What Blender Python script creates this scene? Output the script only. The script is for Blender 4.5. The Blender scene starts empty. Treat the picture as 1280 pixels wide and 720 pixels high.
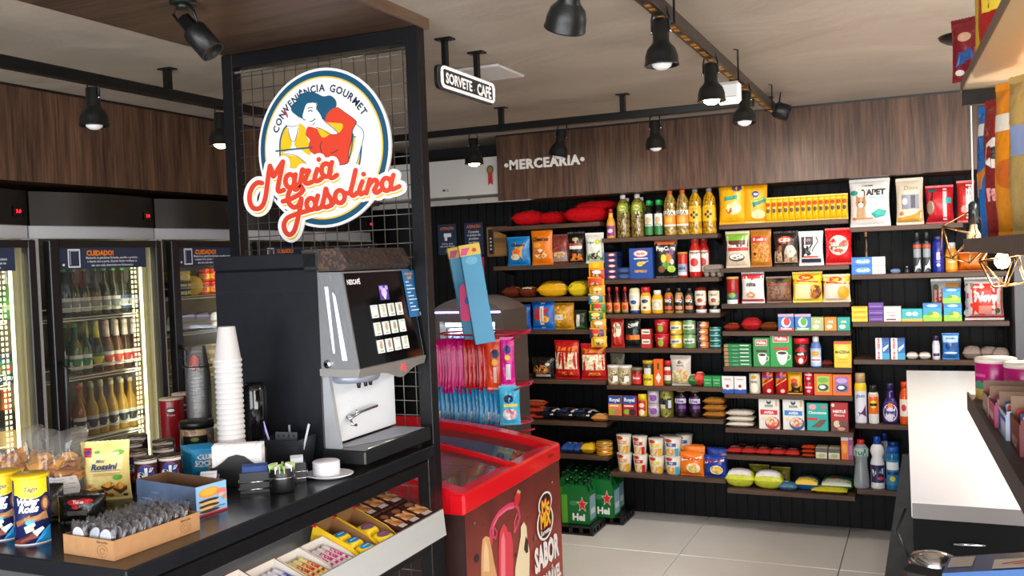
import bpy, math, random
from math import sin, cos, pi, radians as RD
from mathutils import Matrix, Vector
random.seed(7)
SC = bpy.context.scene
COL = SC.collection

# ---------------------------------------------------------------- camera
FPX = 1166.75
_y, _p, _r = 0.41901343, 0.02974261, -0.03777551
CAM = Vector((0, 0, 1.6))
_fw = Vector((-sin(_y)*cos(_p), cos(_y)*cos(_p), -sin(_p)))
_rt = Vector((cos(_y), sin(_y), 0)); _up = _rt.cross(_fw)
RT = cos(_r)*_rt + sin(_r)*_up; UP = -sin(_r)*_rt + cos(_r)*_up; FW = _fw
cd = bpy.data.cameras.new('camera'); cam = bpy.data.objects.new('camera', cd); COL.objects.link(cam)
cam.matrix_world = Matrix(((RT.x, UP.x, -FW.x, CAM.x), (RT.y, UP.y, -FW.y, CAM.y), (RT.z, UP.z, -FW.z, CAM.z), (0, 0, 0, 1)))
cd.sensor_width = 36; cd.lens = FPX/1280*36; cd.clip_start = .05
cd.dof.use_dof = True; cd.dof.focus_distance = 3.0; cd.dof.aperture_fstop = 16
SC.camera = cam
SC.cycles.transparent_max_bounces = 32

# ---------------------------------------------------------------- world, daylight, exposure
SC.view_settings.view_transform = 'Standard'; SC.view_settings.look = 'None'
SC.view_settings.gamma = 1; SC.view_settings.exposure = 0.7
w = bpy.data.worlds.new('world'); SC.world = w; w.use_nodes = True
w.node_tree.nodes['Background'].inputs[0].default_value = (.80, .88, 1, 1)
w.node_tree.nodes['Background'].inputs[1].default_value = .22

def area(name, loc, rot, sx, sy, power, col=(1, 1, 1)):
    l = bpy.data.lights.new(name, 'AREA'); l.shape = 'RECTANGLE'; l.size = sx; l.size_y = sy; l.energy = power; l.color = col
    o = bpy.data.objects.new(name, l); COL.objects.link(o); o.location = loc; o.rotation_euler = rot; return o
# daylight through the shopfront behind the camera, and its open door to the right
area('shopfront_daylight', (-.4, -2.4, 1.3), (RD(94), 0, 0), 4.6, 2.0, 165, (.90, .95, 1))
area('side_window_daylight', (1.9, 1.0, 1.3), (RD(97), 0, RD(68)), 3.0, 1.6, 120, (1, .985, .965))

# added light, unseen right of the frame, that brightens the white counter
area('added_checkout_light', (1.15, 3.2, 2.33), (0, 0, 0), .56, 1.16, 30, (.97, .98, 1))
def spot(name, loc, tgt, power, size=95, blend=.6, col=(1, .80, .58), r=.03):
    l = bpy.data.lights.new(name, 'SPOT'); l.energy = power; l.spot_size = RD(size); l.spot_blend = blend; l.color = col; l.shadow_soft_size = r
    o = bpy.data.objects.new(name, l); COL.objects.link(o); o.location = loc
    o.rotation_euler = (Vector(tgt)-Vector(loc)).to_track_quat('-Z', 'Y').to_euler(); return o
def point(name, loc, power, col, r=.03):
    l = bpy.data.lights.new(name, 'POINT'); l.energy = power; l.color = col; l.shadow_soft_size = r
    o = bpy.data.objects.new(name, l); COL.objects.link(o); o.location = loc; return o

def ray(px, py): return (px-640)/FPX*RT - (py-360)/FPX*UP + FW
def P(px, py, ax, val):
    """world point seen at (px, py) on the plane axis ax = val"""
    d = ray(px, py); return CAM + d*((val-CAM[ax])/d[ax])
def TOPX(X, Y, Z):
    d = Vector((X, Y, Z))-CAM; k = d.dot(FW); return 640+FPX*d.dot(RT)/k, 360-FPX*d.dot(UP)/k

# ---------------------------------------------------------------- materials
def lin(h):
    if not isinstance(h, str): return tuple(h)+(1,)*(4-len(h))
    h = h.lstrip('#'); h = ''.join(c*2 for c in h) if len(h) == 3 else h
    c = [int(h[i:i+2], 16)/255 for i in (0, 2, 4)]
    return tuple(x/12.92 if x <= .04045 else ((x+.055)/1.055)**2.4 for x in c)+(1,)
_mc = {}
def nd(m, t, **k):
    n = m.node_tree.nodes.new(t)
    for a, b in k.items(): setattr(n, a, b)
    return n
def newmat(name):
    m = bpy.data.materials.new(name); m.use_nodes = True; return m, m.node_tree.nodes['Principled BSDF'], m.node_tree.links
def mat(col, r=.45, m=0, bump=0, bs=60, var=.0, em=0, coat=0):
    """plain coloured surface with faint procedural variation"""
    key = (str(col), r, m, bump, bs, var, em, coat)
    if key in _mc: return _mc[key]
    if isinstance(col, str) and col.startswith('mot:'):
        cs = col[4:].split(','); sc = 55
        if cs[-1].startswith('s'): sc = float(cs.pop()[1:])
        M_, b, L = newmat('mottled_print')
        tc = nd(M_, 'ShaderNodeTexCoord'); v = nd(M_, 'ShaderNodeTexVoronoi'); v.inputs['Scale'].default_value = sc
        L.new(tc.outputs['Object'], v.inputs['Vector'])
        rp = nd(M_, 'ShaderNodeValToRGB'); rp.color_ramp.interpolation = 'CONSTANT'
        e = rp.color_ramp.elements; e[0].color = lin(cs[0]); e[1].color = lin(cs[1]); e[1].position = 1/len(cs)
        for i in range(2, len(cs)): q = e.new(i/len(cs)); q.color = lin(cs[i])
        sx = nd(M_, 'ShaderNodeSeparateColor'); L.new(v.outputs['Color'], sx.inputs[0]); L.new(sx.outputs[0], rp.inputs[0])
        L.new(rp.outputs[0], b.inputs['Base Color']); b.inputs['Roughness'].default_value = .5
        _mc[key] = M_; return M_
    M_, b, L = newmat('surface'); c = lin(col)
    b.inputs['Base Color'].default_value = c; b.inputs['Roughness'].default_value = r; b.inputs['Metallic'].default_value = m
    b.inputs['Coat Weight'].default_value = coat
    tc = nd(M_, 'ShaderNodeTexCoord'); n = nd(M_, 'ShaderNodeTexNoise'); n.inputs['Scale'].default_value = bs; n.inputs['Detail'].default_value = 2
    L.new(tc.outputs['Object'], n.inputs['Vector'])
    mr = nd(M_, 'ShaderNodeMapRange'); mr.inputs['To Min'].default_value = max(r-.05, 0); mr.inputs['To Max'].default_value = min(r+.05, 1)
    L.new(n.outputs['Fac'], mr.inputs['Value']); L.new(mr.outputs[0], b.inputs['Roughness'])
    if var:
        mx = nd(M_, 'ShaderNodeMix', data_type='RGBA'); mx.inputs['A'].default_value = tuple(x*(1-var) for x in c[:3])+(1,)
        mx.inputs['B'].default_value = tuple(min(1, x*(1+var)) for x in c[:3])+(1,)
        L.new(n.outputs['Fac'], mx.inputs['Factor']); L.new(mx.outputs['Result'], b.inputs['Base Color'])
    if bump:
        bp = nd(M_, 'ShaderNodeBump'); bp.inputs['Strength'].default_value = bump; bp.inputs['Distance'].default_value = .006
        L.new(n.outputs['Fac'], bp.inputs['Height']); L.new(bp.outputs[0], b.inputs['Normal'])
    if em: b.inputs['Emission Color'].default_value = c; b.inputs['Emission Strength'].default_value = em
    _mc[key] = M_; return M_
def liquid(c1, c2, sc=40):  # dark and bright blotches paint light passing through the oil into its colour
    key = ('liq', c1, c2, sc)
    if key in _mc: return _mc[key]
    m, b, L = newmat('bottled_liquid'); tc = nd(m, 'ShaderNodeTexCoord'); mp = nd(m, 'ShaderNodeMapping'); mp.inputs['Scale'].default_value = (1.6, 1.6, .7); L.new(tc.outputs['Object'], mp.inputs[0])
    n = nd(m, 'ShaderNodeTexNoise'); n.inputs['Scale'].default_value = sc; n.inputs['Detail'].default_value = 3; n.inputs['Distortion'].default_value = 1.5; L.new(mp.outputs[0], n.inputs['Vector'])
    rp = nd(m, 'ShaderNodeValToRGB'); e = rp.color_ramp.elements; e[0].position = .38; e[0].color = lin(c1); e[1].position = .66; e[1].color = lin(c2); L.new(n.outputs['Fac'], rp.inputs[0]); L.new(rp.outputs[0], b.inputs['Base Color'])
    b.inputs['Roughness'].default_value = .06; b.inputs['Coat Weight'].default_value = .6; _mc[key] = m; return m
def film(c): return mat(c, .28, 0, .55, 45)
def glow(c, s): return mat(c, .5, em=s)
def clear(tint='#ffffff', amt=.85, rough=.05, name='glass'):
    """thin clear sheet: transparent mixed with a fresnel reflection"""
    key = ('clear', tint, amt, rough)
    if key in _mc: return _mc[key]
    m = bpy.data.materials.new(name); m.use_nodes = True; N = m.node_tree.nodes; N.clear(); L = m.node_tree.links
    o = N.new('ShaderNodeOutputMaterial'); t = N.new('ShaderNodeBsdfTransparent'); t.inputs[0].default_value = lin(tint)
    p = N.new('ShaderNodeBsdfPrincipled'); p.inputs['Base Color'].default_value = lin(tint); p.inputs['Roughness'].default_value = rough
    g = N.new('ShaderNodeBsdfGlossy'); g.inputs['Roughness'].default_value = rough
    f = N.new('ShaderNodeFresnel'); f.inputs[0].default_value = 1.45
    a = N.new('ShaderNodeMixShader'); a.inputs[0].default_value = 1-amt
    b = N.new('ShaderNodeMixShader')
    L.new(t.outputs[0], a.inputs[1]); L.new(p.outputs[0], a.inputs[2]); L.new(f.outputs[0], b.inputs[0]); L.new(a.outputs[0], b.inputs[1]); L.new(g.outputs[0], b.inputs[2])
    L.new(b.outputs[0], o.inputs[0]); _mc[key] = m; return m
def grain(name, cols, axis, scale=9, r=.45, stretch=.06, spec=.3):
    """wood laminate: noise streaks drawn out along one axis"""
    m, b, L = newmat(name); tc = nd(m, 'ShaderNodeTexCoord'); mp = nd(m, 'ShaderNodeMapping')
    s = [scale]*3; s[axis] = scale*stretch; mp.inputs['Scale'].default_value = s
    L.new(tc.outputs['Object'], mp.inputs[0])
    n = nd(m, 'ShaderNodeTexNoise'); n.inputs['Scale'].default_value = 1.5; n.inputs['Detail'].default_value = 8; n.inputs['Roughness'].default_value = .62; n.inputs['Distortion'].default_value = .35
    n2 = nd(m, 'ShaderNodeTexNoise'); n2.inputs['Scale'].default_value = 7; n2.inputs['Detail'].default_value = 4
    L.new(mp.outputs[0], n.inputs['Vector']); L.new(mp.outputs[0], n2.inputs['Vector'])
    mx = nd(m, 'ShaderNodeMix'); mx.inputs['Factor'].default_value = .4; L.new(n.outputs['Fac'], mx.inputs['A']); L.new(n2.outputs['Fac'], mx.inputs['B'])
    rp = nd(m, 'ShaderNodeValToRGB'); e = rp.color_ramp.elements
    e[0].position = .36; e[0].color = lin(cols[0]); e[1].position = .64; e[1].color = lin(cols[-1])
    for i, c in enumerate(cols[1:-1]): q = e.new(.36+.28*(i+1)/(len(cols)-1)); q.color = lin(c)
    L.new(mx.outputs['Result'], rp.inputs[0]); L.new(rp.outputs[0], b.inputs['Base Color'])
    b.inputs['Roughness'].default_value = r; b.inputs['Specular IOR Level'].default_value = spec
    return m
def concrete():
    m, b, L = newmat('trowelled_concrete'); tc = nd(m, 'ShaderNodeTexCoord'); mp = nd(m, 'ShaderNodeMapping'); mp.inputs['Scale'].default_value = (.9, 1.3, 1)
    L.new(tc.outputs['Object'], mp.inputs[0])
    n = nd(m, 'ShaderNodeTexNoise'); n.inputs['Scale'].default_value = 1.6; n.inputs['Detail'].default_value = 10; n.inputs['Roughness'].default_value = .62; n.inputs['Distortion'].default_value = .8
    L.new(mp.outputs[0], n.inputs['Vector'])
    rp = nd(m, 'ShaderNodeValToRGB'); e = rp.color_ramp.elements; e[0].position = .3; e[0].color = lin('#9d9183'); e[1].position = .72; e[1].color = lin('#b9ad9d')
    L.new(n.outputs['Fac'], rp.inputs[0]); L.new(rp.outputs[0], b.inputs['Base Color']); b.inputs['Roughness'].default_value = .62
    bp = nd(m, 'ShaderNodeBump'); bp.inputs['Strength'].default_value = .35; bp.inputs['Distance'].default_value = .03
    L.new(n.outputs['Fac'], bp.inputs['Height']); L.new(bp.outputs[0], b.inputs['Normal']); return m
BLACK = mat('#101012', .35, .0, .15, 90); STEEL = mat('#17171a', .3, .4, .2, 200)
CHROME = mat('#c9ccd0', .16, 1); SILVER = mat('#a9abad', .32, .75, .1, 120); WHITE = mat('#ecebe8', .4)
DARKP = mat('#0c0d10', .45, 0, .3, 40, .25)
BROWN = grain('shelf_laminate', ['#3f2f26', '#503c30', '#60493a'], 0, 14)

# ---------------------------------------------------------------- mesh builder
class M:
    def __init__(s): s.v = []; s.f = []; s.mi = []; s.sm = []; s.mats = []
    def m(s, mt):
        if isinstance(mt, str): mt = mat(mt)
        for i, q in enumerate(s.mats):
            if q is mt: return i
        s.mats.append(mt); return len(s.mats)-1
    def add(s, vs, fs, mt, sm=False):
        b = len(s.v); k = s.m(mt); s.v += [tuple(p) for p in vs]
        for f in fs: s.f.append([b+i for i in f]); s.mi.append(k); s.sm.append(sm)
        return s
    def box(s, x0, x1, y0, y1, z0, z1, mt, b=0):
        if x0 > x1: x0, x1 = x1, x0
        if y0 > y1: y0, y1 = y1, y0
        if z0 > z1: z0, z1 = z1, z0
        b = min(b, (x1-x0)*.45, (y1-y0)*.45, (z1-z0)*.45)
        if b <= 0:
            vs = [(x, y, z) for x in (x0, x1) for y in (y0, y1) for z in (z0, z1)]
            return s.add(vs, [(0, 1, 3, 2), (4, 6, 7, 5), (0, 4, 5, 1), (2, 3, 7, 6), (0, 2, 6, 4), (1, 5, 7, 3)], mt)
        X, Y, Z = (x0, x1), (y0, y1), (z0, z1); sg = (1, -1); vs = []; ix = {}
        for i in (0, 1):
            for j in (0, 1):
                for k in (0, 1):
                    for a in range(3):
                        p = [X[i]+sg[i]*b, Y[j]+sg[j]*b, Z[k]+sg[k]*b]; p[a] = (X[i], Y[j], Z[k])[a]
                        ix[i, j, k, a] = len(vs); vs.append(p)
        fs = []
        for a in range(3):
            o = [q for q in range(3) if q != a]
            for s_ in (0, 1):
                c = []
                for (p, q) in ((0, 0), (1, 0), (1, 1), (0, 1)):
                    t = [0, 0, 0]; t[a] = s_; t[o[0]] = p; t[o[1]] = q; c.append(ix[t[0], t[1], t[2], a])
                if (s_ == 0) == (a != 1): c.reverse()
                fs.append(c)
        for a in range(3):       # edges along axis a
            o = [q for q in range(3) if q != a]
            for p in (0, 1):
                for q in (0, 1):
                    def g(e, face):
                        t = [0, 0, 0]; t[a] = e; t[o[0]] = p; t[o[1]] = q; return ix[t[0], t[1], t[2], face]
                    fs.append([g(0, o[0]), g(1, o[0]), g(1, o[1]), g(0, o[1])])
        for i in (0, 1):
            for j in (0, 1):
                for k in (0, 1): fs.append([ix[i, j, k, a] for a in range(3)])
        return s.add(vs, fs, mt)
    def lathe(s, prof, mt, seg=16, cx=0, cy=0, cz=0, sx=1, sy=1, sm=True, ax='z'):
        vs = []
        for r, z in prof:
            for i in range(seg):
                a = 2*pi*i/seg; p = (r*sx*cos(a), r*sy*sin(a), z)
                if ax == 'x': p = (p[2], p[0], p[1])
                if ax == 'y': p = (p[0], p[2], p[1])
                vs.append((p[0]+cx, p[1]+cy, p[2]+cz))
        fs = []; n = len(prof)
        for j in range(n-1):
            for i in range(seg): k = (i+1) % seg; fs.append((j*seg+i, j*seg+k, (j+1)*seg+k, (j+1)*seg+i))
        if prof[0][0] > 1e-6: fs.append(tuple(range(seg))[::-1])
        if prof[-1][0] > 1e-6: fs.append(tuple((n-1)*seg+i for i in range(seg)))
        return s.add(vs, fs, mt, sm)
    def tube(s, pts, r, mt, seg=6, closed=False):
        pts = [Vector(p) for p in pts]; n = len(pts); vs = []; fs = []
        for i, p in enumerate(pts):
            a = pts[(i-1) % n] if (i or closed) else p; b = pts[(i+1) % n] if (i < n-1 or closed) else p
            t = (b-a).normalized(); u = t.cross(Vector((0, 0, 1)))
            if u.length < .2: u = t.cross(Vector((0, 1, 0)))
            u.normalize(); w_ = t.cross(u)
            for k in range(seg): an = 2*pi*k/seg; vs.append(p+r*(cos(an)*u+sin(an)*w_))
        for i in range(n if closed else n-1):
            for k in range(seg):
                q = (k+1) % seg; j = (i+1) % n; fs.append((i*seg+k, i*seg+q, j*seg+q, j*seg+k))
        if not closed: fs += [tuple(range(seg))[::-1], tuple((n-1)*seg+k for k in range(seg))]
        return s.add(vs, fs, mt, True)
    def prism(s, poly, ax, a, b, mt, sm=False):
        """2-D outline extruded along axis ax from a to b"""
        n = len(poly); vs = []
        for t in (a, b):
            for p, q in poly: vs.append((t, p, q) if ax == 0 else (p, t, q) if ax == 1 else (p, q, t))
        fs = [tuple(range(n)), tuple(range(2*n-1, n-1, -1))]+[(i, n+i, n+(i+1) % n, (i+1) % n) for i in range(n)]
        return s.add(vs, fs, mt, sm)
    def surf(s, fn, nu, nv, mt, u0=0, u1=1, v0=0, v1=1, sm=True, off=0):
        vs = [fn(u0+(u1-u0)*i/nu, v0+(v1-v0)*j/nv, off) for j in range(nv+1) for i in range(nu+1)]
        fs = [(j*(nu+1)+i, j*(nu+1)+i+1, (j+1)*(nu+1)+i+1, (j+1)*(nu+1)+i) for j in range(nv) for i in range(nu)]
        return s.add(vs, fs, mt, sm)
    def quads(s, q, mt): return s.add([p for f in q for p in f], [tuple(range(4*i, 4*i+4)) for i in range(len(q))], mt)
    def mesh(s, name='mesh'):
        me = bpy.data.meshes.new(name); me.from_pydata(s.v, [], s.f)
        for q in s.mats: me.materials.append(q)
        me.polygons.foreach_set('material_index', s.mi); me.polygons.foreach_set('use_smooth', s.sm); me.update(); return me
    def build(s, name, parent=None, label=None, cat=None, group=None, kind=None, loc=None, rz=0):
        o = bpy.data.objects.new(name, s.mesh(name)); COL.objects.link(o)
        if parent: o.parent = parent
        if loc is not None: o.location = loc
        if rz: o.rotation_euler[2] = rz
        for k, v in (('label', label), ('category', cat), ('group', group), ('kind', kind)):
            if v: o[k] = v
        return o
def thing(name, label, cat, loc=(0, 0, 0), rz=0, group=None):
    o = bpy.data.objects.new(name, None); o.empty_display_size = .05; COL.objects.link(o); o.location = loc; o.rotation_euler[2] = rz
    o['label'] = label; o['category'] = cat
    if group: o['group'] = group
    return o
KIDS = {}
def dup(root, loc, rz=None, label=None, group=None):
    r = root.copy(); COL.objects.link(r); r.location = loc
    if rz is not None: r.rotation_euler[2] = rz
    if label: r['label'] = label
    if group: r['group'] = group
    for ch in list(root.children):
        c = ch.copy(); COL.objects.link(c); c.parent = r
        for g in list(ch.children):
            d = g.copy(); COL.objects.link(d); d.parent = c
    return r
def structure(o): o['kind'] = 'structure'; return o

# ---------------------------------------------------------------- lettering and flat print laid on a surface
_tc = {}
def text_mesh(s_, bold=.0, shear=0, sp=1):
    k = (s_, bold, shear, sp)
    if k in _tc: return _tc[k]
    cu = bpy.data.curves.new('lettering', 'FONT'); cu.body = s_; cu.resolution_u = 2; cu.offset = bold; cu.shear = shear; cu.space_character = sp
    ob = bpy.data.objects.new('lettering', cu); me = ob.to_mesh()
    vs = [v.co.copy() for v in me.vertices]; fs = [tuple(p.vertices) for p in me.polygons]
    ob.to_mesh_clear(); bpy.data.objects.remove(ob); bpy.data.curves.remove(cu)
    if not vs: vs = [Vector((0, 0, 0))]*3; fs = [(0, 1, 2)]
    x0 = min(v.x for v in vs); x1 = max(v.x for v in vs); y0 = min(v.y for v in vs); y1 = max(v.y for v in vs)
    vs = [(v.x-(x0+x1)/2, v.y-(y0+y1)/2) for v in vs]; _tc[k] = (vs, fs, x1-x0, y1-y0); return _tc[k]
def disc(b, fn, cu, cv, ru, rv, mt, off, n=18, rings=2, a0=0):
    vs = [fn(cu, cv, off)]
    for k in range(1, rings+1):
        for i in range(n): a = 2*pi*i/n+a0; vs.append(fn(cu+ru*k/rings*cos(a), cv+rv*k/rings*sin(a), off))
    fs = [(0, 1+i, 1+(i+1) % n) for i in range(n)]
    for k in range(rings-1):
        for i in range(n): j = (i+1) % n; fs.append((1+k*n+i, 1+(k+1)*n+i, 1+(k+1)*n+j, 1+k*n+j))
    b.add(vs, fs, mt)
def paint(b, fn, W, H, spec, curved=True, o0=.0006, do=.00035):
    """spec: ('r',u0,v0,u1,v1,c) ('e',u,v,ru,rv,c) ('t',text,u,v,h,c[,maxw,bold,shear]) ('p',pts,c) ('l',pts,width,c)"""
    for i, q in enumerate(spec):
        off = o0+do*i; k = q[0]
        if k == 'r':
            n = 6 if curved else 1; b.surf(fn, n, n, _pm(q[5]), q[1], q[3], q[2], q[4], curved, off)
        elif k == 'e': disc(b, fn, q[1], q[2], q[3], q[4], _pm(q[5]), off, 18, 2 if curved else 1)
        elif k == 'p':
            pts = q[1]
            if not curved:
                b.add([fn(p[0], p[1], off) for p in pts], [tuple(range(len(pts)))], _pm(q[2])); continue
            cu = sum(p[0] for p in pts)/len(pts); cv = sum(p[1] for p in pts)/len(pts); n = len(pts); R_ = 3 if curved else 1
            vs = [fn(cu, cv, off)]
            for r in range(1, R_+1): vs += [fn(cu+(p[0]-cu)*r/R_, cv+(p[1]-cv)*r/R_, off) for p in pts]
            fs = [(0, 1+a, 1+(a+1) % n) for a in range(n)]
            for r in range(R_-1):
                for a in range(n): j = (a+1) % n; fs.append((1+r*n+a, 1+(r+1)*n+a, 1+(r+1)*n+j, 1+r*n+j))
            b.add(vs, fs, _pm(q[2]))
        elif k == 'l': ribbon(b, fn, q[1], q[2], _pm(q[3]), off, W, H)
        elif k == 't':
            mw = q[6] if len(q) > 6 else .86; bold = q[7] if len(q) > 7 else .02; sh = q[8] if len(q) > 8 else 0
            vs, fs, tw, th = text_mesh(q[1], bold, sh); sc = q[4]*H/.73
            kx = min(1, mw*W/max(tw*sc, 1e-6)); kx = max(kx, .55); s2 = min(1, mw*W/max(tw*sc*kx, 1e-6)); sc *= s2
            b.add([fn(q[2]+x*sc*kx/W, q[3]+y*sc/H, off) for x, y in vs], fs, _pm(q[5]))
def _pm(c): return c if not isinstance(c, str) else mat(c, .4)
def ribbon(b, fn, pts, wd, mt, off, W=1, H=1, closed=False, cap=8):
    """round-capped line of constant width in surface units"""
    P2 = [(p[0]*W, p[1]*H) for p in pts]; n = len(P2); vs = []; fs = []; ep = 1.5e-5; base = off+random.random()*1e-4; q_ = 0
    for i in range(n-1):
        q_ += 1; off = base+q_*ep
        (x0, y0), (x1, y1) = P2[i], P2[i+1]; d = math.hypot(x1-x0, y1-y0) or 1e-6; nx, ny = -(y1-y0)/d*wd/2, (x1-x0)/d*wd/2; k = len(vs)
        for x, y in ((x0-nx, y0-ny), (x1-nx, y1-ny), (x1+nx, y1+ny), (x0+nx, y0+ny)): vs.append(fn(x/W, y/H, off))
        fs.append((k, k+1, k+2, k+3))
    for x, y in P2:
        k = len(vs); q_ += 1; off = base+q_*ep
        for a in range(cap): vs.append(fn((x+wd/2*cos(2*pi*a/cap))/W, (y+wd/2*sin(2*pi*a/cap))/H, off))
        fs.append(tuple(range(k, k+cap)))
    b.add(vs, fs, mt)
def smooth(pts, closed=False, n=4):
    out = []; N = len(pts)
    for i in range(N if closed else N-1):
        g = (lambda k: pts[k % N]) if closed else (lambda k: pts[min(max(k, 0), N-1)])
        a, b, c, d = g(i-1), g(i), g(i+1), g(i+2)
        for j in range(n):
            t = j/n; out.append(tuple(.5*((2*b[k])+(-a[k]+c[k])*t+(2*a[k]-5*b[k]+4*c[k]-d[k])*t*t+(-a[k]+3*b[k]-3*c[k]+d[k])*t**3) for k in (0, 1)))
    if not closed: out.append(tuple(pts[-1]))
    return out
def flat_y(w_, h_, y=0, x0=None, z0=0):     # plane facing -Y
    x0 = -w_/2 if x0 is None else x0
    return lambda u, v, o: (x0+u*w_, y-o, z0+v*h_)
def flat_x(w_, h_, x=0, y0=None, z0=0):     # plane facing +X, u runs along +Y
    y0 = -w_/2 if y0 is None else y0
    return lambda u, v, o: (x+o, y0+u*w_, z0+v*h_)
def flat_z(w_, h_, z=0, x0=None, y0=None):     # plane facing up
    x0 = -w_/2 if x0 is None else x0; y0 = -h_/2 if y0 is None else y0
    return lambda u, v, o: (x0+u*w_, y0+v*h_, z+o)
def cyl_s(R, z0, z1, W=None, taper=0, a0=0):
    W = W or 2*R
    def fn(u, v, o):
        r = R+taper*v+o; a = (u-.5)*W/R+a0; return (r*sin(a), -r*cos(a), z0+v*(z1-z0))
    return fn
# ================================================================ SETTING
CEIL = 2.365
concrete_m = concrete()
WOOD_V = grain('walnut_laminate_vertical', ['#2e2119', '#473226', '#5b4131', '#6e523e'], 2, 13, .42)
WOOD_X = grain('walnut_laminate_soffit', ['#2b1f18', '#433026', '#553e31', '#64493a'], 0, 11, .42)
def tile_mat():
    m, b, L = newmat('polished_porcelain'); tc = nd(m, 'ShaderNodeTexCoord'); n = nd(m, 'ShaderNodeTexNoise'); n.inputs['Scale'].default_value = 3; n.inputs['Detail'].default_value = 5
    L.new(tc.outputs['Object'], n.inputs['Vector']); rp = nd(m, 'ShaderNodeValToRGB'); rp.color_ramp.elements[0].color = lin('#d4d3d2'); rp.color_ramp.elements[1].color = lin('#e3e2e1')
    L.new(n.outputs['Fac'], rp.inputs[0]); L.new(rp.outputs[0], b.inputs['Base Color']); b.inputs['Roughness'].default_value = .22; return m
TILE = tile_mat()
fl = structure(M().box(-3.95, 2.0, -2.5, 5.62, -.12, -.012, mat('#6a6661', .8)).build('floor'))
tb = M().box(.002, .808, .002, .808, -.012, 0, TILE, .002).mesh('tile')
for i in range(-4, 5):
    for j in range(-9, 2):
        x = -1.243+.81*i; y = 4.84+.81*j
        if x < -3.9 or x > 1.3 or y < -2.5: continue
        if y+.81 > 5.7: continue
        o = bpy.data.objects.new('tile', tb); COL.objects.link(o); o.location = (x, y, 0); o.parent = fl
ceil_o = structure(M().box(-3.95, 2.0, -2.5, 5.7, CEIL, CEIL+.15, concrete_m).build('ceiling'))
wb = structure(M().box(-3.95, 2.0, 5.60, 5.75, -.12, CEIL, mat('#050506', .6)).build('wall_back'))
PLK = mat('#050607', .6, 0, .3, 30, .3); PLK.node_tree.nodes['Principled BSDF'].inputs['Specular IOR Level'].default_value = .25
pm = M().box(.002, .061, -.012, 0, 0, 2.0, PLK, .002).mesh('plank')
for i in range(56):
    o = bpy.data.objects.new('plank', pm); COL.objects.link(o); o.location = (-3.1+.0635*i, 5.6, 0.003); o.parent = wb
structure(M().box(-4.05, -3.95, -2.5, 5.75, -.12, CEIL, mat('#161618', .6)).build('wall_left'))
structure(M().box(2.0, 2.1, -2.5, 5.75, -.12, CEIL, mat('#b9b3ac', .6)).build('wall_right'))
# wood-faced bulkheads over the coolers and over the grocery shelves
structure(M().box(-3.94, -3.25, -2.5, 5.45, 1.985, CEIL-.012, WOOD_V).build('trim_1'))
structure(M().box(-2.385, 1.99, 5.2, 5.585, 1.965, CEIL-.012, WOOD_V).build('trim_2'))
structure(M().box(-2.39, 1.99, 5.205, 5.585, CEIL-.012, CEIL, BLACK).build('trim_3'))
structure(M().box(-3.94, -3.255, -2.5, 5.45, CEIL-.012, CEIL, BLACK).build('trim_4'))
# timber soffit hanging over the coffee counter, lighter lipping round its edge
sof = structure(M().box(-2.18, -1.42, -2.5, 2.6, 2.335, CEIL, WOOD_X).build('trim_5'))
M().box(-1.42, -1.408, -2.5, 2.6, 2.332, CEIL, grain('edge_lipping', ['#5d4737', '#7c6350'], 1, 14)).build('edge_strip', sof)
# grey end panel closing the shelf wall on the right
structure(M().box(.392, 1.99, 5.21, 5.58, 0, 1.96, mat('#55565a', .5)).build('wall_side'))
# white wording on the bulkhead
mt_ = thing('bulkhead_lettering', 'white raised word MERCEARIA between dots on the wood bulkhead', 'sign', P(680, 203, 1, 5.2))
a0 = P(631, 205, 1, 5.2); a1 = P(731, 199, 1, 5.2); Wm = a1.x-a0.x
b = M(); vs, fs, tw, th = text_mesh('•MERCEARIA•', .035, 0, 1.12)
sc = Wm/tw
n = len(vs); b.add([(x*sc, -.010, y*sc) for x, y in vs], fs, mat('#e9e6df', .5)); b.add([(x*sc, -.0005, y*sc) for x, y in vs], fs, mat('#e9e6df', .5))
b.build('letters', mt_)
# ================================================================ LIGHT TRACKS AND LAMPS
TRK = mat('#151515', .3, .3)
def track(name, label, box, hangers, m=TRK):
    t = thing(name, label, 'light track', ((box[0]+box[1])/2, (box[2]+box[3])/2, box[4]))
    o = t.location
    M().box(box[0]-o.x, box[1]-o.x, box[2]-o.y, box[3]-o.y, 0, box[5]-box[4], m, .003).build('rail', t)
    for hx, hy in hangers:
        M().box(hx-.012-o.x, hx+.012-o.x, hy-.012-o.y, hy+.012-o.y, .0, CEIL-o.z-.004, TRK).box(hx-.03-o.x, hx+.03-o.x, hy-.02-o.y, hy+.02-o.y, CEIL-o.z-.005, CEIL-o.z, TRK).build('ceiling_bracket', t)
    return t
track('lighting_track', 'black lighting track in front of the wood bulkhead over the coolers', (-2.6, -2.56, -1.5, 4.3, 2.25, 2.287), [(-2.58, 2.7), (-2.58, 1.2), (-2.58, 3.9)])
track('lighting_track', 'black lighting track running across in front of the MERCEARIA bulkhead', (-2.56, -.69, 4.26, 4.30, 2.245, 2.28), [(-1.93, 4.28), (-1.297, 4.28)])
tm = track('lighting_track', 'brown perforated lighting track running away down the middle of the ceiling', (-.69, -.65, -.6, 4.9, 2.27, 2.31), [], mat('#3d342e', .35, .5))
for k in range(70):      # punched slots on the underside
    pass
sl = M()
for k in range(120):
    y = -.55+k*.045-tm.location.y; sl.box(-.008, .008, y, y+.022, -.0012, .002, mat('#c98a2a' if k % 3 else '#2a2018', .35, .6))  # amber slots have the track's yellow reflection painted in
sl.build('slot', tm)['kind'] = 'stuff'
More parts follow.
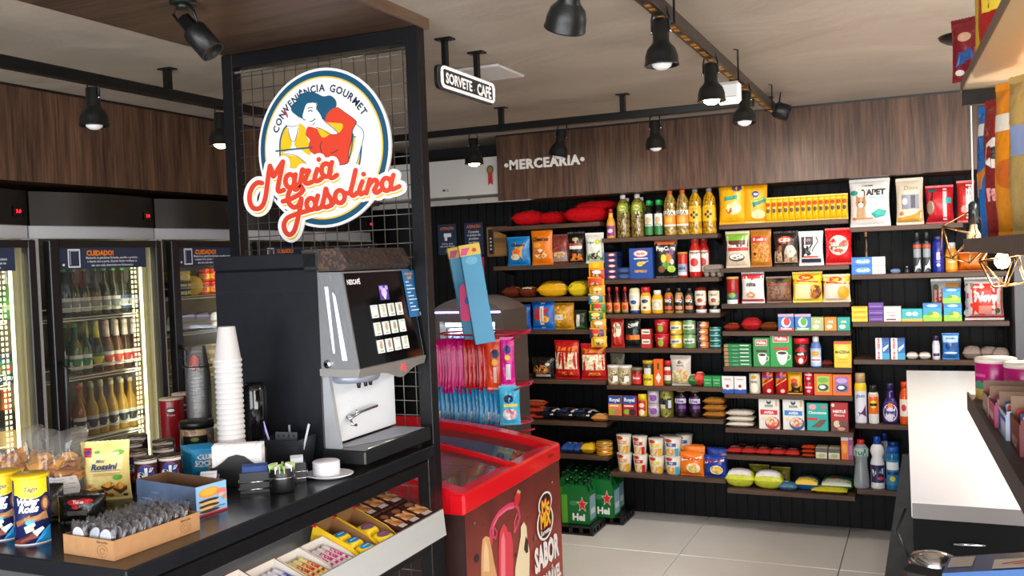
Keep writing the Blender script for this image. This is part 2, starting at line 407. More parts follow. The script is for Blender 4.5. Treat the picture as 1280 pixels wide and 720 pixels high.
for y in (2.62, 3.60, 4.45):
    M().tube([(.02, y-tm.location.y, CEIL-2.27), (.035, y-tm.location.y, CEIL-2.27-.004), (.035, y-tm.location.y, -.02), (0, y-tm.location.y, -.02)], .0035, TRK).build('hanger_rod', tm)

SHADE = mat('#151615', .38, .2, .1, 90)
def make_lamp(lit):
    t = thing('track_spotlight', 'x', 'spotlight')
    prof = [(.020, 0), (.023, -.004), (.023, -.062), (.027, -.070), (.040, -.084), (.046, -.104), (.0475, -.125), (.049, -.127), (.049, -.131), (.046, -.131), (.043, -.104), (.030, -.085), (.0, -.080)]
    M().lathe(prof, SHADE, 24).build('lamp_shade', t)
    b = M().tube([(-.018, 0, .03), (-.026, 0, .0), (-.026, 0, -.035)], .0028, SHADE).tube([(.018, 0, .03), (.026, 0, .0), (.026, 0, -.035)], .0028, SHADE).box(-.022, .022, -.01, .01, .025, .032, SHADE)
    b.lathe([(.004, -.0305), (.004, -.024)], CHROME, 8, 0, 0, -.035, ax='x').lathe([(.004, .024), (.004, .0305)], CHROME, 8, 0, 0, -.035, ax='x'); b.build('yoke', t)
    bm = glow('#ffd9a6', 22) if lit else mat('#e8e6e2', .35)
    M().lathe([(.0, -.090), (.025, -.100), (.031, -.118), (.026, -.133), (.014, -.141), (0, -.143)], bm, 18).build('bulb', t)
    return t
L_on = make_lamp(True); L_off = make_lamp(False); used_l = [0, 0]
def lamp(x, y, z, lit, label, tilt=(0, 0), target=None, power=12):
    src = L_on if lit else L_off
    if used_l[lit]: o = dup(src, (x, y, z))
    else: o = src; o.location = (x, y, z); used_l[lit] = 1
    o['label'] = label; o['group'] = 'black bell spotlights on the ceiling tracks'; o.rotation_euler = (tilt[0], tilt[1], 0)
    if target: spot('lamp_light', (x, y, z-.15), target, power, 110, .8, (1, .84, .66))
    return o
lamp(-2.58, 2.35, 2.24, 0, 'dark unlit bell spotlight above the left coolers, nearest on the left track')
lamp(-2.58, 2.975, 2.235, 1, 'lit bell spotlight just left of the wire mesh panel', target=(-2.6, 3.0, 0), power=7)
lamp(-2.09, 4.28, 2.225, 1, 'lit bell spotlight in front of the white air conditioner', target=(-2.2, 4.5, 0), power=16)
lamp(-1.608, 4.28, 2.225, 0, 'unlit bell spotlight hanging over the word MERCEARIA', (0, RD(12)))
lamp(-1.145, 4.28, 2.225, 0, 'unlit bell spotlight on the rear track, right of MERCEARIA')
o = lamp(-.67, 2.60, 2.262, 0, 'large unlit bell spotlight with pale bulb on the middle track'); 
lamp(-.67, 3.265, 2.255, 1, 'brightly lit bell spotlight beside the white ceiling sensor', target=(-.75, 4.9, .9), power=26)
lamp(-.67, 3.92, 2.255, 0, 'unlit bell spotlight farthest along the middle track', (RD(-6), 0))
lamp(-.70, 1.98, 2.235, 0, 'near spotlight cut off by the top of the picture', (RD(24), RD(24)))
# added spots with no lamp bodies, hung before the shelves to light them
spot('shelf_wash', (-.67, 4.3, 2.15), (-.9, 5.5, .9), 13, 120, .8, (1, .90, .78))
spot('shelf_wash', (-1.8, 4.28, 2.12), (-2.0, 5.5, .9), 11, 120, .8, (1, .90, .78))
spot('shelf_wash', (.1, 4.1, 2.15), (.1, 5.5, .8), 8, 120, .8, (1, .90, .78))
def can_spot(name, label, loc, rot, r=.038, L=.10):
    t = thing(name, label, 'spotlight', loc)
    q = Matrix.Rotation(rot[1], 3, 'Y') @ Matrix.Rotation(rot[0], 3, 'X')
    b = M().lathe([(0, -.0), (r*.55, -.0), (r*.6, -.035), (r*.95, -.045), (r, -.05), (r, -.05-L), (r*.9, -.05-L), (r*.88, -.05-L+.01), (0, -.05-L+.012)], SHADE, 24)
    b.v = [tuple(q @ Vector(v)+Vector((0, 0, -.045))) for v in b.v]; b.build('lamp_body', t)
    M().lathe([(.035, -.006), (.035, 0)], SHADE, 18).lathe([(.02, -.02), (.02, -.006)], SHADE, 14).build('base', t)
    e = q @ Vector((0, 0, -.03))+Vector((0, 0, -.045))
    M().tube([(-.02, 0, -.01), (-.036, 0, -.03), e+Vector((-.026, 0, 0))], .004, SHADE).tube([(.02, 0, -.01), (.036, 0, -.03), e+Vector((.026, 0, 0))], .004, SHADE).build('yoke', t)
    return t
can_spot('ceiling_spotlight', 'black cylindrical spotlight fixed under the wooden soffit, aimed down to the right', (-1.83, 1.985, 2.335), (RD(10), RD(-38)), .034, .075)
t = can_spot('track_spotlight', 'small black spotlight turned sideways at the far end of the middle track', P(958, 122, 1, 4.7), (0, RD(-68)), .04, .06)
M().tube([(-.02, 0, 0), (-.03, 0, .05), (.02, 0, .07), (.07, 0, .03), (.06, 0, -.03)], .004, SHADE).build('cable', t)
t = thing('ceiling_sensor', 'white boxy wireless unit on the middle track beside the lit spotlight', 'sensor', P(911, 112, 1, 3.55))
M().box(-.045, .045, -.02, .02, -.055, .028, WHITE, .012).build('housing', t)
M().box(-.03, .03, -.022, -.019, -.03, -.028, '#9a9a98').build('seam', t)
t = thing('ceiling_plate', 'round black ceiling plate carrying the pendant lamp cords', 'ceiling plate', P(1206, 44, 2, CEIL))
M().lathe([(0, -.03), (.06, -.026), (.085, -.012), (.09, 0)], TRK, 28).build('canopy', t)
t = thing('ceiling_access_panel', 'white square panel lying flat on the ceiling behind the neon sign', 'panel', P(606, 90, 2, CEIL))
M().box(-.12, .12, -.13, .13, -.012, -.001, mat('#d8d5d2', .5), .003).build('panel_plate', t)

# ---------------------------------------------------------------- SORVETE CAFÉ sign
a = P(546, 79, 0, -1.486); c = P(616, 107, 0, -1.486); W_ = c.y-a.y+.0; H_ = (P(548, 79, 0, -1.486).z-P(548, 109, 0, -1.486).z)
t = thing('neon_sign', 'hanging black sign with white neon outline reading SORVETE and CAFÉ', 'sign', (-1.486, (a.y+c.y)/2, a.z-H_))
def rrect(w_, h_, r, n=5):
    p = []
    for cx, cy, a0 in ((w_/2-r, h_-r, 0), (-w_/2+r, h_-r, 90), (-w_/2+r, r, 180), (w_/2-r, r, 270)):
        for i in range(n+1): a_ = RD(a0+90*i/n); p.append((cx+r*cos(a_), cy+r*sin(a_)))
    return p
pl = rrect(W_, H_, H_*.28)
M().prism(pl, 0, -.012, .0, BLACK).build('backing', t)
in_ = rrect(W_*.93, H_*.80, H_*.22); dz = H_*.10
NEON = glow('#f4efec', .35)
M().tube([(.010, p, q+dz) for p, q in in_], .0055, NEON, 6, True).build('neon_border', t)
b = M()
for s_, off, bo in (('SORVETE', 0, .02),):
    pass
paint(b, lambda u, v, o: (.004+o*6, -W_/2+u*W_, v*H_), W_, H_, [('t', 'SORVETE', .335, .5, .44, NEON, .47, .035), ('t', ',', .595, .36, .2, NEON, .03), ('t', 'CAFÉ', .77, .52, .5, NEON, .27, .035)], False)
b.build('neon_letters', t)
for yy in (2.853, 3.10):
    y = yy-t.location.y; M().box(-.010, .006, y-.012, y+.012, H_-.002, CEIL-t.location.z, TRK).box(-.03, .03, y-.02, y+.02, CEIL-t.location.z-.006, CEIL-t.location.z, TRK).build('hanger', t)

# ---------------------------------------------------------------- air conditioner and notices
t = thing('air_conditioner', 'long white ceiling air conditioner with a rosette sticker beside the bulkhead', 'air conditioner', (-2.4, 5.23, 1.99))
ACW = mat('#cfcbc6', .45)
z0, z1 = P(600, 243, 1, 5.2).z-1.99, P(600, 196, 1, 5.2).z-1.99
M().prism([(0, z0), (.22, z0-.03), (.34, z0), (.34, z1), (.02, z1)], 0, -.86, .5, ACW).build('casing', t)
zz = P(600, 250, 1, 5.2).z-1.99
M().prism([(-.02, zz-.02), (.0, zz+.015), (.22, z0-.02), (.22, z0-.035)], 0, -.9, .22, mat('#b9b5b0', .5)).build('air_flap', t)
for x in (-.2, -.62): M().box(x, x+.012, -.012, .0, zz+.006, zz+.022, '#55504c').build('flap_clip', t)
fn = lambda u, v, o: (u, -o, v)
b = M(); r0 = P(611, 212, 1, 5.21)-t.location; paint(b, fn, 1, 1, [('e', r0.x, r0.z, .022, .028, '#5b4a24'), ('e', r0.x, r0.z, .015, .019, '#8d7436'), ('p', [(r0.x-.014, r0.z-.02), (r0.x+.014, r0.z-.02), (r0.x+.016, r0.z-.095), (r0.x, r0.z-.08), (r0.x-.016, r0.z-.095)], '#b3262c')], False, .002)
b.build('rosette_sticker', t)
b = M(); r0 = P(553, 238, 1, 5.21)-t.location; paint(b, fn, 1, 1, [('e', r0.x, r0.z, .008, .008, '#4b4744'), ('t', 'LG', r0.x+.022, r0.z, .016, '#6b6764', .03)], False, .002); b.build('badge', t)
# pipe conduit left of the air conditioner
def notice(label, p0, p1, Y, spec, col='#1d2b47', d=.006):
    a, c = P(*p0, 1, Y), P(*p1, 1, Y); w_, h_ = c.x-a.x, a.z-c.z
    t = thing('wall_notice', label, 'sign', ((a.x+c.x)/2, Y+d, c.z))
    M().box(-w_/2, w_/2, -d, 0, 0, h_, mat(col, .5)).build('plate', t)
    b = M(); paint(b, flat_y(w_, h_, -d), w_, h_, spec, False); b.build('printed_text', t); return t
notice('dark blue ATENÇÃO notice with a hand symbol, left of two on black wall', (547, 281), (571.5, 318), 5.57, [('t', 'ATENÇÃO', .5, .86, .09, '#e0793a', .75, .03), ('r', .32, .58, .72, .70, '#e8e8e8'), ('r', .36, .46, .50, .60, '#e8e8e8'), ('t', 'Sorria, você', .5, .36, .06, '#c9ccd4', .8), ('t', 'está sendo filmado', .5, .28, .06, '#c9ccd4', .8), ('e', .5, .12, .1, .06, '#b98a7a')])
notice('dark blue ATENÇÃO notice with white text lines, right of two', (580, 279), (605, 318), 5.57, [('t', 'ATENÇÃO', .5, .88, .09, '#e0793a', .75, .03)]+[('t', s_, .5, .72-.11*i, .075, '#e8e8e8', .78, .02) for i, s_ in enumerate(['Consulte', 'o preço do', 'produto', 'no leitor'])])
n = notice('wooden menu board with a black strip beside the blue crisp bag', (608, 284), (634, 320), 5.57, [('r', .08, .08, .33, .92, '#17130f'), ('r', .38, .62, .95, .95, '#b8873f'), ('r', .38, .05, .95, .45, '#a87b3a'), ('t', 'preço', .66, .8, .1, '#5a4020', .4)]+[('e', .2, .25+.12*i, .05, .035, '#d8d3c8') for i in range(4)], '#8a6236', .02)

# ---------------------------------------------------------------- wire mesh partition
PY = 2.558
part = thing('mesh_partition', 'black steel frame filled with square wire mesh at the end of the coffee counter', 'partition', (-1.79, PY, 0))
XL, XR = -.395, .372
M().box(XL, XL+.045, -.02, .025, .09, 2.333, STEEL, .002).build('post', part)
M().box(XR-.045, XR, -.02, .025, 0, 2.333, STEEL, .002).build('post', part)
M().box(XL+.045, XR-.045, -.02, .025, 2.285, 2.333, STEEL, .002).build('top_rail', part)
M().box(XL+.045, XR-.045, -.02, .025, .93, .965, STEEL, .002).build('middle_rail', part)
M().box(XL+.045, XR-.045, -.012, -.004, 2.268, 2.275, CHROME).build('bead', part)
vw = M().tube([(0, .004, .1), (0, .004, 2.29)], .0017, mat('#6d6a66', .35, .6), 5).mesh('wire'); hw = M().tube([(XL+.04, .006, 0), (XR-.04, .006, 0)], .0017, mat('#6d6a66', .35, .6), 5).mesh('wire')
for k in range(15):
    o = bpy.data.objects.new('wire', vw); COL.objects.link(o); o.parent = part; o.location = (XL+.062+.0455*k, 0, 0)
for k in range(48):
    o = bpy.data.objects.new('wire', hw); COL.objects.link(o); o.parent = part; o.location = (0, 0, .12+.0455*k)

# ---------------------------------------------------------------- round shop emblem on the mesh
SY = 2.528
ctr = P(405, 185.5, 1, SY); sg = thing('shop_emblem', 'round white emblem with a waitress and red script lettering on the mesh', 'sign', (ctr.x, SY, ctr.z))
def zq(u, v, o):
    p = P(300+u/3.2727, 80-v/3.2727, 1, SY)-ctr; return (p.x, -.008-o, p.z)
RR = (P(401, 86.5, 1, SY).z-P(409, 285.5, 1, SY).z)/2
b = M()
for k, (r, c_) in enumerate(((1, '#f3f1ee'), (.965, '#14506f'), (.895, '#f2c23a'), (.875, '#f4f2ef'))):
    if k == 0: b.lathe([(r*RR, -.008), (r*RR, 0)], mat(c_, .35), 72, sm=False, ax='y')
    else: disc(b, lambda u, v, o: (u, -.008-o, v), 0, 0, r*RR, r*RR, mat(c_, .35), .0008*k, 72, 1)
b.build('disc', sg)
NV, RED, YEL, BLU, WH = '#1d2b47', '#dd4126', '#f4c01c', '#155472', '#f6f4f1'
b = M(); txt = 'CONVENIÊNCIA GOURMET'; ws = [text_mesh(c_, .025)[2] if c_ != ' ' else .35 for c_ in txt]; gap = .13; tot = sum(ws)+gap*(len(txt)-1)
sc = (RD(160-29)*.75*RR)/tot; pos = 0
for c_, w_ in zip(txt, ws):
    an = RD(160)-(pos+w_/2)*sc/(.75*RR)
    if c_ != ' ':
        vs, fs, tw, th = text_mesh(c_, .025); ca, sa = cos(an-pi/2), sin(an-pi/2); rr = .75*RR
        oy = (th-.73)/2*sc if c_ == 'Ê' else 0
        b.add([(rr*cos(an)+(x*ca-(y*1.05)*sa)*sc-oy*sa, -.012, rr*sin(an)+(x*sa+(y*1.05)*ca)*sc+oy*ca) for x, y in vs], fs, mat(NV, .4))
    pos += w_+gap
b.build('arc_lettering', sg)
Z = lambda pts: [(x, -y) for x, y in pts]
Q5 = lambda pts: [(x*.6367+98.2, -(y*.6367+32.7)) for x, y in pts]
Q6 = lambda pts: [(x*.5454+16.4, y*.5454+327.3) for x, y in pts]
pp = lambda pts, c_: ('p', smooth(Q5(pts), True), c_)
ll = lambda pts, w_, c_: ('l', smooth(Q5(pts)), w_, c_)
ec = lambda x, y, r, c_: ('e', x*.6367+98.2, -(y*.6367+32.7), r*.6367, r*.6367, c_)
HAIR = [(190, 250), (195, 215), (228, 185), (240, 150), (300, 132), (350, 140), (395, 160), (440, 155), (475, 185), (478, 225), (452, 248), (425, 290), (405, 322), (380, 300), (360, 260), (345, 205), (300, 208), (272, 260), (262, 302), (215, 275)]
BLOUSE = [(285, 380), (300, 355), (340, 362), (365, 375), (390, 425), (440, 405), (492, 398), (518, 338), (480, 332), (412, 322), (425, 270), (450, 245), (485, 230), (530, 258), (605, 315), (600, 350), (585, 380), (580, 440), (560, 520), (552, 590), (450, 600), (400, 560), (320, 520), (302, 480), (310, 440), (285, 410)]
fig = [
 pp([(120, 600), (118, 450), (140, 375), (185, 335), (245, 335), (278, 360), (280, 400), (300, 450), (312, 530), (300, 610), (200, 640)], YEL),
 pp([(570, 430), (598, 400), (632, 480), (628, 570), (600, 620), (555, 600)], YEL),
 ll([(118, 560), (118, 450), (140, 375), (165, 345)], 6, BLU), ll([(585, 400), (582, 450), (575, 500), (560, 560)], 5, BLU), ll([(640, 480), (632, 560), (625, 600)], 6, BLU),
 pp([(455, 590), (552, 580), (590, 640), (520, 740), (420, 740)], WH),
 pp([(600, 335), (654, 390), (637, 490), (605, 600), (562, 592), (588, 500), (600, 430), (585, 385)], WH), ll([(600, 335), (654, 388), (637, 490), (608, 590)], 2.6, BLU),
 pp(HAIR, BLU), pp([(262, 300), (275, 240), (295, 205), (340, 207), (346, 194), (358, 215), (350, 240), (372, 270), (387, 310), (362, 345), (335, 362), (300, 345), (280, 322)], WH),
 pp([(330, 358), (385, 305), (420, 345), (492, 398), (440, 402), (395, 392), (360, 370)], WH),
 pp(BLOUSE, NV), ('p', [(546/2+(x-546/2)*.985, y*.985-3.4) for x, y in smooth(Q5(BLOUSE), True)], RED),
 pp([(358, 366), (395, 374), (440, 396), (392, 424)], YEL), pp([(420, 330), (520, 338), (496, 394), (455, 352)], YEL), ll([(410, 325), (455, 360), (492, 398), (440, 402), (392, 372), (350, 358)], 2.4, NV),
 ll([(445, 524), (470, 515), (490, 500)], 3, NV), ll([(388, 450), (376, 480), (386, 520)], 2.6, NV), ll([(590, 418), (606, 420)], 4, BLU),
 ll([(298, 238), (312, 232), (328, 234)], 3.2, NV), ll([(302, 256), (314, 250), (326, 256)], 4, NV), ll([(264, 296), (274, 312), (282, 308)], 3, NV), ll([(312, 322), (328, 318), (346, 304)], 3.4, NV), ll([(322, 342), (334, 340), (342, 330)], 2.4, NV), ll([(346, 194), (356, 220), (352, 244)], 2.6, NV),
 pp([(140, 524), (200, 500), (250, 500), (290, 528), (350, 560), (320, 610), (270, 570), (230, 545), (165, 535)], WH), ll([(145, 528), (190, 532), (235, 545), (280, 585)], 2.2, NV),
 ('l', Q5([(95, 511), (325, 487)]), 6.5, BLU), ('l', Q5([(148, 248), (175, 305)]), 6, '#b3262c'),
 pp([(170, 350), (238, 350), (230, 415), (218, 448), (212, 470), (225, 490), (188, 492), (198, 470), (194, 448), (180, 415)], WH), ll([(172, 365), (182, 415), (196, 446), (216, 446), (228, 410), (236, 365)], 2.2, NV),
 ec(196, 318, 34, WH), ec(172, 330, 20, WH), ec(222, 332, 22, WH), ec(190, 290, 18, WH), ec(215, 300, 20, WH), ll([(160, 345), (172, 352), (186, 348), (200, 356), (216, 350), (234, 350)], 2, NV)]
b = M(); paint(b, zq, 1, 1, fig, False, .0036, .0001); b.build('waitress_picture', sg)
def arc(cx, cy, rx, ry, a0, a1, n=16): return [(cx+rx*cos(RD(a0+(a1-a0)*i/n)), cy-ry*sin(RD(a0+(a1-a0)*i/n))) for i in range(n+1)]
ST = [
 Q6([(162, 296), (130, 292), (95, 320), (72, 370), (70, 430), (92, 478), (132, 488), (168, 460), (188, 400), (200, 320), (210, 240), (222, 168)]), Q6([(222, 168), (236, 210), (248, 246), (285, 185), (318, 136)]), Q6([(318, 136), (306, 200), (290, 280), (280, 340), (292, 358), (325, 348)]),
 arc(219, 480, 19, 27, 45, 405), Q6([(412, 232), (402, 290), (400, 330), (415, 345), (440, 325)]),
 Q6([(440, 325), (455, 250), (464, 196), (480, 208), (512, 203), (496, 240), (482, 284), (500, 300), (535, 288)]), Q6([(575, 192), (556, 255), (560, 280), (590, 275), (620, 250)]), [(336, 392), (336, 393)],
 arc(366, 436, 19, 27, 45, 405), [(390, 404), (380, 440), (380, 462), (392, 468), (410, 456)],
 [(272, 517), (262, 500), (240, 496), (220, 514), (210, 545), (216, 572), (236, 588), (255, 576), (265, 552)], [(265, 552), (262, 580), (256, 608), (247, 649), (235, 685), (217, 699), (200, 686), (194, 658), (208, 631), (245, 615), (285, 603), (300, 598)], [(190, 563), (215, 556), (240, 544), (262, 530), (272, 517)],
 arc(304, 574, 18, 24, 50, 410), [(332, 540), (323, 575), (324, 594), (348, 586)],
 [(348, 586), (358, 550), (365, 512), (370, 530), (386, 556), (386, 576), (370, 586), (356, 584)],
 [(386, 580), (402, 560)], arc(422, 544, 20, 26, 90, 450), [(438, 530), (458, 530)],
 [(486, 436), (474, 490), (466, 526), (476, 540), (494, 528)], [(514, 482), (502, 515), (506, 534), (522, 526)], [(518, 452), (519, 453)],
 [(544, 474), (530, 530)], [(536, 506), (552, 482), (568, 476), (574, 492), (562, 518), (572, 528), (588, 518)],
 arc(612, 494, 19, 26, 50, 410), [(640, 456), (630, 496), (634, 514), (664, 502)]]
ST = [s_ if len(s_) > 14 or len(s_) < 3 else smooth(s_, False, 3) for s_ in ST]
bo, bs_, bl = M(), M(), M()
for s_ in ST:
    s2 = Z(s_)
    ribbon(bo, zq, s2, 52, mat(WH, .35), .008, cap=14); ribbon(bo, lambda u, v, o: zq(u, v, -.002), s2, 52, mat(WH, .35), 0, cap=14); ribbon(bo, zq, [(x+5, y-8) for x, y in s2], 48, mat(WH, .35), .0078, cap=14)
    ribbon(bs_, zq, [(x+5, y-11) for x, y in s2], 20, mat(YEL, .4), .0088, cap=12)
    ribbon(bl, zq, [(x+1, y-2) for x, y in s2], 26, mat(WH, .4), .0094, cap=12); ribbon(bl, zq, s2, 20, mat(RED, .4), .0102, cap=12)
bo.build('script_outline', sg); bs_.build('script_shadow', sg); bl.build('script_lettering', sg)
# ================================================================ GROCERY SHELVES
YF = 5.27           # front edge of the boards
def shelf_z(px, py): return P(px, py, 1, YF).z
# bay: x0, x1 (metres), boards as (left px, y, right px, y) of the top front edge
BAY = {
 'A': [(620, 283, 755, 277.5), (619, 333, 752, 329), (621, 373, 752, 370), (622, 413, 752, 412), (640, 475, 756, 474.5), (645, 525.5, 759, 528), (650, 566, 762, 570)],
 'B': [(751, 297.6, 899, 292), (751, 349, 902, 347), (755, 392.7, 902, 391.5), (757, 435.5, 902, 435.5), (756, 482.5, 901, 483), (759, 520, 904, 524.5), (759, 590, 905, 599)],
 'C': [(897, 281, 1059, 273.5), (899, 334.5, 1060, 331.8), (900, 379.5, 1062, 378.5), (901, 414, 1062, 414), (902, 458.3, 1063, 460.4), (902, 492, 1064, 495.3), (902, 534.7, 1066, 541), (905, 568.8, 1067, 575.5), (905, 610.5, 1066, 620.5)],
 'D': [(1062, 284.5, 1200, 278), (1064, 344.5, 1240, 338), (1063, 402, 1241, 402), (1064, 450, 1215, 450), (1064, 529.5, 1134, 532), (1065, 611, 1124, 615)],
}
XB = {'A': (-2.47, -1.765), 'B': (-1.755, -1.072), 'C': (-1.062, -.380), 'D': (-.370, .372)}
NM = {'A': 'left bay beside the candy stand', 'B': 'second bay from the left', 'C': 'third bay with coffee and cereal', 'D': 'right bay behind the white counter'}
BZ = {}
for bay, rows in BAY.items():
    x0, x1 = XB[bay]
    t = thing('wall_shelving', 'black slotted wall shelving with brown boards, '+NM[bay], 'shelving', ((x0+x1)/2, 5.42, 0), 0, 'wall shelving bays along the back wall')
    hw_ = (x1-x0)/2
    for s_ in (-1, 1): M().box(s_*hw_-.010, s_*hw_+.010, .135, .163, min(shelf_z(*r_[:2]) for r_ in rows)-.06, 1.93, mat('#060606', .8), .002).build('upright', t)
    for k, (ax, ay, bx, by) in enumerate(rows):
        za, zb = shelf_z(ax, ay), shelf_z(bx, by); z = (za+zb)/2; BZ[bay+str(k+1)] = z
        xs, xe = -hw_, hw_
        if bay == 'D' and k == 0: xe = P(1204, 280, 1, YF).x-t.location.x
        if bay == 'D' and k == 3: xe = hw_
        if bay == 'D' and k > 3: xe = P(1140, 560, 1, YF).x-t.location.x+.02
        bd = M().box(xs, xe, YF-5.42, .135, z-.026, z, BROWN, .002).build('shelf', t)
        for s_ in (xs+.03, xe-.03): M().prism([(-.12, z-.028), (.13, z-.028), (.13, z-.07)], 0, s_-.002, s_+.002, BLACK).build('bracket', t)

# ---------------------------------------------------------------- packaging builders; base at z = 0, front faces -Y
def carton(t, w_, d, h, c, spec, side=None):
    M().box(-w_/2, w_/2, -d/2, d/2, 0, h, mat(side or c, .42), .0015).build('carton', t)
    b = M(); paint(b, flat_y(w_, h, -d/2), w_, h, [('r', .0, .0, 1, 1, c)]+list(spec) if side else list(spec) or [('r', .1, .1, .9, .2, '#ffffff')], False, .0003); b.build('printed_front', t)
def pillow_fn(w_, h, d, sgn=1, lean=0, p=2.6, q=2.2, waist=.04):
    def fn(u, v, o):
        a = abs(2*u-1); c = abs(2*v-1)
        th = d/2*max(0, (1-a**p))**.6*max(0, (1-c**q))**.55
        x = (u-.5)*w_*(1-waist*(1-c**2)*1.5)
        z = v*h
        return (x, -sgn*(th+o)+lean*v, z)
    return fn
def bag(t, w_, d, h, c, spec, seal=.05, lean=0, back=None, m=None):
    s = seal*h; fnf = pillow_fn(w_, h-2*s, d, 1, lean*(1-2*seal)); fnb = pillow_fn(w_, h-2*s, d, -1, lean*(1-2*seal))
    F = lambda u, v, o: (lambda p: (p[0], p[1], p[2]+s))(fnf(u, v, o)); B = lambda u, v, o: (lambda p: (p[0], p[1], p[2]+s))(fnb(u, v, o))
    m = m or film(c); ph = random.random()*6
    def cr(fn): return lambda u, v, o: (lambda p: (p[0], p[1]+.0025*sin(ph+17*u+9*v*sin(5*u+ph))*(1-abs(2*v-1)**6)*(1-abs(2*u-1)**6), p[2]))(fn(u, v, o))
    Fc = cr(F)
    M().surf(Fc, 12, 10, m).surf(lambda u, v, o: cr(B)(1-u, v, o), 12, 10, m).build('pouch', t)
    n = 10
    for z0, z1, l in ((0, s*1.02, 0), (h-s*1.02, h, lean)):
        lo = [(-w_/2+w_*i/n, z0) for i in range(n+1)]; hi = [(-w_/2+w_*i/n/2, z1+(.0016 if i % 2 and z1 == h else 0)) for i in range(2*n, -1, -1)]
        M().prism(lo+hi, 1, l-.0007, l+.0007, m).build('crimped_seal', t)
    if spec:
        b = M(); paint(b, Fc, w_, h, spec, True, .0012, .0004); b.build('printed_front', t)
def lying(t, w_, d, h, c, spec, m=None):      # soft pack lying flat: h = thickness, d = depth on the board
    def S_(sg):
        return lambda u, v, o: ((u-.5)*w_, (v-.5)*d, h/2+sg*(h/2*max(0, 1-abs(2*u-1)**3)**.5*max(0, 1-abs(2*v-1)**2.6)**.5+o)+.002*sin(23*u)*sin(19*v))
    m = m or film(c)
    M().surf(S_(1), 12, 9, m).surf(lambda u, v, o: S_(-1)(1-u, v, o), 12, 9, m).build('pouch', t)
    if spec: b = M(); paint(b, S_(1), w_, d, spec, True, .001, .0004); b.build('printed_top', t)
def cylbody(t, r, h, c, spec=(), lid=None, z0=.0, z1=1, rimc=None, taper=0, name='body', lidr=1.03, lidh=.1, m=None):
    """jar, can, tub: body + wrapped label + lid"""
    hb = h*(1-(lidh if lid else 0)); r0 = r-(taper if taper else 0)
    pr = [(r0*.93, 0), (r0, h*.015), (r-0*taper, hb*.97), (r*.96, hb)]
    M().lathe(pr, m or mat(c, .25), 24).build(name, t)
    if spec:
        b = M(); W_ = 2*r
        f = lambda u, v, o: (lambda rr, a: (rr*sin(a), -rr*cos(a), hb*(z0+(z1-z0)*v)))(r0+(r-r0)*(z0+(z1-z0)*v)+o, (u-.5)*2.0)
        paint(b, f, W_, hb*(z1-z0), spec, True, .0006, .0003); b.build('label', t)
    if lid: M().lathe([(r*lidr, hb-.001), (r*lidr, h*.985), (r*lidr*.94, h), (0, h)], mat(lid, .35), 24).build('lid', t)
    if rimc: M().lathe([(r*.99, hb*.985), (r*1.02, hb*.99), (r*1.02, hb*1.005), (r*.97, hb*1.006)], mat(rimc, .3, .8), 24).build('rim', t)
PROF = {
 'oil': [(0, 0), (.46, 0), (.5, .02), (.5, .16), (.47, .2), (.5, .24), (.5, .56), (.46, .62), (.48, .68), (.4, .80), (.2, .90), (.17, .93)],
 'slim': [(0, 0), (.47, 0), (.5, .02), (.5, .50), (.42, .62), (.24, .74), (.2, .88)],
 'sauce': [(0, 0), (.46, 0), (.5, .02), (.5, .45), (.30, .62), (.2, .72), (.19, .86)],
 'squeeze': [(0, 0), (.46, 0), (.5, .03), (.48, .40), (.5, .60), (.40, .76), (.3, .82)],
 'down': [(0, 0), (.42, 0), (.44, .14), (.44, .15), (.36, .18), (.5, .42), (.5, .75), (.46, .95), (.3, 1), (0, 1)],
 'wine': [(0, 0), (.46, 0), (.5, .02), (.5, .46), (.38, .60), (.20, .70), (.17, .93)],
 'passata': [(0, 0), (.46, 0), (.5, .03), (.5, .62), (.42, .74), (.30, .82), (.30, .88)],
 'aerosol': [(0, 0), (.48, 0), (.5, .01), (.5, .74), (.44, .80), (.40, .81)],
 'bleach': [(0, 0), (.46, 0), (.5, .02), (.46, .10), (.46, .42), (.5, .48), (.36, .60), (.5, .72), (.42, .80), (.22, .86)],
 'jug': [(0, 0), (.48, 0), (.5, .02), (.5, .18), (.42, .45), (.40, .60), (.5, .68), (.5, .82), (.3, .90), (.2, .92)],
 'soft': [(0, 0), (.40, 0), (.46, .02), (.5, .2), (.5, .42), (.34, .60), (.22, .66), (.26, .74), (.20, .84)],
 'shampoo': [(0, 0), (.48, 0), (.5, .02), (.5, .80), (.46, .86), (.42, .87)],
}
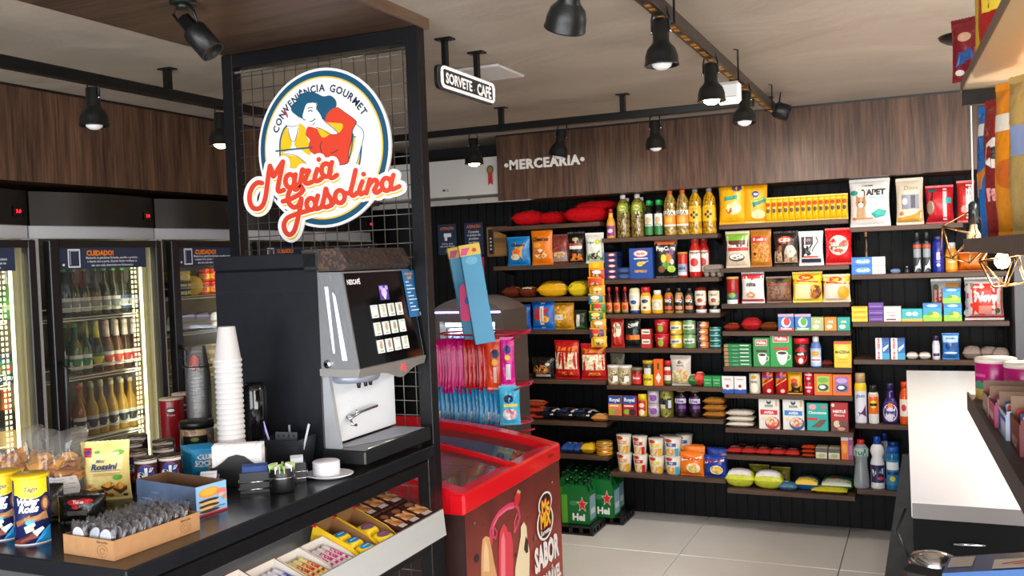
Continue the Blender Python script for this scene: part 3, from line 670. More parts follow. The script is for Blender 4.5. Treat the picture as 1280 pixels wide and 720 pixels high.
def bottle(t, kind, w_, h, c, cap, lab=None, spec=(), neck=None, sy=1, capr=None, m=None, liq=None):
    pr = [(r*w_, z*h) for r, z in PROF[kind]]; m = m or mat(c, .12, 0, 0)
    if pr[-1][0] > 0: pr.append((pr[-1][0]*.9, pr[-1][1]+.001))
    M().lathe(pr, m, 22, sy=sy).build('body', t)
    zt = PROF[kind][-1][1]*h; cr = (capr or max(PROF[kind][-1][0]*1.18, .17))*w_
    if cap and kind != 'down': M().lathe([(cr, zt-.012*0-.02*h), (cr, h*.985), (cr*.9, h), (0, h)], mat(cap, .35), 18, sy=sy).build('cap', t)
    if kind == 'down': M().lathe([(.45*w_, 0), (.45*w_, .13*h), (.40*w_, .145*h)], mat(cap, .35), 20, sy=sy).build('cap', t)
    if lab or spec:
        z0, z1 = (lab[0], lab[1]) if lab else (.1, .45)
        def rad(z):
            q = PROF[kind]
            for (ra, za), (rb, zb) in zip(q[1:], q[2:]):
                if za <= z <= zb and zb > za: return (ra+(rb-ra)*(z-za)/(zb-za))*w_
            return .5*w_
        f = lambda u, v, o: (lambda rr, a: (rr*sin(a), -rr*sy*cos(a), h*(z0+(z1-z0)*v)))(rad(z0+(z1-z0)*v)+o, (u-.5)*2.2)
        b = M(); sp = ([('r', 0, 0, 1, 1, lab[2])] if lab else [])+list(spec); paint(b, f, w_, h*(z1-z0), sp, True, .0008, .0003); b.build('label', t)
    if neck: zc, c2 = neck; M().lathe([(PROF[kind][-2][0]*w_*1.25, zc*h), (PROF[kind][-1][0]*w_*1.15, zt-.02*h)], mat(c2, .4), 18).build('neck_label', t)
def sachet(t, w_, d, h, c, spec): bag(t, w_, d, h, c, spec, .05)
def tin(t, r, h, c, spec, top='#b9bcc0'):
    M().lathe([(r*.96, 0), (r, .003), (r, h-.004), (r*.97, h-.001)], mat(c, .3, .2), 22).build('body', t)
    M().lathe([(0, h-.003), (r*.9, h-.003), (r*.93, h), (r*1.01, h), (r*1.01, h-.004)], mat(top, .25, .9), 22).build('rim', t)
    if spec: b = M(); paint(b, cyl_s(r, .003, h-.004, 2*r), 2*r, h-.007, spec, True, .0006, .0003); b.build('label', t)

# ---------------------------------------------------------------- placing
def slot(key, x0, x1, yt, dy=0.0, d=.06, base=None, yb=None):
    """metric position, width and height of what fills px x0..x1 and reaches up to row yt on board key"""
    zb = BZ[key] if base is None else base; Y = YF+.018+dy
    xc = (x0+x1)/2; a = P(x0, 400, 1, Y).x; c = P(x1, 400, 1, Y).x
    for _ in range(3):      # columns lean a little with the camera roll: refine at the item's own height
        pxm = TOPX((a+c)/2, Y, zb+.05)[1]; a = P(x0, pxm, 1, Y).x; c = P(x1, pxm, 1, Y).x
    zt = P(xc, yt, 1, Y).z
    return (a+c)/2, Y, zb, c-a, zt-zb
def put(key, fam, x0, x1, yt, name, label, cat, fn, dy=0, d=None, group=None, base=None, rz=0, shrink=.94):
    X, Y, z, w_, h = slot(key, x0, x1, yt, dy, base=base); w_ *= shrink
    dd = d if d is not None else w_*.9
    if cat == 'bag': rz += RD(random.uniform(-7, 7))
    t = thing(name, label, cat, (X, Y+dd/2, z), rz, group); fn(t, w_, dd, h); return t
def ords(n): return {2: ['left', 'right'], 3: ['left', 'middle', 'right'], 4: ['leftmost', 'second from left', 'third from left', 'rightmost']}.get(n) or ['leftmost', 'second from left', 'third from left']+['fourth', 'fifth', 'sixth', 'seventh', 'eighth', 'ninth', 'tenth', 'eleventh'][:max(0, n-4)]+['rightmost']
def row(key, xs, yt, name, lab, cat, fn, group, d=None, dy=0, ytb=None, words=None):
    """alike items side by side; the first is built, the others are copies"""
    n = len(xs); o = words or ords(n); src = None; out = []
    for i, (x0, x1) in enumerate(xs):
        y = yt if not isinstance(yt, (list, tuple)) else yt[i]
        X, Y, z, w_, h = slot(key, x0, x1, y, dy); L_ = lab.replace('@', o[i]); dd = d if d is not None else w_*.9
        if src is None: src = thing(name, L_, cat, (X, Y+dd/2, z), 0, group); fn(src, w_*.94, dd, h*.995); out.append(src)
        else: out.append(dup(src, (X, Y+dd/2, z), None, L_))
    return out
def stack(key, x0, x1, yt, n, name, lab, cat, fn, group, d=None, dy=0, jit=0, words=None, yb=None):
    X, Y, z, w_, h = slot(key, x0, x1, yt, dy); hh = h/n; dd = d if d is not None else w_*.9; src = None
    o = words or {2: ['lower', 'upper'], 3: ['bottom', 'middle', 'top']}.get(n) or ['bottom', 'second from bottom', 'third from bottom', 'fourth from bottom', 'fifth from bottom', 'top'][:n-1]+['top']
    for i in range(n):
        p = (X+random.uniform(-jit, jit), Y+dd/2+random.uniform(0, jit), z+hh*i); L_ = lab.replace('@', o[i])
        if src is None: src = thing(name, L_, cat, p, 0, group); fn(src, w_*.95, dd, hh*.97)
        else: dup(src, p, None, L_)
    return src
Bg = lambda c, spec=(), **k: (lambda t, w_, d, h: bag(t, w_, d, h, c, list(spec), **k))
Bx = lambda c, spec=(), side=None: (lambda t, w_, d, h: carton(t, w_, d, h, c, list(spec), side))
Ly = lambda c, spec=(), m=None: (lambda t, w_, d, h: lying(t, w_, d, h, c, list(spec), m))
Cy = lambda c, spec=(), **k: (lambda t, w_, d, h: cylbody(t, w_/2, h, c, list(spec), **k))
Bo = lambda kind, c, cap, lab=None, spec=(), **k: (lambda t, w_, d, h: bottle(t, kind, w_, h, c, cap, lab, spec, **k))
Tn = lambda c, spec=(), **k: (lambda t, w_, d, h: tin(t, w_/2, h, c, list(spec), **k))
# ---------------------------------------------------------------- bay A
A = 'A1'
for x0, x1, yt, dy, base, lb in ((636, 674, 263, 0, 0, 'red snack bag lying flat at the left end of the top shelf'), (668, 704, 264, .05, 0, 'small red snack bag second from left on the top shelf'), (700, 756, 257, 0, 0, 'big red snack bag lying under another at the right of the top shelf')):
    put(A, '', x0, x1, yt, 'snack_bag', lb, 'bag', Ly('#c8141d', [('e', .5, .55, .28, .3, 'mot:#c8141d,#d9bf7a,#a81218,#e8d9a0,s90')]), dy, .2, 'red snack bags on the top shelf')
X, Y, z, w_, h = slot(A, 716, 768, 248, .03); t = thing('snack_bag', 'red snack bag with golden window lying on top of the big red bag', 'bag', (X, Y+.1, P(740, 260, 1, Y).z-.012), RD(-12), 'red snack bags on the top shelf')
lying(t, w_, .16, .06, '#b3161d', [('e', .4, .5, .3, .35, 'mot:#d9bf7a,#8d6a2a,#e8d9a0,#c8141d,s90')])
A = 'A2'; g = 'crisp bags standing on the second shelf'
put(A, '', 631, 662, 296, 'crisp_bag', 'blue crisp bag', 'bag', Bg('#1f7fc4', [('p', [(.25, .2), (.8, .15), (.72, .5), (.85, .8), (.4, .85), (.3, .5)], '#f0a21e'), ('e', .42, .28, .2, .12, '#e8e2d0'), ('t', 'Cheetos', .55, .74, .11, '#1a1a1a', .7, .04, .2), ('e', .5, .5, .16, .1, '#e86a1c')]), 0, .06, g)['label'] = 'bright blue crisp bag with an orange patch, left end of the second shelf'
put(A, '', 661, 691, 288, 'crisp_bag', 'bright orange crisp bag next to the blue one on the second shelf', 'bag', Bg('#ef7f1a', [('t', 'Cheetos', .5, .78, .13, '#1a1a1a', .8, .04, .2), ('e', .5, .3, .3, .16, 'mot:#d9782a,#f0c050,#c9551a,#f2e2c0,s80'), ('e', .35, .58, .2, .08, '#f6b43a')]), 0, .06, g)
put(A, '', 686, 712, 293, 'crisp_bag', 'maroon and silver crisp bag leaning between orange and black bags', 'bag', Bg('#7d3b34', [('r', .1, .05, .9, .4, '#a89a90'), ('p', [(.2, .45), (.9, .65), (.9, .75), (.2, .55)], '#c9362e'), ('e', .5, .3, .3, .13, 'mot:#d9a05a,#b87a3a,#e8d0a0,s80')]), .02, .06, g)
put(A, '', 708, 730, 290, 'crisp_bag', 'black crisp bag with white and orange print on the second shelf', 'bag', Bg('#17130f', [('r', .12, .46, .88, .58, '#e8e4dc'), ('r', .12, .60, .88, .66, '#c0392b'), ('p', [(.1, .05), (.9, .05), (.8, .28), (.3, .32)], 'mot:#e07a1c,#f0a23a,#b8501a,s80'), ('e', .5, .8, .2, .07, '#c9b48a')]), 0, .06, g)
put(A, '', 730, 754, 291, 'crisp_bag', 'white and green crisp bag at the right end of the second shelf', 'bag', Bg('#e4e6df', [('p', [(.05, .05), (.95, .05), (.95, .5), (.1, .3)], '#4c9a2f'), ('e', .5, .2, .28, .12, 'mot:#2a2a2a,#5a5a4a,#c9c2a0,s80'), ('t', 'chips', .3, .7, .09, '#2f4a28', .5), ('e', .7, .72, .14, .1, '#cfd83a')]), 0, .06, g)
A = 'A3'; g = 'snack packs lying on the third shelf'
put(A, '', 625, 648, 359, 'snack_pack', 'yellow and brown snack pack lying flat at the left end of the third shelf', 'snack', Ly('#6b2f1c', [('r', .1, .4, .9, .95, '#f0a21e'), ('t', 'bis', .5, .7, .3, '#7a2f10', .5, .03)]), 0, .1, g)
put(A, '', 647, 668, 359, 'snack_pack', 'orange and brown snack pack second from left on the third shelf', 'snack', Ly('#6b2f1c', [('r', .1, .35, .9, .95, '#f08c1e'), ('r', .2, .1, .8, .25, '#e8e0d0')]), 0, .1, g)
put(A, '', 669, 708, 354, 'snack_pack', 'large yellow snack pack lying in the middle of the third shelf', 'snack', Ly('#f0b31c', [('t', 'fofura', .45, .5, .22, '#5a3a10', .6, .03, .3), ('p', [(.6, .1), (.95, .2), (.9, .5)], '#f6e09a')]), 0, .09, g)
put(A, '', 708, 732, 352, 'snack_pack', 'yellow and green snack pack lying at the right of the third shelf', 'snack', Ly('#e8c81e', [('p', [(0, 0), (1, .1), (1, .6), (.6, .2)], '#3f8a2a'), ('t', 'torcida', .45, .6, .2, '#2a3a10', .6, .03, .3)]), 0, .09, g)
for k in ((672, 706, 351, .09), (709, 745, 350, .10)): put(A, '', k[0], k[1], k[2], 'snack_pack', ('left' if k[0] < 700 else 'right')+' dark golden snack pack lying behind the yellow packs of the third shelf', 'snack', Ly('#8a6a1e'), k[3], .09, 'dark snack packs at the back of the third shelf')
A = 'A4'; g = 'pasta and crisp bags on the fourth shelf'
put(A, '', 635, 662, 381, 'crisp_bag', 'blue crisp bag with a yellow stripe and red dots on the fourth shelf', 'bag', Bg('#1d5fb8', [('r', .3, .02, .5, .95, '#f0b020'), ('e', .68, .62, .16, .12, '#c0282c'), ('e', .66, .4, .18, .12, '#f0b030'), ('r', .5, .5, .8, .56, '#f2f0ec')]), 0, .06, g)
put(A, '', 662, 693, 377, 'crisp_bag', 'blue and red crisp bag with a white paper band on the fourth shelf', 'bag', Bg('#1d6fd0', [('e', .5, .55, .42, .28, '#c8302e'), ('e', .62, .36, .22, .14, '#f0b030'), ('r', .42, .0, .60, 1, '#eeeae4'), ('r', .48, .2, .52, .8, '#8a8a92')]), 0, .06, g)
put(A, '', 688, 717, 379, 'crisp_bag', 'clear bag of golden crisps with a white sticker on the fourth shelf', 'bag', Bg('#c98f22', [('e', .5, .5, .46, .46, 'mot:#d9a02a,#f0c050,#b87a1a,#e8b43a,s70'), ('r', .12, .35, .58, .58, '#e8e4da'), ('t', '2,99', .35, .46, .06, '#4a4a4a', .3)]), 0, .07, g)
put(A, '', 714, 733, 388, 'crisp_bag', 'dark green bag with a white strip behind the hanging snack strip', 'bag', Bg('#23301c', [('r', .3, .1, .55, .8, '#dcdad2'), ('p', [(0, 0), (.9, 0), (.7, .2)], '#3f8a3a')]), .02, .05, g)
A = 'A5'; g = 'bags on the fifth shelf'
put(A, '', 643, 660, 447, 'snack_bag', 'small dark bag with a pale ribbon at the left end of the fifth shelf', 'bag', Bg('#211a17', [('p', [(.3, .05), (.5, .05), (.9, .95), (.7, .95)], '#c9c4bc'), ('e', .4, .3, .2, .14, '#b5853a')]), 0, .05, g)
put(A, '', 662, 692, 447, 'snack_bag', 'black bag of mixed snacks with golden window on the fifth shelf', 'bag', Bg('#191512', [('e', .45, .42, .34, .26, 'mot:#b5642a,#d9a23a,#7a3a1c,#2a1c14,s60'), ('r', .2, .05, .85, .18, '#c9c9c9'), ('e', .75, .7, .1, .08, '#d9d4cc')]), 0, .06, g)
for i, (x0, x1, yt) in enumerate(((690, 724, 426), (724, 757, 430))):
    put(A, '', x0, x1, yt, 'popcorn_bag', 'red and clear bag of white popcorn, '+('left' if i == 0 else 'right')+' of two on the fifth shelf', 'bag', Bg('#c01a22', [('r', .04, .24, .96, .72, 'mot:#f0e2c0,#fff6dc,#d9c08a,#f6ead0,#c9a868,s75'), ('p', [(.0, .72), (1, .72), (.95, .92), (.1, .9)], '#e8871e'), ('r', .0, .0, 1, .23, '#d01820'), ('t', 'PIPOCA', .5, .12, .09, '#f6c42a', .6, .03)]), 0, .07, 'popcorn bags')
A = 'A6'
stack(A, 651, 679, 502, 3, 'biscuit_pack', '@ red and tan biscuit pack stacked at the left of the sixth shelf', 'biscuits', Ly('#b8412a', [('r', .1, .3, .9, .7, '#d9a86a')]), 'stacked biscuit packs', .12)
row(A, [(668, 694), (692, 717), (714, 738)], [512, 511, 513], 'chocolate_pack', '@ black and navy pack lying flat on the sixth shelf', 'snack', Ly('#14161f', [('r', .1, .4, .9, .85, 'mot:#4a2a1c,#1a1a22,#8a5a3a,s60'), ('p', [(.75, 0), (.9, 0), (1, 1), (.85, 1)], '#d8d8de'), ('r', .1, .1, .6, .25, '#2a3f7a')]), 'dark packs lying on the sixth shelf', .16)
put(A, '', 737, 760, 519, 'snack_pack', 'small orange-tan pack lying at the right end of the sixth shelf', 'snack', Ly('#c98a4a', [('e', .5, .5, .3, .3, '#e8c08a')]), 0, .1)
A = 'A7'
row(A, [(700, 709), (707, 716), (715, 724)], 556, 'chocolate_bar', '@ blue wrapped bar lying on the lowest left shelf', 'snack', Ly('#2a4f9a', [('r', .1, .5, .9, .75, '#b9a8c0')]), 'blue bars on the lowest left shelf', .14)
put(A, '', 724, 742, 555, 'snack_pack', 'yellow and black snack pack between blue bars and tins', 'snack', Ly('#d9b01e', [('r', .2, .3, .6, .7, '#2a2418')]), 0, .12)
stack(A, 742, 763, 553, 3, 'sardine_tin', '@ yellow round tin in the small stack on the lowest left shelf', 'tin', Tn('#e0b020', [('r', 0, .35, 1, .7, '#c9502a')]), 'yellow tins stacked on the lowest left shelf')
# hanging strip of sachets at the edge between the first two bays
X0 = P(745, 330, 1, 5.255).x
t = thing('hanging_strip', 'yellow hanging strip of small seasoning sachets between the first two bays', 'snack strip', (X0, 5.255, 1.0))
za = P(744, 328, 1, 5.255).z-1.0; zb = P(744, 434, 1, 5.255).z-1.0
M().box(-.046, .046, .0, .004, zb, za, mat('#f0b41a', .4)).box(-.02, .02, -.002, .002, za-.045, za+.004, mat('#f6cf2a', .4)).build('backing_card', t)
cs = ['#d8342a', '#d84a2a', '#e8a01e', '#2a8aa0', '#3f8a3a', '#2f7a3a', '#e8a020', '#5a3a6a', '#f2b81a', '#e8b020']
n = 9
for i in range(n):
    zc = za-.05-(za-.05-zb)*(i+.9)/n
    bb = M(); hh = (za-zb)/n*1.1; f = pillow_fn(.092, hh, .03)
    sx = .008*(-1)**i; c_ = cs[i]
    bb.surf(lambda u, v, o: (lambda p: (p[0]+sx, p[1]-.006, p[2]+zc))(f(u, v, o)), 6, 5, film(c_)).surf(lambda u, v, o: (lambda p: (p[0]+sx, -.004, p[2]+zc))(f(1-u, v, o)), 6, 5, film(c_))
    paint(bb, lambda u, v, o: (lambda p: (p[0]+sx, p[1]-.006, p[2]+zc))(f(u, v, o)), .07, hh, [('e', .5, .62, .32, .2, ['#f2f0e8', '#e8402a', '#f6e08a'][i % 3]), ('e', .5, .3, .3, .16, 'mot:#e0b45a,#8a4a1c,#d8d0b0,s90'), ('r', .04, .85, .96, .97, '#f0b41a')], True, .001, .0005)
    bb.build('sachet', t)

# ---------------------------------------------------------------- bay B
K = 'B1'; g = 'oil and vinegar bottles on the top shelf'
put(K, '', 757, 768, 261, 'sauce_bottle', 'small orange sauce bottle with red cap and purple label on the top shelf', 'bottle', Bo('slim', '#e8a23a', '#c0202a', (.08, .42, '#8a2a7a'), [('e', .5, .5, .3, .2, '#e8d0e0')], neck=(.6, '#f0c84a')))
OILG = mat('#a8872a', .1, 0)
def pair(xs, yt, kind, c, cap, lab, spec, lb, key=K, **k):
    row(key, xs, yt, 'oil_bottle', lb, 'bottle', Bo(kind, c, cap, lab, spec, **k), g)
pair([(769, 786), (785, 805)], [243, 241], 'oil', '#8a7424', '#e4e0d8', (.58, .80, '#7a962a'), [('e', .5, .5, .3, .3, '#d8d85a'), ('t', 'oliva', .5, .5, .3, '#4a2a5a', .6)], '@ clear oil bottle with green shoulder label and white cap on the top shelf', m=liquid('#241a08', '#a89048', 55))
pair([(776, 792), (793, 810)], 246, 'oil', '#7a6420', '#e4e0d8', (.58, .80, '#9ab03a'), [], '@ rear oil bottle with white cap, behind the green-labelled pair', dy=None) if 0 else None
row(K, [(776, 790), (794, 808)], [247, 245], 'oil_bottle', '@ rear oil bottle with white cap behind the green-shouldered pair', 'bottle', Bo('oil', '#7a6420', '#e4e0d8', (.58, .80, '#8a9a3a'), m=liquid('#241a08', '#a89048', 55)), g, dy=.1)
row(K, [(805, 816), (817, 828)], 250, 'vinegar_bottle', '@ dark small bottle with green cap and white round label on the top shelf', 'bottle', Bo('passata', '#14180f', '#1f9a4a', (.04, .62, '#e8ece4'), [('r', 0, 0, 1, .42, '#2f7a3a'), ('e', .5, .7, .3, .16, '#c9b07a'), ('t', 'oliva', .5, .5, .12, '#2a4a2a', .7)], capr=.32), g)
row(K, [(809, 818), (821, 830)], 251, 'vinegar_bottle', '@ rear small bottle with green cap on the top shelf', 'bottle', Bo('passata', '#14180f', '#1f9a4a', (.04, .62, '#dfe4da'), capr=.34), g, dy=.08)
row(K, [(828, 845), (845, 860)], [237, 236], 'oil_bottle', '@ oil bottle with orange cap and orange-white label', 'bottle', Bo('oil', '#b8902a', '#e8642a', (.20, .54, '#ef8a2a'), m=liquid('#4a3410', '#d8b45a', 50), spec=[('r', 0, .72, 1, 1, '#ece8da'), ('t', 'LIZA', .5, .84, .24, '#2f4a2a', .7, .04), ('r', .0, 0, 1, .12, '#ece8da'), ('e', .5, .4, .24, .22, '#f2b040')]), g)
row(K, [(859, 877), (876, 895)], [235, 234], 'oil_bottle', '@ golden oil bottle with grey cap and yellow flower label', 'bottle', Bo('oil', '#d09a1a', '#8a8a86', (.28, .62, '#f6b81e'), m=liquid('#6a4406', '#f0b828', 50), spec=[('t', 'LIZA', .5, .8, .14, '#b86a10', .6, .03)]+[('e', .5+.16*cos(i*pi/2), .42+.16*sin(i*pi/2), .09, .1, '#3a2a1a') for i in range(4)]), g)
K = 'B2'
stack(K, 755, 772, 315, 5, 'pasta_box', '@ navy pasta box with red oval in the stack of five', 'box', Bx('#1c3566', [('e', .6, .5, .3, .3, '#d8342a'), ('e', .6, .5, .22, .2, '#e8e4e0')]), 'stack of small navy pasta boxes', .11)
stack(K, 770, 790, 334, 2, 'pasta_box', '@ dark navy pasta box right of the stack of five', 'box', Bx('#1a2c50', [('e', .5, .5, .3, .3, '#3a5a9a')]), 'low pair of navy pasta boxes', .11)
put(K, '', 786, 817, 310, 'pasta_box', 'tall blue pasta box with red oval logo and yellow pasta', 'box', Bx('#1f4a9c', [('e', .5, .82, .32, .12, '#d8342a'), ('e', .5, .82, .29, .10, '#e8e4e0'), ('t', 'Barilla', .5, .82, .08, '#c0282c', .5, .03), ('r', .2, .64, .8, .68, '#dfe4f0'), ('e', .46, .48, .14, .08, '#f0c040'), ('e', .6, .52, .1, .05, '#f0c040'), ('l', [(.6, .5), (.82, .58)], .004, '#d8d8d8'), ('t', 'GEMELLI', .48, .25, .08, '#f0b030', .6, .03)]), 0, .06)
put(K, '', 817, 847, 298, 'snack_bag', 'black snack bag printed with vegetables beside the blue pasta box', 'bag', Bg('#141410', [('r', .0, .88, 1, 1, '#b8562a'), ('t', 'PopCorn', .5, .76, .12, '#f0ece0', .85, .04), ('e', .4, .5, .12, .12, '#e8d03a'), ('e', .64, .5, .14, .14, '#e8872a'), ('e', .5, .3, .16, .1, '#5a9a3a'), ('e', .76, .66, .1, .08, '#8a4a9a'), ('e', .3, .2, .16, .1, '#7a4a2a'), ('e', .74, .2, .18, .1, '#a8c83a'), ('e', .78, .4, .08, .08, '#f0ece0')]), 0, .05)
put(K, '', 846, 859, 315, 'sauce_jar', 'red pasta sauce jar with brass lid beside the passata bottle', 'jar', Cy('#b8281c', [('r', 0, .1, 1, .58, '#8a9ab8'), ('r', 0, .1, 1, .24, '#c9d8e0'), ('t', 'salsa', .5, .42, .14, '#1c2c50', .7, .03)], lid='#b8863a', lidh=.08))
row(K, [(860, 876), (866, 882)], 296, 'passata_bottle', '@ tall red tomato passata bottle with pale label', 'bottle', Bo('passata', '#b01f18', '#8a2a22', (.14, .66, '#dfe0da'), [('t', 'POMI', .5, .88, .1, '#2f7a3a', .6, .03), ('e', .5, .45, .3, .2, '#c8282a')]), 'tomato passata bottles', words=['front', 'rear']) [1].location.y += .09
def egg(t, w_, d, h):
    b = M(); eg = mat('#8a7f74', .9, 0, .5, 120)
    b.box(-w_/2, w_/2, -d/2, d/2, h*.42, h*.5, eg, .002)
    for i in range(3):
        for j in range(2):
            x = -w_/2+w_*(i+.5)/3; y = -d/2+d*(j+.5)/2; b.lathe([(w_/9, 0), (w_/6.4, h*.43)], eg, 10, x, y)
    b.build('tray', t); M().box(-w_/2+.003, w_/2-.003, -d/2+.003, d/2-.003, h*.5, h, eg, .012).build('lid', t)
put(K, '', 877, 903, 331, 'egg_carton', 'grey pulp egg carton at the right end of the shelf', 'egg carton', egg, 0, .10)
K = 'B3'; g = 'condiment bottles on the third shelf'
row(K, [(756, 765), (766, 775), (776, 785)], 359, 'hot_sauce_bottle', '@ of three red-capped hot sauce bottles', 'bottle', Bo('sauce', '#5a1410', '#c0242c', (.06, .42, '#e08a2a'), [('e', .5, .5, .3, .28, '#c8342a'), ('r', 0, .0, 1, .15, '#3f8a4a')]), g)
put(K, '', 785, 799, 360, 'mayonnaise_bottle', 'cream upside-down mayonnaise bottle standing on a blue cap', 'bottle', Bo('down', '#e6d8ac', '#1c3c8a', (.3, .8, '#ece8dc'), [('e', .5, .7, .34, .16, '#d8d8d0'), ('e', .5, .3, .26, .16, '#2a4f9a')]), 0, None, g)
put(K, '', 799, 813, 359, 'mustard_bottle', 'yellow mustard bottle with a red cap', 'bottle', Bo('squeeze', '#e8a81a', '#c8202c', (.12, .66, '#efe6c4'), [('e', .5, .65, .3, .14, '#2a3a6a'), ('e', .5, .2, .16, .08, '#8a2a2a')], capr=.42), 0, None, g)
put(K, '', 813, 828, 363, 'mustard_bottle', 'squat yellow mustard bottle with a white cap', 'bottle', Bo('squeeze', '#eeb01c', '#ece8de', (.16, .6, '#e4dcbc'), [('e', .5, .5, .34, .3, '#b8b09a'), ('e', .5, .5, .26, .22, '#e6e0cc')], capr=.32), 0, None, g)
for (x0, x1), c, c2, l_ in (((829, 841), '#b8742a', '#c9502a', 'amber sauce bottle with black cap, left of three'), ((842, 854), '#b08a5a', '#c98a6a', 'tan sauce bottle with black cap, middle of three'), ((855, 867), '#26352c', '#d87a4a', 'dark green sauce bottle with black cap, right of three')):
    put(K, '', x0, x1, 360, 'sauce_bottle', l_, 'bottle', Bo('squeeze', c, '#141414', (.1, .66, '#1c1a18'), [('t', 'BBQ', .5, .7, .22, '#e8e4dc', .7, .04), ('r', .1, .1, .9, .35, c2), ('e', .5, .95, .3, .16, c2)], capr=.3), 0, None, g)
for (x0, x1), c, c2, l_ in (((867, 883), '#6a1c18', '#e4d8c0', 'dark red upside-down ketchup bottle on a white cap, left of two'), ((884, 900), '#1a1512', '#cfc8a8', 'black upside-down sauce bottle on a white cap, right of two')):
    put(K, '', x0, x1, 359, 'ketchup_bottle', l_, 'bottle', Bo('down', c, '#e4e2de', (.3, .86, c2), [('p', [(.5, .9), (.85, .75), (.8, .2), (.5, .05), (.2, .2), (.15, .75)], '#e8e0cc'), ('t', 'HEINZ', .5, .72, .14, '#4a3a2a', .6, .03), ('e', .5, .35, .2, .14, '#b03a2a')]), 0, None, g)
K = 'B4'
put(K, '', 762, 780, 398, 'ketchup_pouch', 'red and cream ketchup pouch with a tomato picture', 'pouch', Bg('#a8241e', [('e', .5, .6, .34, .3, '#e6d8bc'), ('t', 'HEINZ', .5, .72, .09, '#4a2a1c', .6, .03), ('e', .55, .2, .28, .18, '#c8301e')]), 0, .04)
put(K, '', 780, 801, 394, 'coffee_pouch', 'black pouch with orange coffee-bean band and yellow cap', 'pouch', Bg('#101a16', [('p', [(.1, .78), (.9, .84), (.85, .68), (.3, .62)], '#d8dcd6'), ('r', .05, .22, .95, .38, '#e8871e'), ('e', .3, .3, .16, .1, '#c8301e'), ('r', .42, .93, .6, 1.0, '#e0a82a')]), 0, .05)
stack(K, 801, 814, 411, 2, 'seasoning_tin', '@ red and white seasoning carton right of the black pouch', 'box', Bx('#c8302c', [('r', .1, .45, .9, .95, '#e8e6dc'), ('r', .2, .6, .8, .75, '#3f7a4a')]), 'red and white cartons', .04)
stack(K, 816, 835, 399, 2, 'pudding_cup', '@ red cup with a green apple picture, stacked pair', 'cup', Cy('#b81c2a', [('e', .5, .4, .22, .28, '#8ab82a'), ('t', 'bowl', .5, .78, .16, '#e8c8c0', .6, .03)], lid='#c8202c', lidh=.12, taper=.008), 'stacked red cups')
tuna = lambda c, c2: Tn(c, [('r', 0, .35, 1, .72, '#e8e6d8'), ('t', 'sabor', .5, .54, .24, '#26505a', .7, .04), ('e', .4, .18, .2, .12, c2)])
stack(K, 836, 852, 401, 2, 'corn_can', '@ yellow sweetcorn can in its stack of two', 'can', tuna('#e8c02a', '#f6e08a'), 'yellow cans')
stack(K, 852, 869, 400, 2, 'pea_can', '@ green and white pea can in its stack of two', 'can', tuna('#7aa86a', '#4a8a3a'), 'green and white cans')
stack(K, 870, 885, 402, 4, 'tuna_tin', '@ orange and navy tuna tin in the stack of four', 'tin', Tn('#e8843a', [('r', 0, 0, .4, 1, '#2a2f5a'), ('t', 'atum', .55, .5, .4, '#f0ece0', .5, .03)]), 'orange and navy tuna tins', jit=.003)
stack(K, 885, 901, 409, 4, 'tuna_tin', '@ green and teal tuna tin in the right-end stack', 'tin', Tn('#1f6a5a', [('r', 0, .3, 1, .6, '#8ac0d0')], top='#9ac0c8'), 'green tuna tins', jit=.002)
K = 'B5'
row(K, [(757, 774), (773, 787)], [457, 461], 'mushroom_jar', '@ glass jar of pale mushrooms with a white lid', 'jar', Cy('#b8a880', [('e', .5, .45, .45, .4, 'mot:#d8c8a0,#8a7a50,#efe6cc,#6a5a30,s90'), ('r', .55, .2, .9, .55, '#e8ece8')], lid='#e8e6e0', lidh=.14), 'mushroom jars')
put(K, '', 762, 781, 442, 'herb_bag', 'grey-green bag of dried herbs behind the mushroom jars', 'bag', Bg('#6f6a58', [('e', .5, .5, .4, .4, 'mot:#7a7460,#4a4632,#9a9478,s90')]), .09, .03, base=BZ[K]).location.z += .0
put(K, '', 788, 802, 460, 'preserve_jar', 'short jar with red label and brown lid', 'jar', Cy('#7a2018', [('r', 0, .1, 1, .75, '#c8282a'), ('t', 'doce', .5, .5, .2, '#f0e6dc', .7, .03)], lid='#8a7a5a', lidh=.14))
put(K, '', 802, 817, 451, 'pickle_jar', 'tall jar with yellow lid and yellow label', 'jar', Cy('#3f4020', [('r', 0, .0, 1, .5, '#e8cf2a'), ('r', .2, .5, .8, .8, '#dcdad0'), ('t', 'picles', .5, .28, .14, '#4a3a1a', .7, .03)], lid='#c9a42a', lidh=.12))
put(K, '', 817, 829, 449, 'spice_box', 'narrow orange spice box with a white diamond label', 'box', Bx('#e8641c', [('p', [(.5, .5), (.8, .3), (.5, .08), (.2, .3)], '#ece4d8'), ('r', .4, .62, .6, .85, '#2a4a2a')]), 0, .03)
put(K, '', 829, 839, 451, 'sauce_bottle', 'small red-capped bottle with red and white label by the orange box', 'bottle', Bo('squeeze', '#3a2a1a', '#c8202c', (.1, .75, '#e6d6cc'), [('r', 0, .5, 1, .8, '#c8302c'), ('r', 0, .0, 1, .18, '#5a6a2a')], capr=.4))
put(K, '', 836, 864, 445, 'pasta_bag', 'clear standing bag of shell pasta with a white panel', 'bag', Bg('#cfc8be', [('e', .5, .3, .42, .28, 'mot:#e8d08a,#d9b86a,#a8b85a,#efe0b0,#d88a5a,s80'), ('e', .5, .82, .1, .06, '#8a2a2a'), ('r', .3, .68, .7, .72, '#8a8a8a')]), 0, .06)
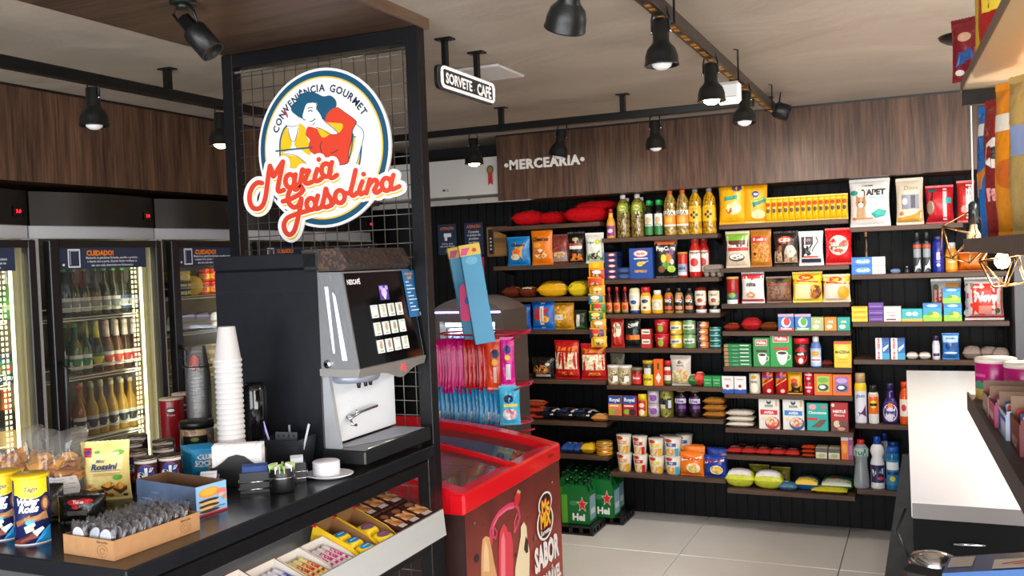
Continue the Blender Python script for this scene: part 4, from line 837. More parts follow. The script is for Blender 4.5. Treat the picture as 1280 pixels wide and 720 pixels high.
for (x0, x1, yt, c) in ((859, 872, 469, '#2f7a3a'), (866, 880, 466, '#c8342a')): put(K, '', x0, x1, yt, 'sweet_pack', 'loose '+('green' if c[1] == '2' else 'red')+' sweet pack lying in front of the green cartons', 'snack', Ly(c, [('e', .5, .5, .3, .3, '#e8b0a0')]), 0, .08)
row(K, [(879, 890), (890, 901)], [470, 473], 'tea_box', '@ small green tea box at the right end of the fifth shelf', 'box', Bx('#1f8a42', [('r', .1, .6, .9, .68, '#8ac89a'), ('r', .2, .3, .8, .38, '#8ac89a')]), 'small green tea boxes', .05)
K = 'B6'
for (x0, x1), c, l_ in (((760, 777), '#e88a3a', 'orange'), ((778, 796), '#b8202c', 'red')):
    put(K, '', x0, x1, 495, 'jelly_box', 'jelly powder box, blue top and '+l_+' bottom half', 'box', Bx(c, [('r', 0, .6, 1, 1, '#1c50a0'), ('t', 'Royal', .5, .78, .18, '#f0f0f0', .8, .04), ('e', .3, .2, .24, .14, '#8ab83a'), ('e', .7, .2, .26, .16, '#3a2a3a' if c[1] == 'b' else '#c87a6a'), ('r', .1, .46, .8, .54, '#f0e0d0')]), 0, .03)
put(K, '', 796, 808, 493, 'cocoa_tub', 'squat bottle with yellow cap and red and yellow label', 'bottle', Cy('#e8b41e', [('r', 0, .35, 1, 1, '#c8301e'), ('e', .5, .25, .3, .2, '#f0e0c0'), ('e', .5, .7, .3, .14, '#f0d8c0')], lid='#f0d01e', lidh=.28, lidr=.95))
stack(K, 808, 823, 488, 2, 'yogurt_tub', '@ purple and white tub stacked beside the olive jar', 'tub', Cy('#cfc4d4', [('e', .6, .5, .3, .3, '#8a4a9a'), ('r', .1, .6, .6, .75, '#9a6aa8')], lid='#b8b4bc', lidh=.12), 'stacked purple tubs')
put(K, '', 823, 841, 486, 'olive_jar', 'large jar of green olives with a black and white label', 'jar', Cy('#6f6a2a', [('e', .5, .5, .5, .5, 'mot:#7a7a2a,#a8a04a,#4a4a1a,#8a8a3a,s80'), ('r', .0, .3, 1, .72, '#17191c'), ('r', .05, .32, .5, .48, '#d9c8a0'), ('r', .7, .35, .95, .65, '#c9d0d8')], lid='#6a6a4a', lidh=.08))
row(K, [(842, 858), (859, 876)], 485, 'grape_juice_bottle', '@ dark purple grape juice bottle with lilac label', 'bottle', Bo('passata', '#1c0f1c', '#a89a5a', (.2, .72, '#2a1630'), [('r', 0, .55, 1, .85, '#c9c0dc'), ('t', 'Uva', .5, .7, .2, '#4a2a6a', .6, .03), ('r', .4, .2, .95, .42, '#7a4a9a')]), 'grape juice bottles')
stack(K, 877, 906, 498, 3, 'granola_pack', '@ clear pack of golden granola in a stack of three', 'bag', Ly('#a8702e', [('r', .1, .1, .9, .9, 'mot:#c98f42,#8a5220,#e8c890,#b87830,s70')]), 'stacked granola packs', .12, jit=.004)
K = 'B7'; g = 'cup noodles on the bottom shelf'
cn = lambda c, c2, c3: Cy('#e9e2d2', [('e', .3, .88, .26, .1, '#c8342a'), ('r', .12, .55, .8, .74, c), ('e', .45, .25, .38, .2, 'mot:#e0b45a,#d88a4a,#f0d8a0,s80'), ('r', .72, 0, 1, .45, c2), ('t', 'cup', .45, .64, .12, '#f6f0e6', .4, .03)], taper=.009, rimc='#d8d4cc', lid='#e0dcd4', lidh=.03, lidr=1.05)
for i, ((x0, x1), (u0, u1), yb, yt, c, c2, nm) in enumerate((((769, 787), (767, 788), 567.5, 543, '#e8a24a', '#e8a01e', 'orange'), ((789, 807), (788, 808), 569, 545, '#b83a44', '#c81c22', 'red'), ((809, 828), (808, 829), 571, 546, '#e8d02a', '#f0b020', 'yellow'), ((829, 850), (828, 851), 571, 547, '#2a5fa8', '#3aaed0', 'blue'))):
    X, Y, z, w_, h = slot(K, x0, x1, yb); t = thing('cup_noodle', 'lower cup noodle pot with '+nm+' label on the bottom shelf', 'cup noodles', (X, Y+.05, z), 0, g); cn(c, c2, 0)(t, w_, 0, h-.001)
    dup(t, (X, Y+.05, z+h), None, 'upper cup noodle pot with '+nm+' label, stacked on its twin')
    if i > 1: dup(t, (X+.04, Y+.16, z), None, 'rear lower pot behind the '+nm+' cup noodles'); dup(t, (X+.04, Y+.16, z+h), None, 'rear upper pot behind the '+nm+' cup noodles')
for (x0, x1, yt), c, nm in (((848, 880, 566), '#ef7a14', 'orange'), ((878, 908, 570), '#1c3c9a', 'blue')):
    g2 = 'instant noodle packets'
    put(K, '', x0, x1, yt, 'noodle_packet', nm+' instant noodle packet standing in front on the bottom shelf', 'noodles', Bg(c, [('p', [(.05, .62), (.95, .78), (.95, .9), (.05, .74)], '#f0e6dc'), ('t', 'Maggi Lamen', .5, .76, .1, '#c81c22', .8, .04, .1), ('e', .6, .34, .3, .24, '#efe2c0'), ('e', .62, .34, .24, .18, 'mot:#e8c84a,#f0b030,#d8a02a,s70')]), 0, .05, g2, rz=RD(-4))
    put(K, '', x0+6, x1+2, yt-8, 'noodle_packet', nm+' instant noodle packet standing second in its row', 'noodles', Bg(c, [('p', [(.05, .62), (.95, .78), (.95, .9), (.05, .74)], '#d8a08a')]), .06, .04, g2)
    put(K, '', x0+4, x1, yt-10, 'noodle_packet', nm+' instant noodle packet leaning at the back of its row', 'noodles', Bg(c), .12, .04, g2)
# ---------------------------------------------------------------- bay C
K = 'C1'; g = 'pet food bags'
put(K, '', 896, 933, 226, 'pet_food_bag', 'large yellow pet food bag with teal banner, left end of its shelf', 'bag', Bg('#eeb01a', [('e', .72, .86, .18, .08, '#3a3a7a'), ('p', [(.25, .66), (.75, .70), (.75, .58), (.25, .54)], '#3aa08a'), ('e', .6, .36, .28, .16, '#f2dca0'), ('e', .42, .3, .12, .07, '#c8342a'), ('e', .68, .32, .12, .09, '#f0e6d0')]), 0, .08, g)
put(K, '', 928, 960, 227, 'pet_food_bag', 'yellow pet food bag with round blue badge, next to the teal-banner one', 'bag', Bg('#eeaa1a', [('e', .5, .72, .16, .09, '#23468a'), ('e', .5, .72, .12, .03, '#e8e8e8'), ('p', [(.35, .5), (.95, .62), (.95, .50), (.4, .36)], '#2f8a7a'), ('p', [(.3, .56), (.95, .68), (.95, .62), (.3, .5)], '#7ab83a'), ('e', .6, .18, .3, .12, '#f2dca0')]), 0, .07, g)
xs = [956+7.35*i for i in range(14)]
o = row(K, [(x, x+8.2) for x in xs], [247-.6*i for i in range(14)], 'pet_food_sachet', 'slim yellow pet food sachet, @ in the row on the top shelf', 'sachet', Bg('#e8b81c', [('e', .5, .72, .34, .1, '#c8402a'), ('e', .5, .46, .3, .1, '#3a2a1a'), ('r', .1, .86, .9, .94, '#f6d84a')]), 'row of yellow pet food sachets', .05, words=['leftmost', 'second', 'third', 'fourth', 'fifth', 'sixth', 'seventh', 'eighth', 'ninth', 'tenth', 'eleventh', 'twelfth', 'thirteenth', 'rightmost'])
K = 'C2'; g = 'bags of staples on the second shelf'
put(K, '', 905, 938, 289, 'rice_bag', 'white rice bag with green top and a bowl picture', 'bag', Bg('#d8c8b0', [('r', .02, .78, .98, .98, '#7ab030'), ('r', .02, .58, .98, .78, '#5a2a1a'), ('t', 'PratoFino', .5, .62, .1, '#f0ece6', .9, .05, .2), ('r', .02, .46, .98, .56, '#b8302a'), ('e', .5, .26, .34, .12, '#5a3a1a'), ('e', .5, .28, .30, .09, '#f0ece2')]), 0, .06, g)
put(K, '', 936, 965, 287, 'bean_bag', 'amber bag of beans with a red panel on the second shelf', 'bag', Bg('#b8762a', [('r', .05, .1, .95, .66, 'mot:#c8842e,#a8641e,#d89a44,s110'), ('r', .1, .68, .9, .86, '#c8342a'), ('t', 'Rosalito', .5, .77, .08, '#f0e8dc', .7, .04), ('e', .25, .34, .08, .05, '#7a2a1a')]), 0, .06, g)
put(K, '', 965, 999, 289, 'bean_bag', 'black-topped bag of pale beans with a red oval logo', 'bag', Bg('#2a211c', [('r', .04, .06, .96, .44, 'mot:#a88a6a,#8a6a4c,#c0a486,s110'), ('e', .5, .78, .3, .12, '#d84a3a'), ('e', .5, .78, .24, .07, '#f0dccc'), ('e', .72, .42, .22, .2, '#c9c0b4'), ('e', .3, .5, .12, .1, '#8a4a2a')]), 0, .06, g)
put(K, '', 997, 1030, 289, 'sugar_bag', 'black and white bag with a large white curve on the second shelf', 'bag', Bg('#ecebea', [('r', .1, .62, .6, .88, '#2a2433'), ('p', [(.1, .2), (.5, .3), (.55, .62), (.1, .62)], '#232230'), ('l', [(.72, .86), (.8, .72), (.6, .5), (.55, .4)], .006, '#1a1a20'), ('r', .1, .05, .9, .17, '#2a3044'), ('r', .2, .2, .8, .26, '#d8553a'), ('t', 'café', .34, .78, .1, '#c9a0a8', .4)]), 0, .06, g)
put(K, '', 1030, 1066, 285, 'sugar_bag', 'bright red sugar bag with round cream panel reading UNIÃO', 'bag', Bg('#d01c20', [('e', .5, .54, .38, .30, '#e8d8c4'), ('r', .08, .52, .92, .68, '#d8342a'), ('t', 'união', .5, .59, .14, '#f2ede4', .75, .05), ('r', .2, .48, .8, .52, '#6a8a4a'), ('e', .5, .38, .2, .05, '#d8553a')]), 0, .07, g)['label'] = 'bright red sugar bag with a round cream panel, right end'
K = 'C3'; g = 'flour and grain bags on the third shelf'
put(K, '', 907, 923, 346, 'sauce_jar', 'tall red sauce jar with brass lid at the left end of the third shelf', 'jar', Cy('#9a1c14', [('r', 0, .0, 1, .42, '#2a5a6a'), ('r', 0, .0, 1, .16, '#dce0dc'), ('e', .5, .34, .3, .1, '#7aa83a')], lid='#c9a05a', lidh=.08))
put(K, '', 925, 956, 340, 'flour_bag', 'white flour bag with red top reading NITA', 'bag', Bg('#e4e0dc', [('r', .02, .82, .98, .98, '#d8303a'), ('p', [(.02, .82), (.98, .82), (.98, .9), (.5, .76), (.02, .86)], '#d8303a'), ('t', 'nita', .48, .62, .15, '#2a1f1c', .75, .05), ('e', .45, .25, .2, .1, '#c98a4a'), ('e', .45, .25, .1, .05, '#efe6d8'), ('r', .02, .02, .98, .09, '#c8303a')]), 0, .06, g)['label'] = 'white flour bag with a red top and four black letters'
yk = lambda c, c2: [('p', [(0, .74), (1, .66), (1, .98), (0, .98)], '#e8c81e'), ('p', [(0, .7), (1, .64), (1, .72), (0, .8)], '#c8281c'), ('e', .45, .86, .26, .1, '#d8301c'), ('t', 'Yoki', .45, .86, .1, '#f6d02a', .45, .05, .1), ('r', .06, .08, .6, .62, c), ('e', .76, .34, .22, .26, c2)]
put(K, '', 956, 990, 346, 'grain_bag', 'brown bag of seed with a yellow-green header on the third shelf', 'bag', Bg('#6f4a34', [('r', .05, .1, .95, .66, 'mot:#7a5640,#5f3e2c,#8a6650,s120'), ('p', [(0, .78), (1, .78), (1, .97), (0, .97)], '#5a5a1c'), ('e', .5, .88, .3, .1, '#2a1c12'), ('p', [(0, .68), (1, .70), (1, .78), (0, .76)], '#b83a28'), ('e', .76, .44, .2, .16, '#8a5a40')]), 0, .06, g)
put(K, '', 989, 1029, 340, 'grain_bag', 'yellow bag with red oval logo and cream window, middle of third shelf', 'bag', Bg('#e8c430', yk('#ecd9a0', 'mot:#b86a2a,#e8a83a,#6a3a1c,s60')), 0, .06, g)
put(K, '', 1027, 1064, 343, 'grain_bag', 'cream and yellow bag with red oval logo, right end of third shelf', 'bag', Bg('#e8cfa8', yk('#e6d8c6', '#e8a01e')), 0, .06, g)
K = 'C4'
for (x0, x1, yt), c, c2, l_ in (((903, 924, 405), '#8a2a20', '#d8905a', 'flat dark red packet at the left end of the fourth shelf'), ((925, 951, 398), '#a81c20', '#d8503a', 'plump red snack packet lying on the fourth shelf'), ((948, 973, 404), '#6a3418', '#c88a2a', 'flat brown and gold packet beside the jelly boxes')):
    put(K, '', x0, x1, yt, 'snack_packet', l_, 'snack', Ly(c, [('r', .15, .3, .85, .7, c2)]), 0, .1)
for (x0, x1), c, nm in (((972, 993), '#d8342a', 'strawberry'), ((993, 1014), '#5aa83a', 'lime')):
    put(K, '', x0, x1, 392.5, 'jelly_box', 'blue and white jelly box with a '+('red' if c[1] == 'd' else 'green')+' fruit picture', 'box', Bx('#2f6fb8', [('r', 0, .84, 1, 1, '#c8a0b8'), ('e', .5, .5, .3, .3, '#dfe8f0'), ('e', .55, .55, .2, .24, c), ('p', [(0, 0), (1, 0), (1, .2), (0, .12)], c), ('t', 'Gelatina', .5, .14, .14, '#f0f0f0', .8, .03)]), 0, .03)
for (x0, x1), c, nm in (((1013, 1030), '#a8b87a', 'pale green'), ((1030, 1046), '#ef8a1a', 'orange'), ((1046, 1063), '#1fa090', 'teal')):
    put(K, '', x0, x1, 396.5, 'tea_box', nm+' tea box in the row beside the jelly boxes', 'box', Bx(c, [('t', 'chá', .5, .68, .2, '#f2f0e8', .6, .02), ('e', .4, .3, .25, .16, '#e8e0c0')]), 0, .05)
K = 'C5'
stack(K, 904, 940, 430, 6, 'coffee_capsule_box', '@ green box in the stack of six coffee capsule boxes', 'box', Bx('#1c7a40', [('r', .03, .15, .16, .85, '#c8705a'), ('r', .32, .4, .52, .55, '#8ac0a0'), ('r', .6, .5, .92, .8, '#cfe0d4')]), 'stack of green coffee capsule boxes', .10, jit=.0015)
def coffee(c2): return [('r', .14, .72, .86, .93, '#e8d8d0'), ('r', .17, .74, .83, .91, '#c81c20'), ('t', 'Melitta', .5, .83, .11, '#f2e8e0', .55, .04), ('r', .18, .5, .84, .58, c2), ('p', [(.28, .42), (.82, .42), (.74, .14), (.6, .06), (.46, .08), (.34, .2)], '#e8e4dc'), ('e', .55, .41, .27, .07, '#efece6'), ('e', .55, .41, .21, .045, '#2a1610'), ('l', [(.82, .36), (.94, .34), (.90, .22), (.76, .2)], .003, '#e8e4dc')]
put(K, '', 941, 963, 422, 'coffee_box', 'green ground coffee box with red sign and white cup, smaller of two', 'box', Bx('#1f8a3c', coffee('#3a2a20')), 0, .05)
put(K, '', 962, 991, 416, 'coffee_box', 'green ground coffee box with red sign and white cup, larger of two', 'box', Bx('#1f963c', coffee('#c82a20')), 0, .05)
put(K, '', 990, 1012, 423, 'coffee_jar', 'black instant coffee jar with a broad red lid', 'jar', Cy('#2a1210', [('e', .5, .5, .42, .38, '#b81c20'), ('r', .1, .5, .9, .66, '#1a1010'), ('t', 'café', .5, .58, .12, '#e8e4e0', .6, .04), ('e', .5, .28, .14, .12, '#e8dcd0')], lid='#d01c2c', lidh=.2, lidr=.95))
put(K, '', 1012, 1027, 421, 'sweetener_bottle', 'small clear blue-labelled sweetener bottle with white nozzle and red tip', 'bottle', Bo('squeeze', '#5a7ab8', '#ece8e8', (.05, .62, '#b8cfe8'), [('r', 0, .2, 1, .5, '#dfe8f0'), ('r', .1, .3, .9, .38, '#d8553a'), ('e', .5, .7, .3, .16, '#e8a03a')], capr=.28))
put(K, '', 1024, 1042, 451, 'chocolate_bar', 'flat dark red bar lying behind the yellow starch box', 'snack', Ly('#6a2a24'), .03, .08)
put(K, '', 1042, 1065, 427, 'starch_box', 'yellow corn starch box with black lettering', 'box', Bx('#efc01a', [('r', 0, .9, 1, 1, '#c8502a'), ('e', .5, .62, .36, .26, '#f6d860'), ('t', 'MAIZENA', .5, .6, .11, '#2a1f12', .85, .04), ('r', .2, .3, .8, .33, '#c89a1a'), ('r', .2, .2, .8, .23, '#c89a1a')]), 0, .05)
K = 'C6'
row(K, [(902, 917.5), (917.5, 933)], 470, 'sugar_box', '@ small white and blue box with a red heart', 'box', Bx('#e6e4e6', [('r', 0, 0, 1, .24, '#1c50b0'), ('e', .5, .4, .24, .2, '#f2f0f0'), ('e', .47, .42, .14, .1, '#b8202c'), ('r', .2, .78, .8, .84, '#c89a9a')], '#1a2f6a'), 'white and blue boxes', .05)
put(K, '', 935, 950, 467, 'milk_can', 'white can with gold cap badge beside the white and blue boxes', 'can', Cy('#dcd4bc', [('e', .5, .86, .24, .1, '#c8a02a'), ('t', 'Ninho', .5, .62, .1, '#2a4a8a', .6, .03), ('e', .5, .3, .36, .24, '#efe8d6')], rimc='#b8b4a8', lid='#cfc8b0', lidh=.04))
row(K, [(951, 967), (968, 984)], 462, 'chocolate_drink_can', '@ red chocolate drink can with yellow and blue swirl', 'can', Cy('#b81c24', [('p', [(0, .4), (1, .75), (1, .95), (0, .7)], '#e8902a'), ('t', 'Nescau', .5, .74, .13, '#2a4fa0', .85, .05, .2), ('p', [(0, .3), (1, .62), (1, .7), (0, .4)], '#f0c83a'), ('e', .65, .14, .18, .08, '#e8c0b0')], rimc='#c8c4c0', lid='#d8d4d0', lidh=.05), 'red chocolate drink cans')
put(K, '', 983, 1003, 465, 'cocoa_bag', 'yellow and dark brown cocoa bag between the red cans', 'bag', Bg('#e8a81a', [('p', [(0, 0), (1, 0), (.95, .38), (.3, .4)], '#2a1c14'), ('e', .5, .62, .22, .12, '#c8341c'), ('e', .5, .44, .26, .1, '#7a2a1c')]), 0, .05)
stack(K, 1004, 1017.5, 462, 2, 'condensed_milk_can', '@ slim red and white can in the stack beside orange boxes', 'can', Tn('#c81c2c', [('t', 'moça', .5, .6, .22, '#f0e8e4', .7, .05), ('e', .5, .3, .2, .12, '#e8b0b0')]), 'stacked red cans')
for (x0, x1, yt), c, nm in (((1017, 1041, 467), '#a8c83a', 'green'), ((1040, 1065, 468), '#8a6ab0', 'purple')):
    put(K, '', x0, x1, yt, 'cereal_bar_box', 'orange box with '+nm+' and white picture panel', 'box', Bx('#ec6c12', [('r', .16, .16, .84, .88, c), ('e', .5, .7, .3, .12, '#7aa83a' if nm == 'green' else '#c0a0d8'), ('e', .5, .36, .3, .16, '#1c2a24'), ('e', .46, .38, .18, .09, '#e8ece8')]), 0, .04)
K = 'C7'
stack(K, 906, 942, 514, 3, 'flour_bag', '@ plain white bag in the stack of three lying bags', 'bag', Ly('#dcd4c8', []), 'stacked white bags', .12, jit=.003)
oat = lambda c, c2: [('e', .5, .86, .12, .07, '#2a2f44'), ('e', .5, .9, .08, .03, '#e8dcd0'), ('r', .3, .70, .7, .78, '#8a9a8a'), ('r', .82, .74, .94, .94, '#c9b48a'), ('p', [(.08, .62), (.92, .60), (.92, .46), (.08, .46)], c), ('t', 'AVEIA', .5, .53, .08, '#f2f0ee', .55, .04), ('e', .22, .34, .1, .05, '#e8cfa8'), ('e', .66, .2, .36, .2, c2), ('e', .64, .24, .30, .15, 'mot:#e8c89a,#e8e0d0,#d8a060,#d8705a,s80')]
put(K, '', 948, 975, 497, 'oat_box', 'white oatmeal box with red banner and red bowl', 'box', Bx('#e6e2dc', oat('#cf2026', '#c0283a')), 0, .05)
put(K, '', 978, 1006, 498, 'oat_box', 'white oatmeal box with blue banner and blue bowl', 'box', Bx('#e6e2dc', oat('#1c86d0', '#1c5098')), 0, .05)
put(K, '', 1008, 1036, 504, 'cake_mix_box', 'teal chocolate cake mix box with a red tab', 'box', Bx('#17a8a0', [('e', .28, .86, .18, .1, '#e8a0a8'), ('e', .8, .86, .14, .08, '#a88070'), ('t', 'Chocotone', .5, .66, .1, '#e8f2f0', .85, .04), ('r', 0, .38, .5, .47, '#c8202c'), ('p', [(.2, .14), (.6, .12), (.8, .26), (.95, .42), (.6, .4), (.45, .28)], '#6a4434')]), 0, .05)
put(K, '', 1038, 1061, 503, 'biscuit_box', 'dark red biscuit box with white lettering and chocolate picture', 'box', Bx('#b0141c', [('e', .14, .9, .1, .06, '#e8d8d0'), ('t', 'NESTLÉ', .5, .7, .09, '#f2ece6', .75, .05), ('t', 'Mixtura', .5, .56, .08, '#e8d0c8', .6, .03), ('r', 0, 0, 1, .34, '#5a2418'), ('e', .35, .26, .2, .12, '#e0c8a0'), ('e', .7, .3, .24, .12, '#6a3a28'), ('e', .6, .1, .22, .06, '#d88a7a')]), 0, .05)
K = 'C8'
row(K, [(907, 926), (925, 944), (943, 962), (961, 980), (979, 1000)], [561, 560, 560, 561, 563], 'chocolate_bar', '@ of the flat red bars lying in a row', 'snack', Ly('#b83230', [('r', .1, .4, .9, .95, '#5a2a24'), ('r', .2, .5, .7, .75, '#e0b8b0')]), 'flat red bars on the low shelf', .12)
row(K, [(917, 936), (941, 960), (965, 984)], [557, 557, 559], 'chocolate_bar', '@ of the darker bars lying behind the red ones', 'snack', Ly('#4a2220', [('r', .2, .3, .8, .7, '#8a6a60')]), 'dark bars behind the red ones', .10, dy=.13)
stack(K, 1001, 1019, 557, 3, 'chocolate_bar', '@ of three dark orange bars stacked on the low shelf', 'snack', Ly('#a83c20', [('r', .1, .3, .9, .7, '#3a1c18')]), 'stacked dark orange bars', .1)
row(K, [(1019, 1034), (1035, 1050)], [560, 561], 'wafer_pack', '@ cream and dark wafer pack beside the orange carton', 'biscuits', Bx('#cfc8b0', [('r', 0, .6, 1, 1, '#4a4238'), ('e', .5, .3, .3, .18, '#a8b070')]), 'cream wafer packs', .1)
put(K, '', 1051, 1067, 544, 'juice_box', 'orange and purple carton with a white top, right end of the low shelf', 'box', Bx('#ef6a1c', [('r', 0, .78, .6, 1, '#dfe0e4'), ('r', .6, 0, 1, 1, '#7a3a6a'), ('r', .64, .82, .96, .96, '#d8b0c0'), ('e', .3, .45, .22, .2, '#f0a02a'), ('r', .68, .2, .9, .6, '#a86aa0')]), 0, .04)
K = 'C9'
for (x0, x1, yt), nm in (((905, 943, 588), 'left'), ((940, 979, 590), 'right')):
    put(K, '', x0, x1, yt, 'sponge_pack', 'rounded yellow-green pack with a dark band and white front, '+nm+' of two', 'cleaning pack', Ly('#c9cf3a', [('r', .1, .05, .9, .55, '#dcd8de'), ('r', .15, .55, .85, .8, '#4a2430'), ('e', .3, .7, .12, .14, '#c8282a'), ('t', 'limpa', .5, .6, .14, '#e8e0e0', .5, .04)]), 0, .1, 'yellow-green cleaning packs')
    o_ = bpy.context.scene
for (x0, x1, yt), dy in (((935, 962, 582), .12), ((962, 988, 585), .12)):
    put(K, '', x0, x1, yt, 'sponge_pack', 'dim yellow pack standing behind the rounded packs, '+('left' if x0 < 950 else 'right')+' one', 'cleaning pack', Bg('#8a8420', [('r', .2, .3, .8, .7, '#4a2430')]), dy, .06, 'yellow-green cleaning packs')
put(K, '', 971, 997, 604, 'sponge_pack', 'small blue cloth pack lying in front on the bottom shelf', 'cleaning pack', Ly('#3a6a8a', [('r', .1, .4, .5, .8, '#c0d0d8')]), 0, .08)
put(K, '', 992, 1024, 598, 'sponge_pack', 'blue and yellow sponge pack on the bottom shelf', 'cleaning pack', Ly('#1c6aa8', [('r', .05, .0, .95, .3, '#e8c03a'), ('r', .1, .7, .9, .9, '#c8a03a')]), .03, .12)
put(K, '', 1012, 1060, 611, 'cloth_pack', 'flat yellow cloth pack lying under the red-edged one', 'cleaning pack', Ly('#d8cc3a'), 0, .12)
put(K, '', 1024, 1067, 600, 'cloth_pack', 'green cloth pack with white and red edge on the bottom shelf', 'cleaning pack', Ly('#4a9a3a', [('r', .05, .0, .95, .25, '#d8dccc'), ('r', .3, .3, .6, .55, '#c8505a'), ('r', .7, .3, .9, .5, '#4a7ab0')]), .05, .16)

# ---------------------------------------------------------------- bay D
K = 'D1'
def paw_cat(x, y): return [('e', x, y, .14, .14, '#b88a64'), ('p', [(x-.14, y+.02), (x-.12, y+.2), (x-.03, y+.1)], '#b88a64'), ('p', [(x+.14, y+.02), (x+.12, y+.2), (x+.03, y+.1)], '#b88a64'), ('e', x, y-.05, .07, .06, '#e8d8c8'), ('p', [(x-.1, y-.1), (x+.1, y-.1), (x+.13, y-.38), (x-.13, y-.38)], '#c09a74'), ('e', x-.05, y+.02, .02, .02, '#2a1c14'), ('e', x+.05, y+.02, .02, .02, '#2a1c14')]
put(K, '', 1060, 1115, 223, 'pet_mat_bag', 'large white pet mat bag with a dog picture and teal leaf', 'bag', Bg('#dedad6', [('r', .34, .88, .6, .91, '#5a5a5a'), ('t', 'TAPET', .62, .74, .13, '#1a1a1c', .6, .06), ('r', .5, .60, .9, .63, '#8ac0b0'), ('e', .12, .74, .1, .06, '#1f8a80')]+paw_cat(.3, .5)+[('p', [(.55, .24), (.75, .36), (.94, .3), (.88, .18), (.66, .14)], '#2aa898'), ('e', .12, .14, .06, .03, '#d8642a'), ('e', .5, .14, .1, .02, '#d88a4a'), ('e', .68, .46, .06, .03, '#b8b4b0')]), 0, .08, None)
put(K, '', 1119, 1156, 222, 'soap_bag', 'cream and gold bag with a grey window picture', 'bag', Bg('#d8cbb4', [('t', 'Dove', .56, .82, .1, '#8a7a5a', .6, 0, .2), ('r', .2, .32, .86, .66, '#8a8a98'), ('r', .55, .34, .72, .64, '#3a3a44'), ('e', .32, .5, .1, .08, '#e8e4dc'), ('p', [(.02, .02), (.98, .02), (.98, .3), (.5, .16), (.02, .12)], '#cf9a3a'), ('e', .2, .22, .08, .05, '#b8642a')]), 0, .07, None)
put(K, '', 1156, 1194, 231, 'diaper_pack', 'red and black pack with a pale stripe and teal label', 'pack', Bg('#c82430', [('p', [(0, 0), (.35, 0), (.3, .95), (.1, .95)], '#2a201c'), ('e', .16, .42, .14, .2, '#a88a78'), ('r', .62, .04, .76, .96, '#dcc8c8'), ('r', .72, .52, .94, .68, '#3aa8a0'), ('r', .1, .86, .4, .94, '#2a6a6a')]), 0, .12)
put(K, '', 1196, 1220, 225, 'diaper_pack', 'red and white pack half hidden behind the pendant cord', 'pack', Bg('#c8342e', [('r', .5, .05, .95, .95, '#dcdcdc'), ('e', .4, .3, .2, .1, '#e0a8a0')]), .02, .10)
K = 'D2'
for i in range(2):
    X, Y, z, w_, h = slot(K, 1064, 1107, 321); t = thing('toothpaste_box', ('lower' if i == 0 else 'upper')+' white and blue toothpaste box at the left of its shelf', 'box', (X, Y+.02, z+h/2*i), 0, 'stacked toothpaste boxes')
    carton(t, w_*.98, .04, h/2*.97, '#dcdcdc', [('r', 0, 0, .62, 1, '#1c6ac0'), ('e', .34, .5, .24, .34, '#4a9ae0'), ('t', 'Oral-B', .34, .5, .36, '#f0f4fa', .4, .05), ('r', .7, .3, .9, .4, '#c89a7a')])
put(K, '', 1079, 1087, 288, 'cologne_bottle', 'thin dark bottle with gold cap behind the toothpaste boxes', 'bottle', Bo('slim', '#2a1c12', '#a8824a', (.1, .4, '#3a2a1a')), .06)
put(K, '', 1112, 1126, 336, 'comb_case', 'small flat blue-white case lying beside the toothpaste boxes', 'case', Ly('#7a90b8'), 0, .05)
put(K, '', 1130, 1137, 333, 'cream_tube', 'tiny dark tube standing left of the deodorants', 'tube', Bo('slim', '#2a2f34', '#9aa0a8'))
row(K, [(1141, 1152.5), (1153, 1164.5)], 290, 'deodorant_can', '@ silver and black deodorant spray with copper ring', 'spray can', Bo('aerosol', '#14161a', '#1c1e22', (.02, .74, '#2a2e34'), [('r', 0, .82, 1, .94, '#b8502a'), ('p', [(.2, .0), (.9, .1), (.8, .45), (.3, .2)], '#c0c4c8'), ('r', .1, .5, .9, .8, '#8a9098')], capr=.36), 'deodorant sprays')
put(K, '', 1165, 1181, 295, 'shampoo_bottle', 'royal blue shampoo bottle with white print', 'bottle', Bo('shampoo', '#1c2a8a', '#16205a', None, [('r', .35, .7, .65, 1.3, '#b8a8d8'), ('e', .5, .3, .14, .12, '#e8e8f0'), ('r', .3, .5, .7, .58, '#6a80c8')], capr=.42))
put(K, '', 1181, 1198, 303, 'lotion_bottle', 'orange lotion bottle with a pale grey cap', 'bottle', Bo('squeeze', '#d88420', '#b8b4b0', (.1, .6, '#e09a30'), [('t', 'loção', .5, .5, .14, '#f0dcb0', .7, .03)], capr=.34))
put(K, '', 1196, 1237, 315, 'wipes_pack', 'soft orange pack lying at the right end under the pendant lamp', 'pack', Bg('#c8641c', [('r', .1, .3, .9, .7, '#d87a2a')]), .0, .10)
K = 'D3'
stack(K, 1064, 1085, 383, 3, 'soap_box', '@ yellow soap box in the stack of three', 'box', Bx('#e8c41c', [('r', .1, .7, .9, .9, '#b88a2a')]), 'stacked yellow soap boxes', .05)
stack(K, 1085, 1105, 378, 3, 'soap_box', '@ purple soap box in the stack of three', 'box', Bx('#5a2f8a', [('r', .1, .3, .9, .5, '#8a60b8')]), 'stacked purple soap boxes', .05)
put(K, '', 1104, 1127, 383, 'cotton_box', 'white box with small red marks beside the purple boxes', 'box', Bx('#d4cfca', [('r', .15, .6, .7, .64, '#b8808a'), ('r', .15, .1, .7, .18, '#2a2a2a'), ('e', .5, .4, .2, .06, '#c89aa0')]), 0, .05)
put(K, '', 1126, 1154, 386, 'bandage_box', 'teal box with white ribbon shape and yellow foot', 'box', Bx('#2aa8b0', [('r', 0, 0, 1, .2, '#e8b02a'), ('e', .35, .6, .14, .16, '#e8f0f0'), ('e', .65, .6, .14, .16, '#e8f0f0')]), 0, .05)
